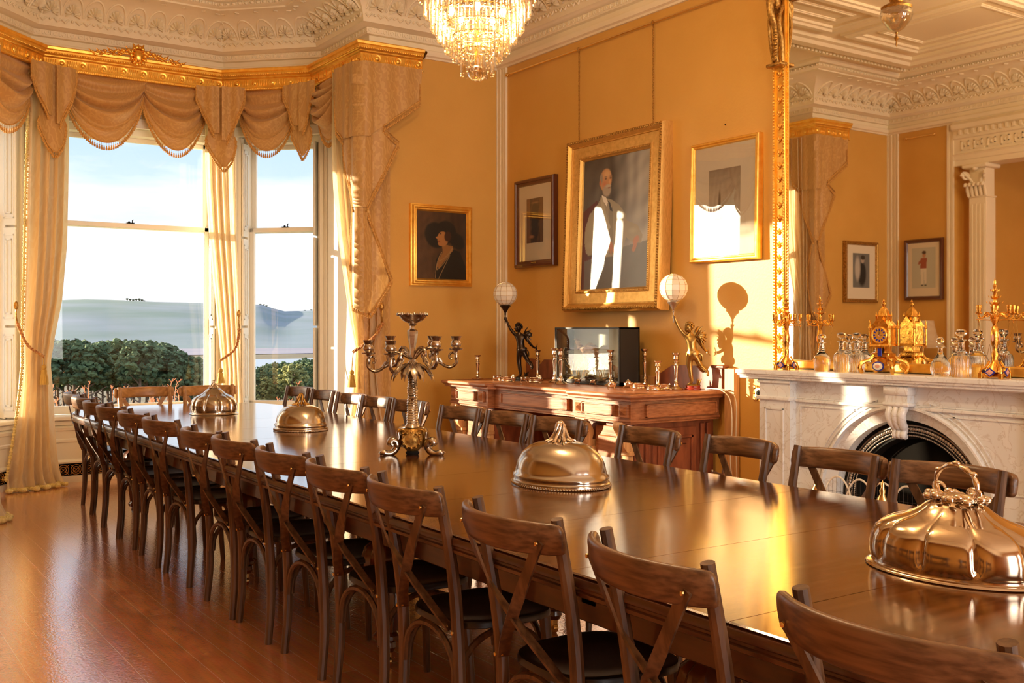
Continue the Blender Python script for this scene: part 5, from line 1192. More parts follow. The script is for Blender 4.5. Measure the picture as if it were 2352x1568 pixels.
def engraving(U, V):
    C_ = np.zeros(U.shape+(3,))+np.array((.42, .38, .31)); C_ = blend(C_, np.clip(1-V*1.6, 0, 1), (.26, .21, .16)); C_ = C_*(1+mott(U, V, .25)); C_ = blend(C_, ell(U, V, .35, .5, .05, .2, .5), (.10, .08, .06)); C_ = blend(C_, poly(U, V, [(.28, .6), (.42, .6), (.5, .8), (.2, .8)]), (.12, .09, .06)); C_ = blend(C_, ell(U, V, .5, .95, .6, .12, .5)*.7, (.16, .14, .10)); return C_
def sitter(U, V):
    C_ = np.zeros(U.shape+(3,))+np.array((.16, .16, .15)); C_ = blend(C_, ell(U, V, .45, .6, .28, .42, .3), (.02, .018, .016)); C_ = blend(C_, ell(U, V, .72, .45, .2, .42, .4), (.48, .44, .38)); C_ = blend(C_, ell(U, V, .42, .2, .12, .1, .3), (.42, .34, .27)); C_ = blend(C_, ell(U, V, .40, .12, .15, .08, .3), (.04, .03, .02)); return C_
def officer(U, V):
    C_ = np.zeros(U.shape+(3,))+np.array((.52, .52, .42)); C_ = blend(C_, poly(U, V, [(.36, .26), (.62, .26), (.64, .52), (.38, .52)]), (.36, .10, .05)); C_ = blend(C_, ell(U, V, .66, .36, .10, .05, .4, .6), (.36, .10, .05)); C_ = blend(C_, poly(U, V, [(.38, .52), (.62, .52), (.60, .9), (.50, .9), (.49, .6), (.46, .9), (.38, .88)]), (.74, .70, .58)); C_ = blend(C_, ell(U, V, .48, .19, .08, .07, .3), (.50, .26, .14)); C_ = blend(C_, ell(U, V, .48, .12, .10, .05, .3), (.10, .06, .03)); C_ = blend(C_, ell(U, V, .42, .93, .07, .02, .4), (.04, .03, .02)); C_ = blend(C_, ell(U, V, .56, .93, .07, .02, .4), (.04, .03, .02)); return C_
def frame_mb(w, h, prof):
    """picture frame in local xz plane, front towards -y; prof: (d = distance in from the outer edge, y)"""
    q = MB(); V = []; F = []; k = len(prof)
    for (sx, sz) in ((-1, -1), (1, -1), (1, 1), (-1, 1)):
        for (d, y) in prof: V.append((sx*(w/2-d), y, sz*(h/2-d)))
    for i in range(4):
        for j in range(k-1): a = i*k+j; b = ((i+1) % 4)*k+j; F.append((a, b, b+1, a+1))
    return q.add(V, F)
def picture(name, label, w, h, loc, rz, prof, mat, fn, inset, matc=None, artw=None, glass=False, tilt=0.0, art_dz=0, hole=None, cat='picture', nx=90, ny=130, mount='mount_card'):
    t = thing(name, label, cat, loc, rz); t.rotation_euler = (tilt, 0, rz)
    f = frame_mb(w, h, prof).build('frame', mat, t, smooth=40)
    q = MB(); q.box((-w/2+.01, -.004, -h/2+.01), (w/2-.01, .004, h/2-.01)); q.build('backing', 'black_box', t, smooth=0)
    if artw:
        q = MB(); q.box((-w/2+inset-.01, -.012, -h/2+inset-.01), (w/2-inset+.01, -.008, h/2-inset+.01)); q.build('mount', mount, t, smooth=0)
        canvas('print', artw[0], artw[1], fn, t, T((0, -.0135, art_dz)), 'print_paper', 50, 70)
    else: canvas('canvas', w-2*inset+.01, h-2*inset+.01, fn, t, T((0, -.016, 0)), 'canvas', nx, ny)
    if glass: q = MB(); q.box((-w/2+inset-.005, -.022, -h/2+inset-.005), (w/2-inset+.005, -.020, h/2-inset+.005)); q.build('picture_glass', 'picture_glass', t, smooth=0)
    return t
RW = -PI/2      # hangs on the right wall, front (-y local) faces -x
yA, yB2 = 7.21, 5.98
bw_, bh_ = yA-yB2, 1.465
gt = picture('painting', 'large portrait of a seated bearded man in grey tweed, broad gilt frame, over the sideboard', bw_, bh_, (WX-.055, (yA+yB2)/2, 1.545+bh_/2), RW, [(0, .04), (0, -.045), (.012, -.075), (.035, -.080), (.05, -.062), (.058, -.055), (.066, -.058), (.068, -.045), (.150, -.040), (.155, -.05), (.170, -.052), (.178, -.035), (.185, -.03), (.190, -.010)], 'gilt_matte', gentleman, .187, tilt=math.radians(-2.2), nx=150, ny=210)
for (d, y, st, r) in ((.022, -.080, .021, .0115), (.163, -.052, .016, .006)):
    q = MB()
    if 1:
        for (L_, ax) in ((bw_, 'x'), (bh_, 'z')):
            n = int((L_-2*d)/st)
            for sgn in (-1, 1):
                for i in range(n+1):
                    u = -L_/2+d+(L_-2*d)*i/n
                    p = (u, y, sgn*(bh_/2-d)) if ax == 'x' else (sgn*(bw_/2-d), y, u)
                    q.ball(p, r, 6, 4, (.75, .8, 1.2) if ax == 'x' else (1.2, .8, .75))
    q.build('carved_beading', 'gilt_dark', gt, smooth=60)
for yy, k in ((7.12, 'left'), (6.17, 'right')):
    q = MB(); zt = zr
    n = 40; z_b = 1.545+bh_-.02
    for i in range(n): z = z_b+(zt-z_b)*(i+.5)/n; h_ = (zt-z_b)/n*.62; a = i % 2; q.tube([(WX-.035+(.0 if a else .006*math.cos(x)), yy+(.006*math.cos(x) if a else 0), z+h_*math.sin(x)) for x in [2*PI*j/8 for j in range(8)]], .0022, 4, closed=True)
    q.tube([(WX-.035, yy, zt+.012), (WX-.05, yy, zt+.01), (WX-.05, yy, zt-.03)], .004, 5)
    tag(q.build('picture_chain', 'gilt_dark'), 'thin dark chain hanging the big portrait from the rail, %s one' % k, 'chain', 'chains of the big portrait')
wF = [(0, .01), (0, -.02), (.006, -.032), (.02, -.036), (.03, -.030), (.036, -.032), (.046, -.018), (.05, -.010)]
p_a, p_b = onX(1187, 617, WX-.02), onX(1278, 609, WX-.02); pt = onX(1187, 418, WX-.02)
w_, h_ = p_a.y-p_b.y, pt.z-p_a.z
picture('framed_print', 'small dark architectural print in cream mount and brown frame, left of the big portrait', w_, h_, (WX-.02, (p_a.y+p_b.y)/2, (p_a.z+pt.z)/2), RW, [(0, .02), (0, -.022), (.01, -.036), (.028, -.036), (.034, -.026), (.05, -.024), (.062, -.014), (.064, -.008)], 'mahogany', arcade, .062, artw=(w_*.42, h_*.50), art_dz=.02, glass=True)
q = MB(); q.box((-.04, -.03, -.008), (.04, -.026, .008), .003); o = q.build('name_plate', 'brass', [x for x in bpy.data.objects if x.get('label', '').startswith('small dark arch')][0], loc=(0, -.002, -h_/2+.04))
p_a, p_b = onX(1592, 605, WX-.02), onX(1749, 593, WX-.02); pt = onX(1592, 335, WX-.02)
w_, h_ = p_a.y-p_b.y, pt.z-p_a.z
rp = picture('framed_print', 'glazed print in thin gilt frame, its glass mirroring the bright window and valance', w_, h_, (WX-.025, (p_a.y+p_b.y)/2, (p_a.z+pt.z)/2), RW, [(0, .02), (0, -.02), (.008, -.032), (.018, -.034), (.026, -.024), (.034, -.026), (.042, -.012), (.044, -.008)], 'gilt', engraving, .040, artw=(w_*.46, h_*.52), art_dz=.0, glass=True, tilt=math.radians(-1.0), mount='pale_mount')
q = MB(); q.box((-.10, -.016, -.012), (.10, -.014, .012), .001); q.build('caption_card', 'mount_card', rp, loc=(0, 0, -h_/2+.09))
q = MB(); q.tube([(WX, 5.42, onX(1670, 287, WX).z), (WX-.012, 5.42, onX(1670, 287, WX).z+.004)], .004, 6); tag(q.build('nail', 'black_iron'), 'bare nail in the wall above the gilt-framed glazed print', 'nail')
p_a, p_b = onY(941, 655, YB-.02), onY(1082, 658, YB-.02); pt = onY(941, 466, YB-.02)
w_, h_ = p_b.x-p_a.x, pt.z-p_a.z
picture('painting', 'dark portrait of a woman in profile with broad black hat, gilt frame, beside the curtain', w_, h_, ((p_a.x+p_b.x)/2, YB-.02, (p_a.z+pt.z)/2), 0, [(0, .02), (0, -.02), (.012, -.025), (.02, -.042), (.032, -.046), (.042, -.034), (.052, -.036), (.066, -.016), (.070, -.010)], 'gilt', lady, .066, nx=140, ny=180)
# two prints seen in the mirror: one beside the left curtain, one on the left wall
def mir(px, py, plane, val):
    d = ray(px, py)
    if plane == 'y': t = val/d.y
    else: t = (2*(WX-.03)-val)/d.x
    return Vector((2*(WX-.03)-d.x*t, d.y*t, HC+d.z*t))
a_, b_ = mir(1938, 694, 'y', YB-.02), mir(2014, 694, 'y', YB-.02); c_ = mir(1938, 552, 'y', YB-.02); w_ = abs(a_.x-b_.x); h_ = c_.z-a_.z
picture('framed_print', 'grey print of a dark-dressed sitter in a cream mount, mirrored left of the corner strip', w_, h_, ((a_.x+b_.x)/2, YB-.02, (a_.z+c_.z)/2), 0, wF, 'gilt_dark', sitter, .045, artw=(w_*.5, h_*.56), art_dz=.02)
a_, b_ = mir(2080, 690, 'x', XL+.02), mir(2168, 690, 'x', XL+.02); c_ = mir(2080, 552, 'x', XL+.02); w_ = abs(a_.y-b_.y); h_ = c_.z-a_.z
picture('framed_print', 'print of a standing officer in red coat and white trousers, mirrored beside the pilaster', w_, h_, (XL+.02, (a_.y+b_.y)/2, (a_.z+c_.z)/2), PI/2, wF, 'mahogany', officer, .045, artw=(w_*.62, h_*.66), art_dz=.02)
# table lamp reflected under it
lt = MB(); lp = thing('table_lamp', 'pale fluted lamp shade reflected in the mirror behind the gilt clock', 'lamp', (XL+.35, 7.45, 0))
d_ = mir(2120, 750, 'x', XL+.35); lp.location = (XL+.35, d_.y, 0)
q = MB(); q.lathe([(.27, 1.17), (.26, 1.175), (.20, 1.24), (.16, 1.33), (.135, 1.44), (.125, 1.50)], 36, flute=lambda a, t: 1+.01*math.cos(24*a), cap=False); q.build('lamp_shade', 'curtain_fabric', lp, smooth=60)
q = MB(); q.lathe([(.09, .78), (.09, .80), (.03, .83), (.05, .92), (.06, 1.0), (.03, 1.08), (.012, 1.10), (.012, 1.2)], 20); q.build('base', 'brass', lp)
q = MB(); ct = thing('side_table', 'small dark wooden table under the lamp by the left wall, reflected in the mirror', 'table', (XL+.38, d_.y, 0)); q.box((-.28, -.5, .74), (.28, .5, .78), .008); q.build('top', 'mahogany', ct)
for sx in (-1, 1):
    for sy in (-1, 1): q = MB(); q.tube([(sx*.24, sy*.45, 0), (sx*.24, sy*.45, .74)], [.016, .024], 8); q.build('leg', 'mahogany', ct)

# ================================================================== OVERMANTEL MIRROR
MY1 = onX(1778, 500, WX-.03).y; MC = 3.79; MY0 = 2*MC-MY1; MZ0, MZ1 = 1.135, 3.68
mr = thing('overmantel_mirror', 'huge wall mirror in an ornate gilt frame above the marble fireplace', 'mirror', (0, 0, 0))
q = MB(); q.box((WX-.032, MY0+.1, MZ0+.03), (WX-.028, MY1-.1, MZ1-.05)); q.build('mirror_glass', 'chrome_mirror', mr, smooth=0)
q = MB(); q.box((WX-.028, MY0+.02, MZ0), (WX, MY1-.02, MZ1)); q.build('backing_board', 'black_box', mr, smooth=0)
for sgn, ye in ((1, MY1), (-1, MY0)):
    f = MB(); f.sweep([(WX, ye), (WX-.001, ye)], [(0, 0), (0, 0)]) if 0 else None
    a = ye; b = ye-sgn*.13
    f.box((WX-.045, a, MZ0), (WX-.0, a-sgn*.016, MZ1)); f.box((WX-.032, a-sgn*.016, MZ0), (WX, a-sgn*.085, MZ1)); f.box((WX-.05, a-sgn*.085, MZ0), (WX, a-sgn*.115, MZ1), .006); f.box((WX-.036, a-sgn*.115, MZ0), (WX-.026, b, MZ1))
    for i in range(120):
        z = MZ0+.02+i*.021
        if z > 3.3: break
        f.ball((WX-.047, a-sgn*.008, z), .0075, 5, 4); f.ball((WX-.05, a-sgn*.10, z), .0095, 5, 4, (1, 1, .8)); f.ball((WX-.036, a-sgn*.123, z), .006, 5, 4)
    for i in range(24):
        z = MZ0+.10+i*.09
        if z > 3.22: break
        for k in (-1, 1): f.tube([(WX-.034, a-sgn*.05, z), (WX-.040, a-sgn*(.05+k*.016), z+.022), (WX-.034, a-sgn*(.05+k*.022), z+.036)], [.006, .005, .002], 5)
        f.ball((WX-.034, a-sgn*.05, z+.03), .009, 6, 4, (1, .7, 2))
    f.build('side_frame', 'gilt', mr, smooth=50)
    c = MB()                                      # scrolled console at the head
    yc = a-sgn*.055
    c.tube(spline([(WX-.04, yc, 3.20), (WX-.07, yc, 3.26), (WX-.06, yc, 3.36), (WX-.075, yc, 3.46), (WX-.12, yc, 3.54), (WX-.13, yc, 3.62), (WX-.08, yc, 3.66), (WX-.06, yc, 3.60), (WX-.085, yc, 3.57)], 4), [.018]*8+[.026]*12+[.03]*13, 8)
    for i in range(7): z = 3.24+i*.035; c.ball((WX-.085, yc, z), .016, 8, 6, (.7, 1.4, .8))
    for k in (-1, 1): c.tube(spline([(WX-.05, yc+k*.04, 3.22), (WX-.07, yc+k*.05, 3.36), (WX-.09, yc+k*.045, 3.5), (WX-.06, yc+k*.05, 3.6)], 4), .013, 6)
    c.box((WX-.10, yc-.07, 3.19), (WX, yc+.07, 3.215), .006); c.box((WX-.16, yc-.08, 3.66), (WX, yc+.08, 3.70), .008)
    c.build('console', 'gilt_dark', mr, smooth=50)
f = MB(); f.box((WX-.06, MY0+.1, MZ0), (WX, MY1-.1, MZ0+.055), .008); f.build('rail', 'gilt', mr); f = MB(); f.box((WX-.06, MY0-.02, MZ1-.04), (WX, MY1+.02, MZ1+.08), .02); f.box((WX-.10, MY0-.04, MZ1+.08), (WX, MY1+.04, MZ1+.11), .008); f.build('rail', 'gilt', mr)

# ================================================================== FIREPLACE
FX0 = 5.25; MS = 1.13; MSY0, MSY1 = 2*MC-5.02, 5.02
fp = thing('fireplace', 'white veined marble fireplace with arched opening and carved keystone', 'fireplace', (0, 0, 0))
q = MB(); q.sweep([(WX, MSY1), (FX0, MSY1), (FX0, MSY0), (WX, MSY0)], [(.16, MS), (.008, MS), (0, MS-.006), (0, MS-.028), (.008, MS-.034), (.010, MS-.044), (.030, MS-.050), (.042, MS-.056), (.05, MS-.068), (.16, MS-.068)])
q.prism([(WX, MSY1-.02), (FX0+.02, MSY1-.02), (FX0+.02, MSY0+.02), (WX, MSY0+.02)], MS-.06, MS-.0008); q.build('mantelshelf', 'marble', fp, smooth=30)
XF = 5.36; AR, AZ = .585, .35
jam = .80
q = MB()                                          # facing with arched opening: strips round the arch
N_ = 48; inner = [(MC+AR*math.cos(a), AZ+AR*math.sin(a)) for a in [PI*i/N_ for i in range(N_+1)]]
outer = []
for (y, z) in inner:
    a = math.atan2(z-AZ, y-MC); c, s = math.cos(a), math.sin(a)
    k = min(jam/abs(c) if abs(c) > 1e-6 else 1e9, (MS-.07-AZ)/s if s > 1e-6 else 1e9); outer.append((MC+k*c, AZ+k*s))
corners = [(MC+jam, MS-.07), (MC-jam, MS-.07)]
V = [(XF, y, z) for y, z in inner]+[(XF, y, z) for y, z in outer]; n = N_+1
F = [(i, i+1, n+i+1, n+i) for i in range(N_)]
V += [(XF, corners[0][0], corners[0][1]), (XF, corners[1][0], corners[1][1])]
ca = next(i for i in range(N_) if outer[i][1] < MS-.071 and outer[i+1][1] >= MS-.0705); cb_ = next(i for i in range(N_-1, -1, -1) if outer[i][1] >= MS-.0705 and outer[i+1][1] < MS-.071)
F += [(n+ca, n+ca+1, 2*n), (n+cb_, n+cb_+1, 2*n+1)]; q.add(V, F)
q.box((XF, MC+AR, 0), (WX-.02, MC+jam, AZ)); q.box((XF, MC-AR, 0), (WX-.02, MC-jam, AZ))
q.build('arched_surround', 'marble', fp, smooth=0)
q = MB()
for (r0, r1, x) in ((AR-.012, AR+.018, .022), (AR+.03, AR+.036, .008)):     # archivolt mouldings
    pts = [(XF-.0, MC+(r0+r1)/2*math.cos(a), AZ+(r0+r1)/2*math.sin(a)) for a in [PI*i/40 for i in range(41)]]
    pts = [(XF, MC+(r0+r1)/2, 0.02)]+pts+[(XF, MC-(r0+r1)/2, .02)]
    q.tube(pts, 1, 8, flat=(x, (r1-r0)/2), up=(1, 0, 0))
NB = 40
for (ra, rb, xa, xb) in ((AR-.01, AR-.075, XF, XF+.035), (AR-.075, AR-.08, XF+.035, XF+.10)):
    V = []; 
    for i in range(NB+1):
        a = PI*i/NB; V += [(xa, MC+ra*math.cos(a), AZ+ra*math.sin(a)), (xb, MC+rb*math.cos(a), AZ+rb*math.sin(a))]
    q.add(V, [(2*i, 2*i+2, 2*i+3, 2*i+1) for i in range(NB)])
for sg in (-1, 1): q.add([(XF, MC+sg*(AR-.01), AZ), (XF+.035, MC+sg*(AR-.075), AZ), (XF+.035, MC+sg*(AR-.075), 0), (XF, MC+sg*(AR-.01), 0)], [(0, 1, 2, 3)])
q.build('archivolt', 'marble', fp, smooth=40)
q = MB()                                          # spandrel recess lines and frieze band
for sg in (-1, 1):
    pa = [(MC+sg*(AR+.06)*math.cos(a), AZ+(AR+.06)*math.sin(a)) for a in [math.radians(d) for d in range(14, 76, 4)]]
    loop = pa+[(MC+sg*.19, .90), (MC+sg*(.76), .90), (MC+sg*.76, pa[0][1])]
    q.tube([(XF-.002, y, z) for y, z in loop], 1, 4, closed=True, flat=(.005, .004), up=(1, 0, 0))
for (za, zb, h) in ((.925, .945, .018), (.945, .955, .010)): q.box((XF-h, MC-jam, za), (XF, MC+jam, zb), .004)
q.build('spandrel_moulding', 'marble', fp, smooth=30)
for sg in (-1, 1):
    q = MB(); ya, yb2 = MC+sg*jam, MC+sg*1.06
    q.box((5.30, ya, 0), (WX-.01, yb2, MS-.065)); q.box((5.285, ya-sg*.008, .0), (WX-.01, yb2+sg*.012, .15), .006); q.box((5.278, ya-sg*.012, .93), (WX-.01, yb2+sg*.018, .955), .006); q.box((5.285, ya-sg*.01, MS-.09), (WX-.01, yb2+sg*.014, MS-.067), .006)
    for (a0, a1, b0, b1) in ((.05, .21, .20, .212), (.05, .21, .868, .88), (.05, .062, .20, .88), (.198, .21, .20, .88)): q.box((5.292, ya+sg*a0, b0), (5.30, ya+sg*a1, b1), .002)
    q.build('pilaster_block', 'marble', fp, smooth=0)
    q = MB()
    for (a0, a1, b0, b1) in ((.63, .77, .15, .16), (.63, .77, .89, .90)): pass
    q = None
q = MB()                                          # scrolled keystone
yk = MC
q.box((XF-.075, yk-.085, MS-.12), (XF, yk+.085, MS-.066), .006); q.box((XF-.065, yk-.075, .965), (XF, yk+.075, MS-.12)); q.box((XF-.08, yk-.09, .945), (XF, yk+.09, .968), .006)
for k in (-1, 0, 1):
    q.tube(spline([(XF-.045, yk+k*.042, .945), (XF-.070, yk+k*.042, .90), (XF-.055, yk+k*.036, .85), (XF-.025, yk+k*.030, .81), (XF-.035, yk+k*.028, .775), (XF-.010, yk+k*.026, .765)], 5), [.026]*6+[.025]*8+[.020]*8+[.017]*4, 8)
q.build('keystone', 'marble', fp, smooth=60)
q = MB()                                          # cast iron insert
R0, R1_ = AR-.075, .40
V = []; X_ = XF+.10
for i in range(NB+1): a = PI*i/NB; V += [(X_, MC+(R0)*math.cos(a), AZ+R0*math.sin(a)), (X_+.02, MC+R1_*math.cos(a), AZ+R1_*math.sin(a)), (WX+.25, MC+(R1_-.05)*math.cos(a), AZ+(R1_-.05)*math.sin(a))]
q.add(V, [(3*i+j, 3*i+3+j, 3*i+4+j, 3*i+1+j) for i in range(NB) for j in (0, 1)])
for sg in (-1, 1): q.box((X_, MC+sg*R0, 0), (X_+.02, MC+sg*R1_, AZ))
q.build('iron_insert', 'black_iron', fp, smooth=30)
q = MB()
for rr, r_, n in ((.455, .012, 78), (.435, .006, 120), (.415, .006, 110)):
    for i in range(n): a = PI*i/(n-1); q.ball((X_-.008, MC+rr*math.cos(a), AZ+rr*math.sin(a)), r_, 6, 4)
    for sg in (-1, 1):
        for j in range(int(.33/(r_*1.6))): q.ball((X_-.008, MC+sg*rr, AZ-.01-j*r_*1.6), r_, 6, 4)
q.tube([(X_-.004, MC+.475*math.cos(a), AZ+.475*math.sin(a)) for a in [PI*i/40 for i in range(41)]], .008, 6); q.build('beaded_arch', 'steel', fp, smooth=60)
# sooty black plate closes the firebox; the wall stays uncut
cut = MB(); cut.box((WX-.01, MC-.36, -.01), (WX+.29, MC+.36, AZ+.34)); cobj = None
q = MB()
for (a, b) in (((WX-.02, MC-.40, 0), (WX+.005-.02, MC+.40, AZ+.40)),): q.box(a, b)
q.build('firebox_back', 'flat_black', fp, smooth=0)
q = MB(); q.box((XF+.10, MC-.34, .10), (WX-.03, MC+.34, .115)); 
for i in range(12): y = MC-.30+i*.054; q.tube([(XF+.11, y, .11), (XF+.09, y, .24)], .006, 6)
q.tube([(XF+.09, MC-.32, .24), (XF+.09, MC+.32, .24)], .008, 6); q.build('grate', 'black_iron', fp)
# fire screen
fs_ = thing('fire_screen', 'low fire screen of white wire hoops with dark mesh and brass finials, before the grate', 'fire screen', (5.16, 3.78, 0))
q = MB(); q2 = MB()
for k in range(5):
    yc = -.32+k*.16; q.tube([(0, yc+.105*math.cos(a), .31+.20*math.sin(a)) for a in [PI*i/16 for i in range(17)]], .006, 6)
q.tube([(0, -.50, .30), (0, -.5, .06), (0, .5, .06), (0, .50, .30)], .007, 6); q.build('wire_hoops', 'white_wire', fs_, smooth=60)
for i in range(34): y = -.48+i*.029; zt = max([.31+.20*math.sqrt(max(0, 1-((y-(-.32+k*.16))/.105)**2)) for k in range(5)]); q2.tube([(.004, y, .06), (.004, y, zt)], .0012, 3)
for i in range(16): z = .07+i*.029; q2.tube([(.004, -.48, z), (.004, .48, z)], .0012, 3) if z < .42 else None
q2.build('mesh', 'mesh_dark', fs_, smooth=0)
for yy in (-.5, -.02, .45):
    q = MB(); q.lathe([(.012, 0), (.012, .30), (.02, .31), (.022, .35), (.034, .39), (.034, .42), (.016, .45), (.020, .47), (.010, .49), (.012, .51), (.001, .53)], 14, T((-.03, yy, 0))); q.build('finial', 'brass', fs_, smooth=50)
fe = thing('fire_iron', 'dark fire-iron stand with round brass knob beside the sideboard end', 'fire irons', (5.28, 5.15, 0))
q = MB(); q.lathe([(.05, 0), (.05, .015), (.008, .03), (.008, .38), (.016, .39), (.022, .41), (.016, .43), (.001, .436)], 14, T((0, 0, 0))); q.tube([(0, .12, .40), (0, 0, .385)], .006, 6); q.ball((0, .12, .40), .012); q.build('stand', 'steel', fe)
# hearth
q = MB(); q.box((4.95, MC-1.0, 0), (XF, MC+1.0, .02), .004); tag(q.build('hearth_slab', 'marble'), 'pale marble hearth slab on the floor before the fireplace', 'hearth')
# brass wall fitting
sw = thing('bell_push', 'square ornate brass bell fitting on the wall left of the mantelpiece', 'bell push', onX(1747, 903, WX))
q = MB(); q.box((-.014, -.045, -.045), (0, .045, .045), .006); 
for sy in (-1, 1):
    for sz in (-1, 1): q.ball((-.01, sy*.042, sz*.042), .016, 8, 6, (.6, 1, 1))
    q.ball((-.01, sy*.05, 0), .01, 6, 4); q.ball((-.01, 0, sy*.05), .01, 6, 4)
q.build('plate', 'brass', sw); q = MB(); q.lathe([(.022, .014), (.024, .020), (.012, .022), (.010, .032), (.001, .034)], 16, Ry(-PI/2)); q.build('knob', 'black_iron', sw)

# ================================================================== ON THE MANTEL
def onm(px, X=5.40): d = ray(px); return Vector((X, X/d.x*d.y, MS))
def mantel_candelabrum(label, loc, rz, h=.54):
    t = thing('candelabrum', label, 'candelabrum', loc, rz, 'gilt candelabra on the mantelpiece', h/.54)
    b = MB()
    b.lathe([(.030, .03), (.045, .035), (.040, .06), (.020, .085), (.014, .11), (.020, .13), (.012, .15), (.013, .17), (.020, .19), (.022, .24), (.018, .275), (.010, .285), (.014, .30), (.022, .315), (.026, .33), (.012, .345), (.016, .37)], 12)
    for k in range(4):
        a = PI/4+k*PI/2; d = Vector((math.cos(a), math.sin(a), 0)); q_ = lambda r, z: d*r+Vector((0, 0, z))
        b.tube(spline([q_(.03, .095), q_(.05, .06), q_(.072, .05), q_(.078, .025), q_(.06, .015), q_(.055, .03)], 4), .0065, 6); b.box((-.011, -.011, 0), (.011, .011, .03), .002, mat=T(d*.075))
        b.lathe([(.008, .03), (.004, .04), (.006, .05), (.001, .065)], 8, T(d*.075))
    b.lathe([(.055, .008), (.055, .018), (.03, .03)], 4, Rz(PI/4)); b.build('stem', 'ormolu', t, smooth=40)
    for k in range(4):
        pq = MB(); a = k*PI/2; M = Rz(a); pq.lathe([(.030, 0), (.030, .004), (.001, .008)], 4, M @ T((.062, 0, .035)) @ Ry(PI/2), sy=1, sx=.8); po = pq.build('enamel_plaque', 'blue_enamel', t, smooth=0)
        pq = MB(); pq.lathe([(.021, .003), (.021, .006), (.001, .010)], 4, M @ T((.062, 0, .035)) @ Ry(PI/2), sx=.8); pq.build('painted_centre', 'pink_enamel', po, smooth=0)
    for k in range(3): sh_ = MB(); a = k*2*PI/3-2.2; sh_.lathe([(.001, .0), (.004, .004), (.0045, .02), (.004, .036), (.001, .04)], 6, T((.023*math.cos(a), .023*math.sin(a), .20)), sx=1.2, sy=1.2); sh_.build('stem_enamel', 'pink_enamel', t)
    for k in range(6):
        a = k*PI/3+.3; d = Vector((math.cos(a), math.sin(a), 0)); R_ = .085 if k % 2 else .10; q_ = lambda r, z: d*r+Vector((0, 0, z)); ar = MB()
        ar.tube(spline([q_(.012, .325), q_(.035, .35), q_(.06, .335), q_(R_-.015, .325), q_(R_, .335), q_(R_, .355)], 4), .0042, 6); ar.tube([q_(.02, .315), q_(R_+.012, .318)], .0028, 5); ar.tube([q_(.045+.012*math.cos(x), .345+.012*math.sin(x)) for x in [2*PI*i/10 for i in range(10)]], .003, 5, closed=True)
        ar.tube([q_(R_, .318), q_(R_, .300)], [.004, .001], 5)
        ao = ar.build('arm', 'ormolu', t, smooth=50); s_ = MB(); s_.lathe([(.005, .345), (.016, .352), (.017, .356), (.009, .358), (.010, .365), (.013, .385), (.013, .394), (.016, .397), (.009, .397), (.008, .37)], 12, T(d*R_)); s_.build('candle_socket', 'ormolu', ao, smooth=40)
        cn = MB(); e_ = Vector((math.cos(a+PI/3), math.sin(a+PI/3), 0))
        cn.tube([d*R_*(1-u)+e_*.03*u+Vector((0, 0, .30-.20*math.sin(PI*min(1, u*.8)))) for u in [i/10 for i in range(11)]], .0012, 3); cn.build('chain', 'gilt_dark', ao, smooth=0)
    sp2 = MB(); sp2.lathe([(.012, .37), (.008, .385), (.020, .40), (.034, .408), (.010, .412), (.008, .425), (.018, .432), (.024, .440), (.007, .445), (.012, .462), (.016, .474), (.006, .478), (.008, .49), (.013, .50), (.005, .508), (.007, .52), (.001, .54)], 8); 
    for zz, r_ in ((.405, .036), (.437, .027), (.472, .019)):
        for j in range(6): a = j*PI/3; sp2.tube([(r_*math.cos(a), r_*math.sin(a), zz), (r_*1.18*math.cos(a), r_*1.18*math.sin(a), zz+.010)], [.004, .0015], 5)
    sp2.build('spire', 'ormolu', t, smooth=40); return t
mantel_candelabrum('ornate gilt candelabrum at the left end of the mantelpiece, blazing in the sun', onm(1806, 5.37), PI+.1, .50)
mantel_candelabrum('ornate gilt candelabrum at the right of the mantelpiece, right of the decanters', onm(2285, 5.36), PI+.15, .545)
# clock
ck = thing('mantel_clock', 'ornate gilt gothic mantel clock with blue and white enamel dial, centre of the mantelpiece', 'clock', onm(2030, 5.40), PI+.12)
# local -y... build with front facing +x local then rotate so front faces the camera side
b = MB(); 
b.box((-.045, -.055, .10), (.045, .055, .125), .004); b.lathe([(.075, .10), (.06, .11), (.045, .14), (.05, .17)], 4, Rz(PI/4)); b.box((-.045, -.055, .165), (.045, .055, .29), .004); b.lathe([(.085, .165), (.08, .175), (.072, .18)], 4, Rz(PI/4))
b.add([(.047, -.06, .285), (.047, .06, .285), (.047, 0, .35), (-.047, -.06, .285), (-.047, .06, .285), (-.047, 0, .35)], [(0, 1, 2), (5, 4, 3), (0, 2, 5, 3), (1, 4, 5, 2), (0, 3, 4, 1)])
b.box((-.028, -.028, .30), (.028, .028, .345), .003); b.lathe([(.045, .345), (.036, .355), (.032, .375), (.016, .395), (.010, .405)], 4, Rz(PI/4)); b.lathe([(.006, .40), (.012, .412), (.014, .42), (.005, .43), (.008, .437), (.001, .452)], 10)
for sx in (-1, 1):
    for sy in (-1, 1):
        b.lathe([(.007, .17), (.006, .27), (.010, .275), (.008, .285), (.004, .30), (.006, .305), (.001, .325)], 8, T((sx*.05, sy*.064, 0))); b.lathe([(.006, .30), (.005, .345), (.008, .35), (.003, .362), (.001, .375)], 8, T((sx*.03, sy*.032, 0)))
        b.tube(spline([(sx*.03, sy*.04, .12), (sx*.055, sy*.06, .085), (sx*.085, sy*.09, .07), (sx*.095, sy*.105, .04), (sx*.08, sy*.10, .008)], 4), [.010]*8+[.014]*8+[.010], 8); b.tube([(sx*(.075+.014*math.cos(x)), sy*(.085+.014*math.cos(x)), .045+.02*math.sin(x)) for x in [i*.6 for i in range(9)]], .005, 6)
        b.ball((sx*.08, sy*.10, .008), .012, 8, 6)
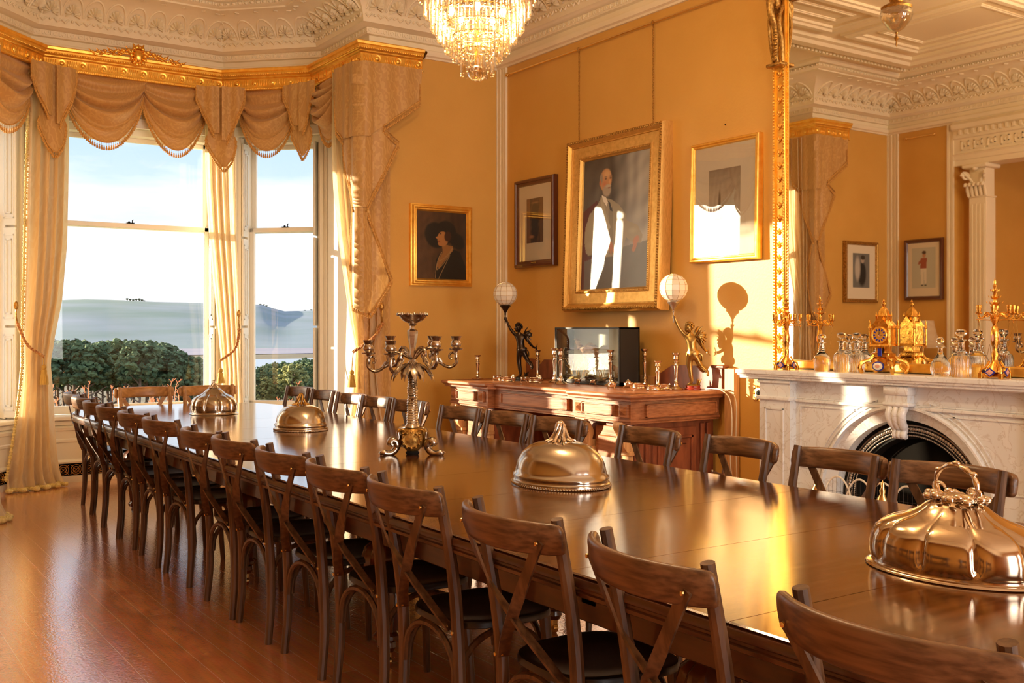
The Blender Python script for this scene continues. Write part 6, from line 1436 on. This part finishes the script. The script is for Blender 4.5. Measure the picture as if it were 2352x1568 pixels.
b.lathe([(.03, .02), (.05, .05), (.05, .09), (.04, .10)], 12, sx=1.2, sy=1.4)
for k in range(9): y = -.064+k*.016; b.tube([(.05, y, .165), (.052, y, .15-.006*(k % 2))], [.005, .002], 5)
b.build('case', 'ormolu', ck, smooth=35)
q = MB(); q.lathe([(.049, 0), (.051, .006), (.046, .010), (.043, .006)], 32, T((.047, 0, .232)) @ Ry(PI/2)); q.build('bezel', 'gilt', ck)
q = MB(); q.lathe([(.044, 0), (.044, .004), (.001, .005)], 32, T((.047, 0, .232)) @ Ry(PI/2)); dl = q.build('dial', 'white_enamel', ck)
q = MB()
for k in range(12): a = k*PI/6; q.box((-.006, -.012, 0), (.006, .012, .003), .002, mat=T((.0505, .033*math.sin(a), .232+.033*math.cos(a))) @ Rx(-a) @ Ry(PI/2) @ Rz(PI/2) if 0 else T((.0505, .033*math.sin(a), .232+.033*math.cos(a))) @ Rx(-a) @ Ry(PI/2) @ Matrix.Diagonal((1.35, .42, 1, 1)))
q.build('numeral_marks', 'blue_enamel', dl)
q = MB(); q.lathe([(.016, 0), (.001, .004)], 16, T((.051, 0, .232)) @ Ry(PI/2)); q.build('painted_centre', 'pink_enamel', dl)
q = MB(); q.box((.055, -.0012, .232), (.057, .0012, .262)); q.box((.055, 0, .2308), (.057, .020, .2332)); q.build('clock_hands', 'black_iron', dl)
for (z, rx_, mt, x) in ((.045, .040, 'blue_enamel', .066), (.045, .032, 'white_enamel', .070), (.045, .018, 'pink_enamel', .072)):
    q = MB(); q.lathe([(rx_, 0), (rx_*.8, .005), (.001, .006)], 28, T((x, 0, z)) @ Ry(PI/2), sx=.72); q.build('enamel_plaque', mt, ck, smooth=50)
q = MB(); q.box((.046, -.014, .105), (.05, .014, .155), .002); q.build('enamel_panel', 'blue_enamel', ck); q = MB(); q.lathe([(.012, 0), (.001, .003)], 14, T((.030, 0, .325)) @ Ry(PI/2), sx=1.4); q.build('enamel_medallion', 'pink_enamel', ck)
for sy in (-1, 1):
    q = MB(); q.tube([(.045, sy*(.06+.02*(0)), .17)]+[(.045, sy*(.066-.03*u), .165-.035*math.sin(PI*u)) for u in [i/8 for i in range(9)]], .0012, 4); q.build('chain', 'gilt_dark', ck)
# decanters
def decanter(label, loc, style, h=.24):
    t = thing('decanter', label, 'decanter', loc, random.random(), 'cut glass decanters on the mantelpiece', h/.24)
    P = {'ringed': [(.045, 0), (.048, .01), (.050, .05), (.052, .075), (.046, .095), (.030, .115), (.018, .128), (.022, .133), (.016, .140), (.021, .146), (.015, .153), (.020, .159), (.014, .166), (.014, .18), (.028, .186), (.029, .189), (.012, .192)],
         'globe': [(.040, 0), (.050, .02), (.054, .045), (.050, .075), (.036, .10), (.020, .125), (.014, .145), (.014, .165), (.024, .172), (.025, .176), (.012, .178)],
         'straight': [(.044, 0), (.046, .01), (.046, .09), (.040, .108), (.026, .12), (.030, .124), (.020, .130), (.016, .145), (.015, .175), (.026, .183), (.027, .186), (.012, .188)]}[style]
    b = MB(); b.lathe(P, 48, flute=lambda a, t: 1+(.035*abs(math.sin(12*a)) if t < .55 else 0)); b.build('bottle', 'cut_glass', t, smooth=30)
    s_ = MB(); z = P[-1][1]
    if style == 'globe': s_.ball((0, 0, z+.030), .022, 14, 10)
    else: s_.lathe([(.008, z), (.008, z+.010), (.022, z+.022), (.026, z+.032), (.022, z+.044), (.010, z+.050), (.001, z+.050)], 12, flute=lambda a, t: 1+.06*math.cos(6*a))
    s_.build('stopper', 'cut_glass', t, smooth=20); return t
decanter('cut glass decanter with ringed neck and flat stopper, first right of the left gilt candelabrum', onm(1888, 5.36), 'ringed', .235)
decanter('cut glass decanter with diamond band and faceted stopper, front one of the left group', onm(1933, 5.35), 'straight', .25)
decanter('cut glass decanter half hidden behind the front one of the left group', onm(1950, 5.46), 'ringed', .235)
decanter('cut glass decanter with faceted ball stopper standing left of the gilt clock', onm(1968, 5.43), 'straight', .25)
decanter('round-bodied cut glass decanter with plain ball stopper, right of the gilt clock', onm(2160, 5.34), 'globe', .235)
decanter('round-bodied cut glass decanter behind the tall pair right of the clock', onm(2193, 5.45), 'globe', .235)
decanter('straight-sided cut glass decanter, front one of the right group', onm(2208, 5.34), 'straight', .27)
decanter('straight-sided cut glass decanter beside the right gilt candelabrum', onm(2246, 5.41), 'straight', .27)
# ================================================================== PELMET
PEL = [(2*XC-4.61, 8.22), (2*XC-4.0, 8.24), (2*XC-4.0, 9.32), (2*XC-3.356, 9.96), (3.356, 9.96), (4.0, 9.32), (4.0, 8.24), (4.61, 8.22)]
PB = 3.70
pm = thing('curtain_pelmet', 'gilt pelmet box moulded with rosettes and flutes, running round the bay above the swags', 'pelmet', (0, 0, 0))
PP = [(-.06, PB+.01), (-.004, PB), (.006, PB+.006), (.006, PB+.022), (-.006, PB+.028), (-.008, PB+.035), (-.008, PB+.110), (.0, PB+.115), (.006, PB+.122), (.006, PB+.132), (.020, PB+.140), (.030, PB+.155), (.030, PB+.170), (.045, PB+.178), (.05, PB+.198), (.045, PB+.206), (-.15, PB+.206)]
def pelp(p): return p
q = MB(); q.sweep(PEL[::-1], PP); q.sweep([(PEL[0][0], YB-.005), PEL[0]][::-1], PP) if 0 else None
q.sweep([(PEL[7][0], PEL[7][1]), (PEL[7][0], YB)][::-1], PP); q.sweep([(PEL[0][0], YB), (PEL[0][0], PEL[0][1])][::-1], PP)
q.build('moulding', 'gilt', pm, smooth=30)
q = MB(); od = [0]
PV = PEL[::-1]
def rosette(M):
    q.lathe([(.031, 0), (.031, .008), (.020, .006), (.012, .014), (.001, .016)], 16, M @ T((0, .005, PB+.072)) @ Rx(-PI/2), flute=lambda a, t: 1+.14*abs(math.cos(4*a)))
def flutes(M):
    for k in range(5): q.box((-.040+k*.018, -.004, PB+.045), (-.032+k*.018, .004, PB+.100), .002, mat=M @ T((0, .001, 0)))
def both(M): rosette(M @ T((-.06, -.008, 0))); flutes(M @ T((.03, -.001, 0)))
along(PV, -.006, .185, both)
along(PV, .026, .022, lambda M: q.ball(M @ Vector((0, .0, PB+.148)), .0105, 6, 4, (1.2, .8, .8)))
along(PV, .004, .018, lambda M: q.ball(M @ Vector((0, .0, PB+.014)), .007, 5, 4, (1.2, 1, 1)))
q.build('rosettes_and_beading', 'gilt', pm, smooth=50)
# crest on the centre section
q = MB(); cxm = onY(318, 140, 9.90).x; y0 = 9.90; zt = PB+.20
q.lathe([(.001, .03), (.03, .028), (.045, .015), (.05, .0)], 20, T((cxm, y0, zt+.015)) @ Rx(PI/2) @ Matrix.Diagonal((1, 1.35, 1, 1)))
for k in range(14): a = 2*PI*k/14; q.ball((cxm+.062*math.cos(a), y0-.005, zt+.02+.08*math.sin(a)), .019, 8, 6, (1, .7, 1))
for k in (-1, 0, 1): q.tube([(cxm+k*.02, y0, zt+.08), (cxm+k*.05, y0, zt+.125)], [.018, .006], 6)
for sg in (-1, 1):
    for i in range(22):
        u = i/21; x = cxm+sg*(.07+.34*u); z = zt+.045-.055*u+.018*math.sin(i*1.9); q.ball((x, y0-.004, z), .020*(1-.45*u), 7, 5, (1.5, .7, .8)); q.tube([(x, y0, z), (x+sg*.03, y0-.006, z+.035*(1-.5*u)*(1 if i % 2 else -.3))], [.008, .002], 5)
q.build('crest', 'ormolu', pm, smooth=60)

# ================================================================== SWAGS, TAILS, CURTAINS
def fringe_mb(mb, pts, drop=.075, step=.021, nrm=None):
    """band plus hanging tassels along a polyline"""
    P = [Vector(p) for p in pts]; L = [0]
    for i in range(1, len(P)): L.append(L[-1]+(P[i]-P[i-1]).length)
    mb.tube(P, .0075, 5)
    n = max(1, int(L[-1]/step)); j = 0
    for k in range(n):
        s_ = (k+.5)/n*L[-1]
        while L[j+1] < s_: j += 1
        p = P[j]+(P[j+1]-P[j])*((s_-L[j])/(L[j+1]-L[j]))
        mb.tube([p, p-Vector((0, 0, drop*.45))], .0016, 3)
        mb.lathe([(.001, -drop), (.0092, -drop*.97), (.0080, -drop*.66), (.0040, -drop*.58), (.0070, -drop*.48), (.001, -drop*.40)], 6, T(p), cap=False)
def swag(label, A, B, depth, n_out, zt=None, folds=3.9, seed=0):
    """A,B top corners (Vector), hangs towards n_out (into the room)"""
    A, B = Vector(A), Vector(B); n_ = Vector(n_out).normalized(); t = thing('swag', label, 'swag', ((A+B)/2).to_tuple(), 0, 'swags hanging from the pelmet'); O = (A+B)/2; W_ = (B-A).length; ux = (B-A).normalized()
    def S(u, v):
        c = math.sin(PI*u); side = (u-.5)*W_*(1-.07*v)
        hang = c**.55; z = -depth*(v**1.0)*(.10+.90*hang) if 1 else 0
        ph = v*folds*PI*2; f = (math.sin(ph*.5+.4*math.sin(ph*.5))**2)**.7
        bulge = .075*math.sin(PI*min(1, v*1.05))*c+.085*f*(.2+.8*c)*(1 if v < .84 else .25)*min(1, v*5)+.012*math.sin(7*u+seed+v*3)
        p = ux*side+n_*(bulge+.015)+Vector((0, 0, z+.012*math.sin(5*u+seed)*v)); return p
    m = MB(); m.grid(lambda u, v: S(u, v), 36, 70); m.build('fabric', 'swag_fabric', t, smooth=80)
    f = MB(); fringe_mb(f, [S(u, 1.0) for u in [i/50 for i in range(51)]]); f.build('fringe', 'fringe', t, smooth=0); return t
def sheet(mb, rows, P0, ux, n_, pleat=.012, npl=3.0, off=0.0, nu=24, ph=0.0):
    """cloth between left(z) and right(z) along ux from P0, pleated"""
    zs = [r[0] for r in rows]
    def S(u, v):
        z = zs[0]+(zs[-1]-zs[0])*v; l = np.interp(-z, [-a for a in zs], [r[1] for r in rows]); r = np.interp(-z, [-a for a in zs], [r_[2] for r_ in rows]); s_ = l+(r-l)*u
        return Vector((P0.x, P0.y, 0))+ux*s_+n_*(off+pleat*math.sin(s_*npl*20+ph))+Vector((0, 0, z))
    mb.grid(lambda u, v: S(u, v), nu, 60); return S
swag_z = PB+.01
def fp_pt(a, b, u): return Vector((a[0]+(b[0]-a[0])*u, a[1]+(b[1]-a[1])*u, swag_z))
c0, c1_ = PEL[3], PEL[4]; nc = (0, -1, 0); n45r = (-.707, -.707, 0); n45l = (.707, -.707, 0)
def off(p, n, k=.035): return Vector(p)-Vector(n)*k
def xsw(px, py): return onY(px, py, 9.98)
xl, xm, xr = xsw(140, 170).x, xsw(328, 190).x, xsw(478, 210).x
swag('big damask swag, left half of the tall bay window top, under the crest', (xl-.02, 10.0, PB+.01), (xm+.04, 10.0, PB+.01), .60, nc, seed=1)
swag('damask swag over the right half of the tall bay window', (xm-.03, 10.01, PB+.01), (xr+.03, 10.01, PB+.01), .60, nc, seed=2)
A, B = PEL[4], PEL[5]
swag('damask swag over the narrow right bay window', fp_pt((A[0]+.03, A[1]+.03), (B[0]+.03, B[1]+.03), .14), fp_pt((A[0]+.03, A[1]+.03), (B[0]+.03, B[1]+.03), .88), .58, n45r, seed=3)
A, B = PEL[5], PEL[6]
swag('narrow damask swag on the right bay return, beside the big corner tail', (4.03, 9.20, swag_z), (4.03, 8.66, swag_z), .56, (-1, 0, 0), seed=4, folds=6)
A, B = PEL[3], PEL[2]
swag('damask swag at the left edge of the photograph', fp_pt((A[0]-.03, A[1]+.03), (B[0]-.03, B[1]+.03), .88), fp_pt((A[0]-.03, A[1]+.03), (B[0]-.03, B[1]+.03), .12), .60, n45l, seed=5)
swag('damask swag on the left bay return, seen only in the mirror', (2*XC-4.03, 8.66, swag_z), (2*XC-4.03, 9.20, swag_z), .56, (1, 0, 0), seed=6, folds=6)
def corner_tail(label, P, bis, sc=1.0, seed=0):
    """kite tail over a concave bay corner; bis = direction into the room"""
    n_ = Vector((*bis, 0)).normalized(); ux = Vector((0, 0, 1)).cross(n_).normalized()*-1
    if ux.x < 0: ux = -ux
    t = thing('swag_tail', label, 'swag tail', (0, 0, 0), 0, 'tails between the swags'); P0 = Vector((P[0], P[1], 0))+n_*.02
    z0 = PB+.02; s = sc
    m = MB(); S = sheet(m, [(z0, -.10*s, .10*s), (z0-.42*s, -.11*s, .11*s), (z0-.46*s, -.13*s, .13*s), (z0-.60*s, -.05*s, .10*s), (z0-.68*s, .01*s, .04*s)], P0, ux, n_, .010, 1.5, .10); m.build('under_layer', 'tail_fabric', t, smooth=60)
    f = MB(); fringe_mb(f, [S(0, v) for v in (.62, .68, .75, .82, .9, 1.0)]+[S(1, v) for v in (1.0, .9, .82, .75, .68, .62)], .055, .018)
    for sg, L_ in ((-1, .40), (1, .46)):
        m = MB(); a, b = (-.20*s, -.01*s) if sg < 0 else (.01*s, .20*s)
        rows = [(z0, a, b), (z0-.10*s, a, b)]
        if sg < 0: rows += [(z0-L_*s*.6, -.13*s, b), (z0-L_*s, b-.04*s, b)]
        else: rows += [(z0-L_*s*.6, a, .13*s), (z0-L_*s, a, a+.04*s)]
        S = sheet(m, rows, P0, ux, n_, .012, 2.2, .135, ph=1.0*sg); m.build('flap', 'tail_fabric', t, smooth=60)
        e_ = 0 if sg < 0 else 1
        fringe_mb(f, [S(e_, v) for v in [.05+.95*i/10 for i in range(11)]], .055, .018)
    f.build('fringe', 'fringe', t, smooth=0); return t
corner_tail('fringed kite-shaped tail at the corner right of the tall bay window', PEL[4], (-.383, -.924), 1.12)
corner_tail('fringed kite-shaped tail at the corner left of the tall bay window', PEL[3], (.383, -.924), 1.12)
corner_tail('narrow fringed tail between the narrow right window and the corner tail', PEL[5], (-.924, -.383), 1.0)
corner_tail('fringed tail at the left bay corner, seen only in the mirror', PEL[2], (.924, -.383), 1.0)

def big_tail(label, mirror=False):
    """long zigzag tail wrapping the wall arris: s<0 on the bay return, s>0 on the window wall"""
    t = thing('swag_tail', label, 'swag tail', (0, 0, 0), 0, 'long end tails of the valance')
    AX, AY = 4.0, 8.24
    def W3(s_, z, o):
        if mirror: o = o-.05
        if s_ >= 0: p = Vector((AX+s_, AY-o, z))
        else: p = Vector((AX-o, AY-s_, z))
        if abs(s_) < .04: k = (1-abs(s_)/.04)*o*.3; p += Vector((k, k, 0))*.0
        if mirror: p.x = 2*XC-p.x
        return p
    def sh2(rows, off_, ph, nu=40):
        zs = [r[0] for r in rows]; m = MB()
        def S(u, v):
            z = zs[0]+(zs[-1]-zs[0])*v; l = np.interp(-z, [-a for a in zs], [r[1] for r in rows]); r = np.interp(-z, [-a for a in zs], [r_[2] for r_ in rows]); s_ = l+(r-l)*u
            return W3(s_, z, off_+.008*math.sin(s_*34+ph)-.010*math.exp(-((abs(s_)-.10)/.012)**2)*1.5)
        m.grid(S, nu, 50); return m, S
    def sx(px, py): p = onY(px, py, AY-.02); return (p.x-AX, p.z)
    def sr(px, py): p = onX(px, py, AX-.02); return (-(p.y-AY), p.z)
    z_t = PB+.02
    # upper flap
    s1, z1_ = sx(958, 234); s2, z2_ = sx(873, 292); s3, z3_ = sx(911, 327); s4, z4_ = sx(837, 476); s5, z5_ = sx(897, 640); s6, z6_ = sx(848, 718)
    l1, y1_ = sr(772, 180); l2, y2_ = sr(768, 250); l3, y3_ = sr(800, 330); l4, y4_ = sr(770, 390); 
    f = MB()
    m, S = sh2([(z_t, -.40, s1+.02), (z1_, -.36, s1), (z2_, -.32, s2), (z2_-.10, -.20, .05)], .075, 0); m.build('upper_fold', 'tail_fabric', t, smooth=60)
    fringe_mb(f, [W3(s1, z1_+.15, .08), W3(s1, z1_, .08), W3(s2, z2_, .08)], .055, .018); fringe_mb(f, [S(0, .3), S(0, .6), S(0, .85), S(0, 1)], .055, .018)
    m, S = sh2([(z_t, -.22, s2), (z2_, -.22, s2+.01), (z3_, -.24, s3), (z4_+.1, -.08, s4+.05), (z4_, -.02, s4)], .060, 1.2); m.build('middle_fold', 'tail_fabric', t, smooth=60)
    fringe_mb(f, [W3(s2, z2_, .065), W3(s3, z3_, .065), W3(s4, z4_, .065)], .055, .018); fringe_mb(f, [S(0, .55), S(0, .7), S(0, .85), S(0, 1)], .055, .018)
    m, S = sh2([(z_t, -.10, .10), (z4_+.02, -.04, s4+.02), (z5_+.30, -.13, (s4+s5)/2), (z5_, -.12, s5), (z6_+.07, -.04, s6+.06), (z6_, .0, s6)], .048, 2.2); m.build('lower_fold', 'tail_fabric', t, smooth=60)
    fringe_mb(f, [W3(s4+.02, z4_-.05, .053), W3(s5, z5_, .053), W3(s6, z6_, .053)]+[S(0, v) for v in (.97, .9, .8, .7, .6)], .055, .018)
    f.build('fringe', 'fringe', t, smooth=0); return t
big_tail('long zigzag damask tail with fringe hanging down the corner beside the woman portrait')
big_tail('long zigzag damask tail of the left side, seen in the mirror', True)

def curtain(label, rows, ux, n_, nf=7, amp=.035, seed=0, mat='curtain_fabric', hem=False, lead=None, group='damask curtains'):
    """rows: (z, centre Vector xy, half width)"""
    t = thing('curtain', label, 'curtain', (0, 0, 0), 0, group); ux = Vector((ux[0], ux[1], 0)).normalized(); n_ = Vector((n_[0], n_[1], 0)).normalized()
    zs = [-r[0] for r in rows]
    def S(u, v):
        z = rows[0][0]+(rows[-1][0]-rows[0][0])*v; cx = np.interp(-z, zs, [r[1][0] for r in rows]); cy = np.interp(-z, zs, [r[1][1] for r in rows]); hw = np.interp(-z, zs, [r[2] for r in rows])
        k = min(1, hw/.14); ph = u*nf*2*PI+seed+.5*math.sin(z*1.3+seed)
        o = amp*(math.sin(ph)+.35*math.sin(2.3*ph+z*1.1+seed))*(.7+.5*k)+.25*hw*math.sin(PI*u)
        if hem and z < .12: o += (.12-z)*.5*(.4+.6*abs(math.sin(ph*.5))); 
        s_ = (u-.5)*2*hw+.25*amp*math.cos(ph)
        return Vector((cx, cy, z))+ux*s_+n_*(o)
    m = MB(); m.grid(S, 130, 70); m.build('fabric', mat, t, smooth=80)
    if hem:
        f = MB(); rnd = random.Random(seed)
        for i in range(90): p = S(i/89, 1.0); f.ball(p+n_*.01+Vector((0, 0, .008)), rnd.uniform(.016, .026), 6, 5, (1.1, 1, .9))
        f.build('hem_fringe', 'cream_fringe', t, smooth=0)
    if lead is not None:
        f = MB()
        for i in range(150): v = .02+.96*i/150; p = S(lead, v); f.ball(p+n_*.008+ux*(.012 if lead > .5 else -.012), .0125*(1+.3*(i % 2)), 5, 4)
        f.build('edge_fringe', 'cream_fringe', t, smooth=0)
    return t, S
def crow(pxl, pxr, py, P0, nn):
    a = onP(pxl, py, P0, nn); b = onP(pxr, py, P0, nn); c = (a+b)/2; return (c.z, (c.x, c.y), (b-a).length/2)
# left corner curtain
nL = Vector((.383, -.924, 0)); P_ = Vector((PEL[3][0], PEL[3][1], 0))+nL*.02
rows = [crow(62, 152, 296, P_, nL), crow(58, 150, 420, P_, nL), crow(54, 146, 560, P_, nL), crow(50, 134, 690, P_, nL), crow(47, 118, 770, P_, nL), crow(48, 108, 835, P_, nL), crow(44, 112, 880, P_, nL), crow(34, 116, 960, P_, nL), crow(20, 122, 1050, P_, nL)]
rows = [(3.72, rows[0][1], rows[0][2])]+rows+[(.015, crow(6, 134, 1105, P_, nL)[1], crow(6, 134, 1105, P_, nL)[2])]
curtain('cream damask curtain left of the tall bay window, its fringed hem pooling on the floor', rows, (.924, .383), nL, 5, .035, 1, hem=True, lead=0.0)
# middle curtain
nM = Vector((-.383, -.924, 0)); P_ = Vector((PEL[4][0], PEL[4][1], 0))+nM*.02
rows = [crow(472, 540, 340, P_, nM), crow(474, 541, 430, P_, nM), crow(480, 543, 530, P_, nM), crow(490, 548, 640, P_, nM), crow(500, 552, 740, P_, nM), crow(508, 554, 820, P_, nM), crow(512, 555, 860, P_, nM), crow(506, 560, 930, P_, nM)]
rows = [(3.72, rows[0][1], rows[0][2])]+rows+[(.015, crow(500, 570, 1080, P_, nM)[1], .20)]
curtain('cream damask curtain tied back at the corner between the tall and the narrow window', rows, (.924, -.383), nM, 4, .028, 2, hem=True)
# right curtain
nR = Vector((-.75, -.66, 0)).normalized(); P_ = Vector((4.02, 8.62, 0))
rows = [crow(764, 850, 330, P_, nR), crow(768, 852, 430, P_, nR), crow(778, 856, 540, P_, nR), crow(792, 868, 640, P_, nR), crow(806, 872, 740, P_, nR), crow(818, 862, 800, P_, nR), crow(814, 866, 850, P_, nR), crow(808, 876, 930, P_, nR)]
rows = [(3.72, rows[0][1], rows[0][2])]+rows+[(.015, crow(800, 890, 1050, P_, nR)[1], .26)]
ct_, SR = curtain('sunlit cream damask curtain tied back at the right end of the bay', rows, (.66, -.75), nR, 5, .03, 3)
# flat damask return against the window wall, behind the long tail
fr_ = MB(); a = onY(897, 300, 8.40); 
fr_.grid(lambda u, v: Vector((4.06+(a.x-4.06)*u*(1.0 if v < .64 else 1-.0*(v-.64))+(.0 if v < .7 else .10*(v-.7)*u), 8.405+.006*math.sin(u*15), 3.72-3.68*v)), 20, 40)
tag(fr_.build('curtain_return', 'tail_fabric', smooth=60), 'flat damask panel lying against the window wall behind the long fringed tail', 'curtain')
# mirrored copies for the left end (seen in the overmantel mirror)
def mrow(r): return (r[0], (2*XC-r[1][0], r[1][1]), r[2])
curtain('damask curtain at the left end of the bay, seen only in the mirror', [mrow(r) for r in rows], (.66, .75), (.75, -.66), 5, .03, 4)
fr_ = MB(); fr_.grid(lambda u, v: Vector((2*XC-(4.06+(a.x-4.06)*u), 8.405+.006*math.sin(u*15), 3.72-3.68*v)), 20, 20)
tag(fr_.build('curtain_return', 'tail_fabric', smooth=60), 'flat damask panel on the left of the bay, seen only in the mirror', 'curtain')
# left-edge curtain hem at the picture edge
hp = onZ(-14, 1196, .0); hrows = [(3.7, (hp.x-.06, hp.y), .12), (1.3, (hp.x-.06, hp.y), .06), (.4, (hp.x-.05, hp.y), .13), (.015, (hp.x-.03, hp.y), .16)]
curtain('curtain whose fringed hem just shows at the left edge of the floor', hrows, (.25, .97), (.97, -.25), 4, .03, 6, hem=True)
# tiebacks
def tieback(label, hook, mid, end, tas, drop):
    t = thing('tieback', label, 'tieback', (0, 0, 0), 0, 'rope tiebacks of the curtains')
    pts = spline([hook, mid, end], 10); q = MB()
    L_ = len(pts)
    for k in range(3):
        out = []
        for i, p in enumerate(pts): a = i*1.3+k*2.094; out.append(Vector(p)+Vector((math.cos(a)*.008, math.sin(a)*.005, math.sin(a)*.008)))
        q.tube(out, .0075, 6)
    q.build('twisted_rope', 'rope', t, smooth=60)
    q = MB(); e_ = Vector(tas); q.tube([Vector(end), e_], .005, 5); q.ball(e_-Vector((0, 0, .02)), .022, 10, 8, (1, 1, 1.1)); q.lathe([(.020, -.04), (.026, -.05), (.024, -.07), (.034, -.11), (.038, -drop), (.001, -drop)][::-1], 14, T(e_), flute=lambda a, t: 1+.06*math.cos(9*a)); q.build('tassel', 'tassel_gold', t, smooth=50)
    q = MB(); h = Vector(hook); q.tube(spline([h+Vector((0, .06, .0)), h+Vector((0, .02, .01)), h+Vector((-.01, 0, .06)), h+Vector((-.01, 0, .12))], 4), .007, 6); q.ball(h+Vector((-.01, 0, .15)), .022, 8, 6, (.9, .5, 1.7)); q.build('holdback_hook', 'gilt_dark', t, smooth=60); return t
P_ = Vector((PEL[3][0], PEL[3][1], 0))+nL*.15
tieback('twisted red and gold rope with tassel holding the left curtain', onP(40, 742, P_, nL), onP(62, 790, P_, nL), onP(100, 818, P_, nL), onP(101, 838, P_, nL), .17)
P_ = Vector((PEL[4][0], PEL[4][1], 0))+nM*.13
tieback('twisted red and gold rope with tassel holding the middle curtain', onP(551, 756, P_, nM), onP(540, 800, P_, nM), onP(506, 828, P_, nM), onP(507, 846, P_, nM), .14)
P_ = Vector((4.02, 8.62, 0))+nR*.12
tieback('twisted red and gold rope with tassel holding the right curtain', onY(880, 742, 8.37), onP(858, 775, P_, nR), onP(811, 808, P_, nR), onP(808, 850, P_, nR), .15)
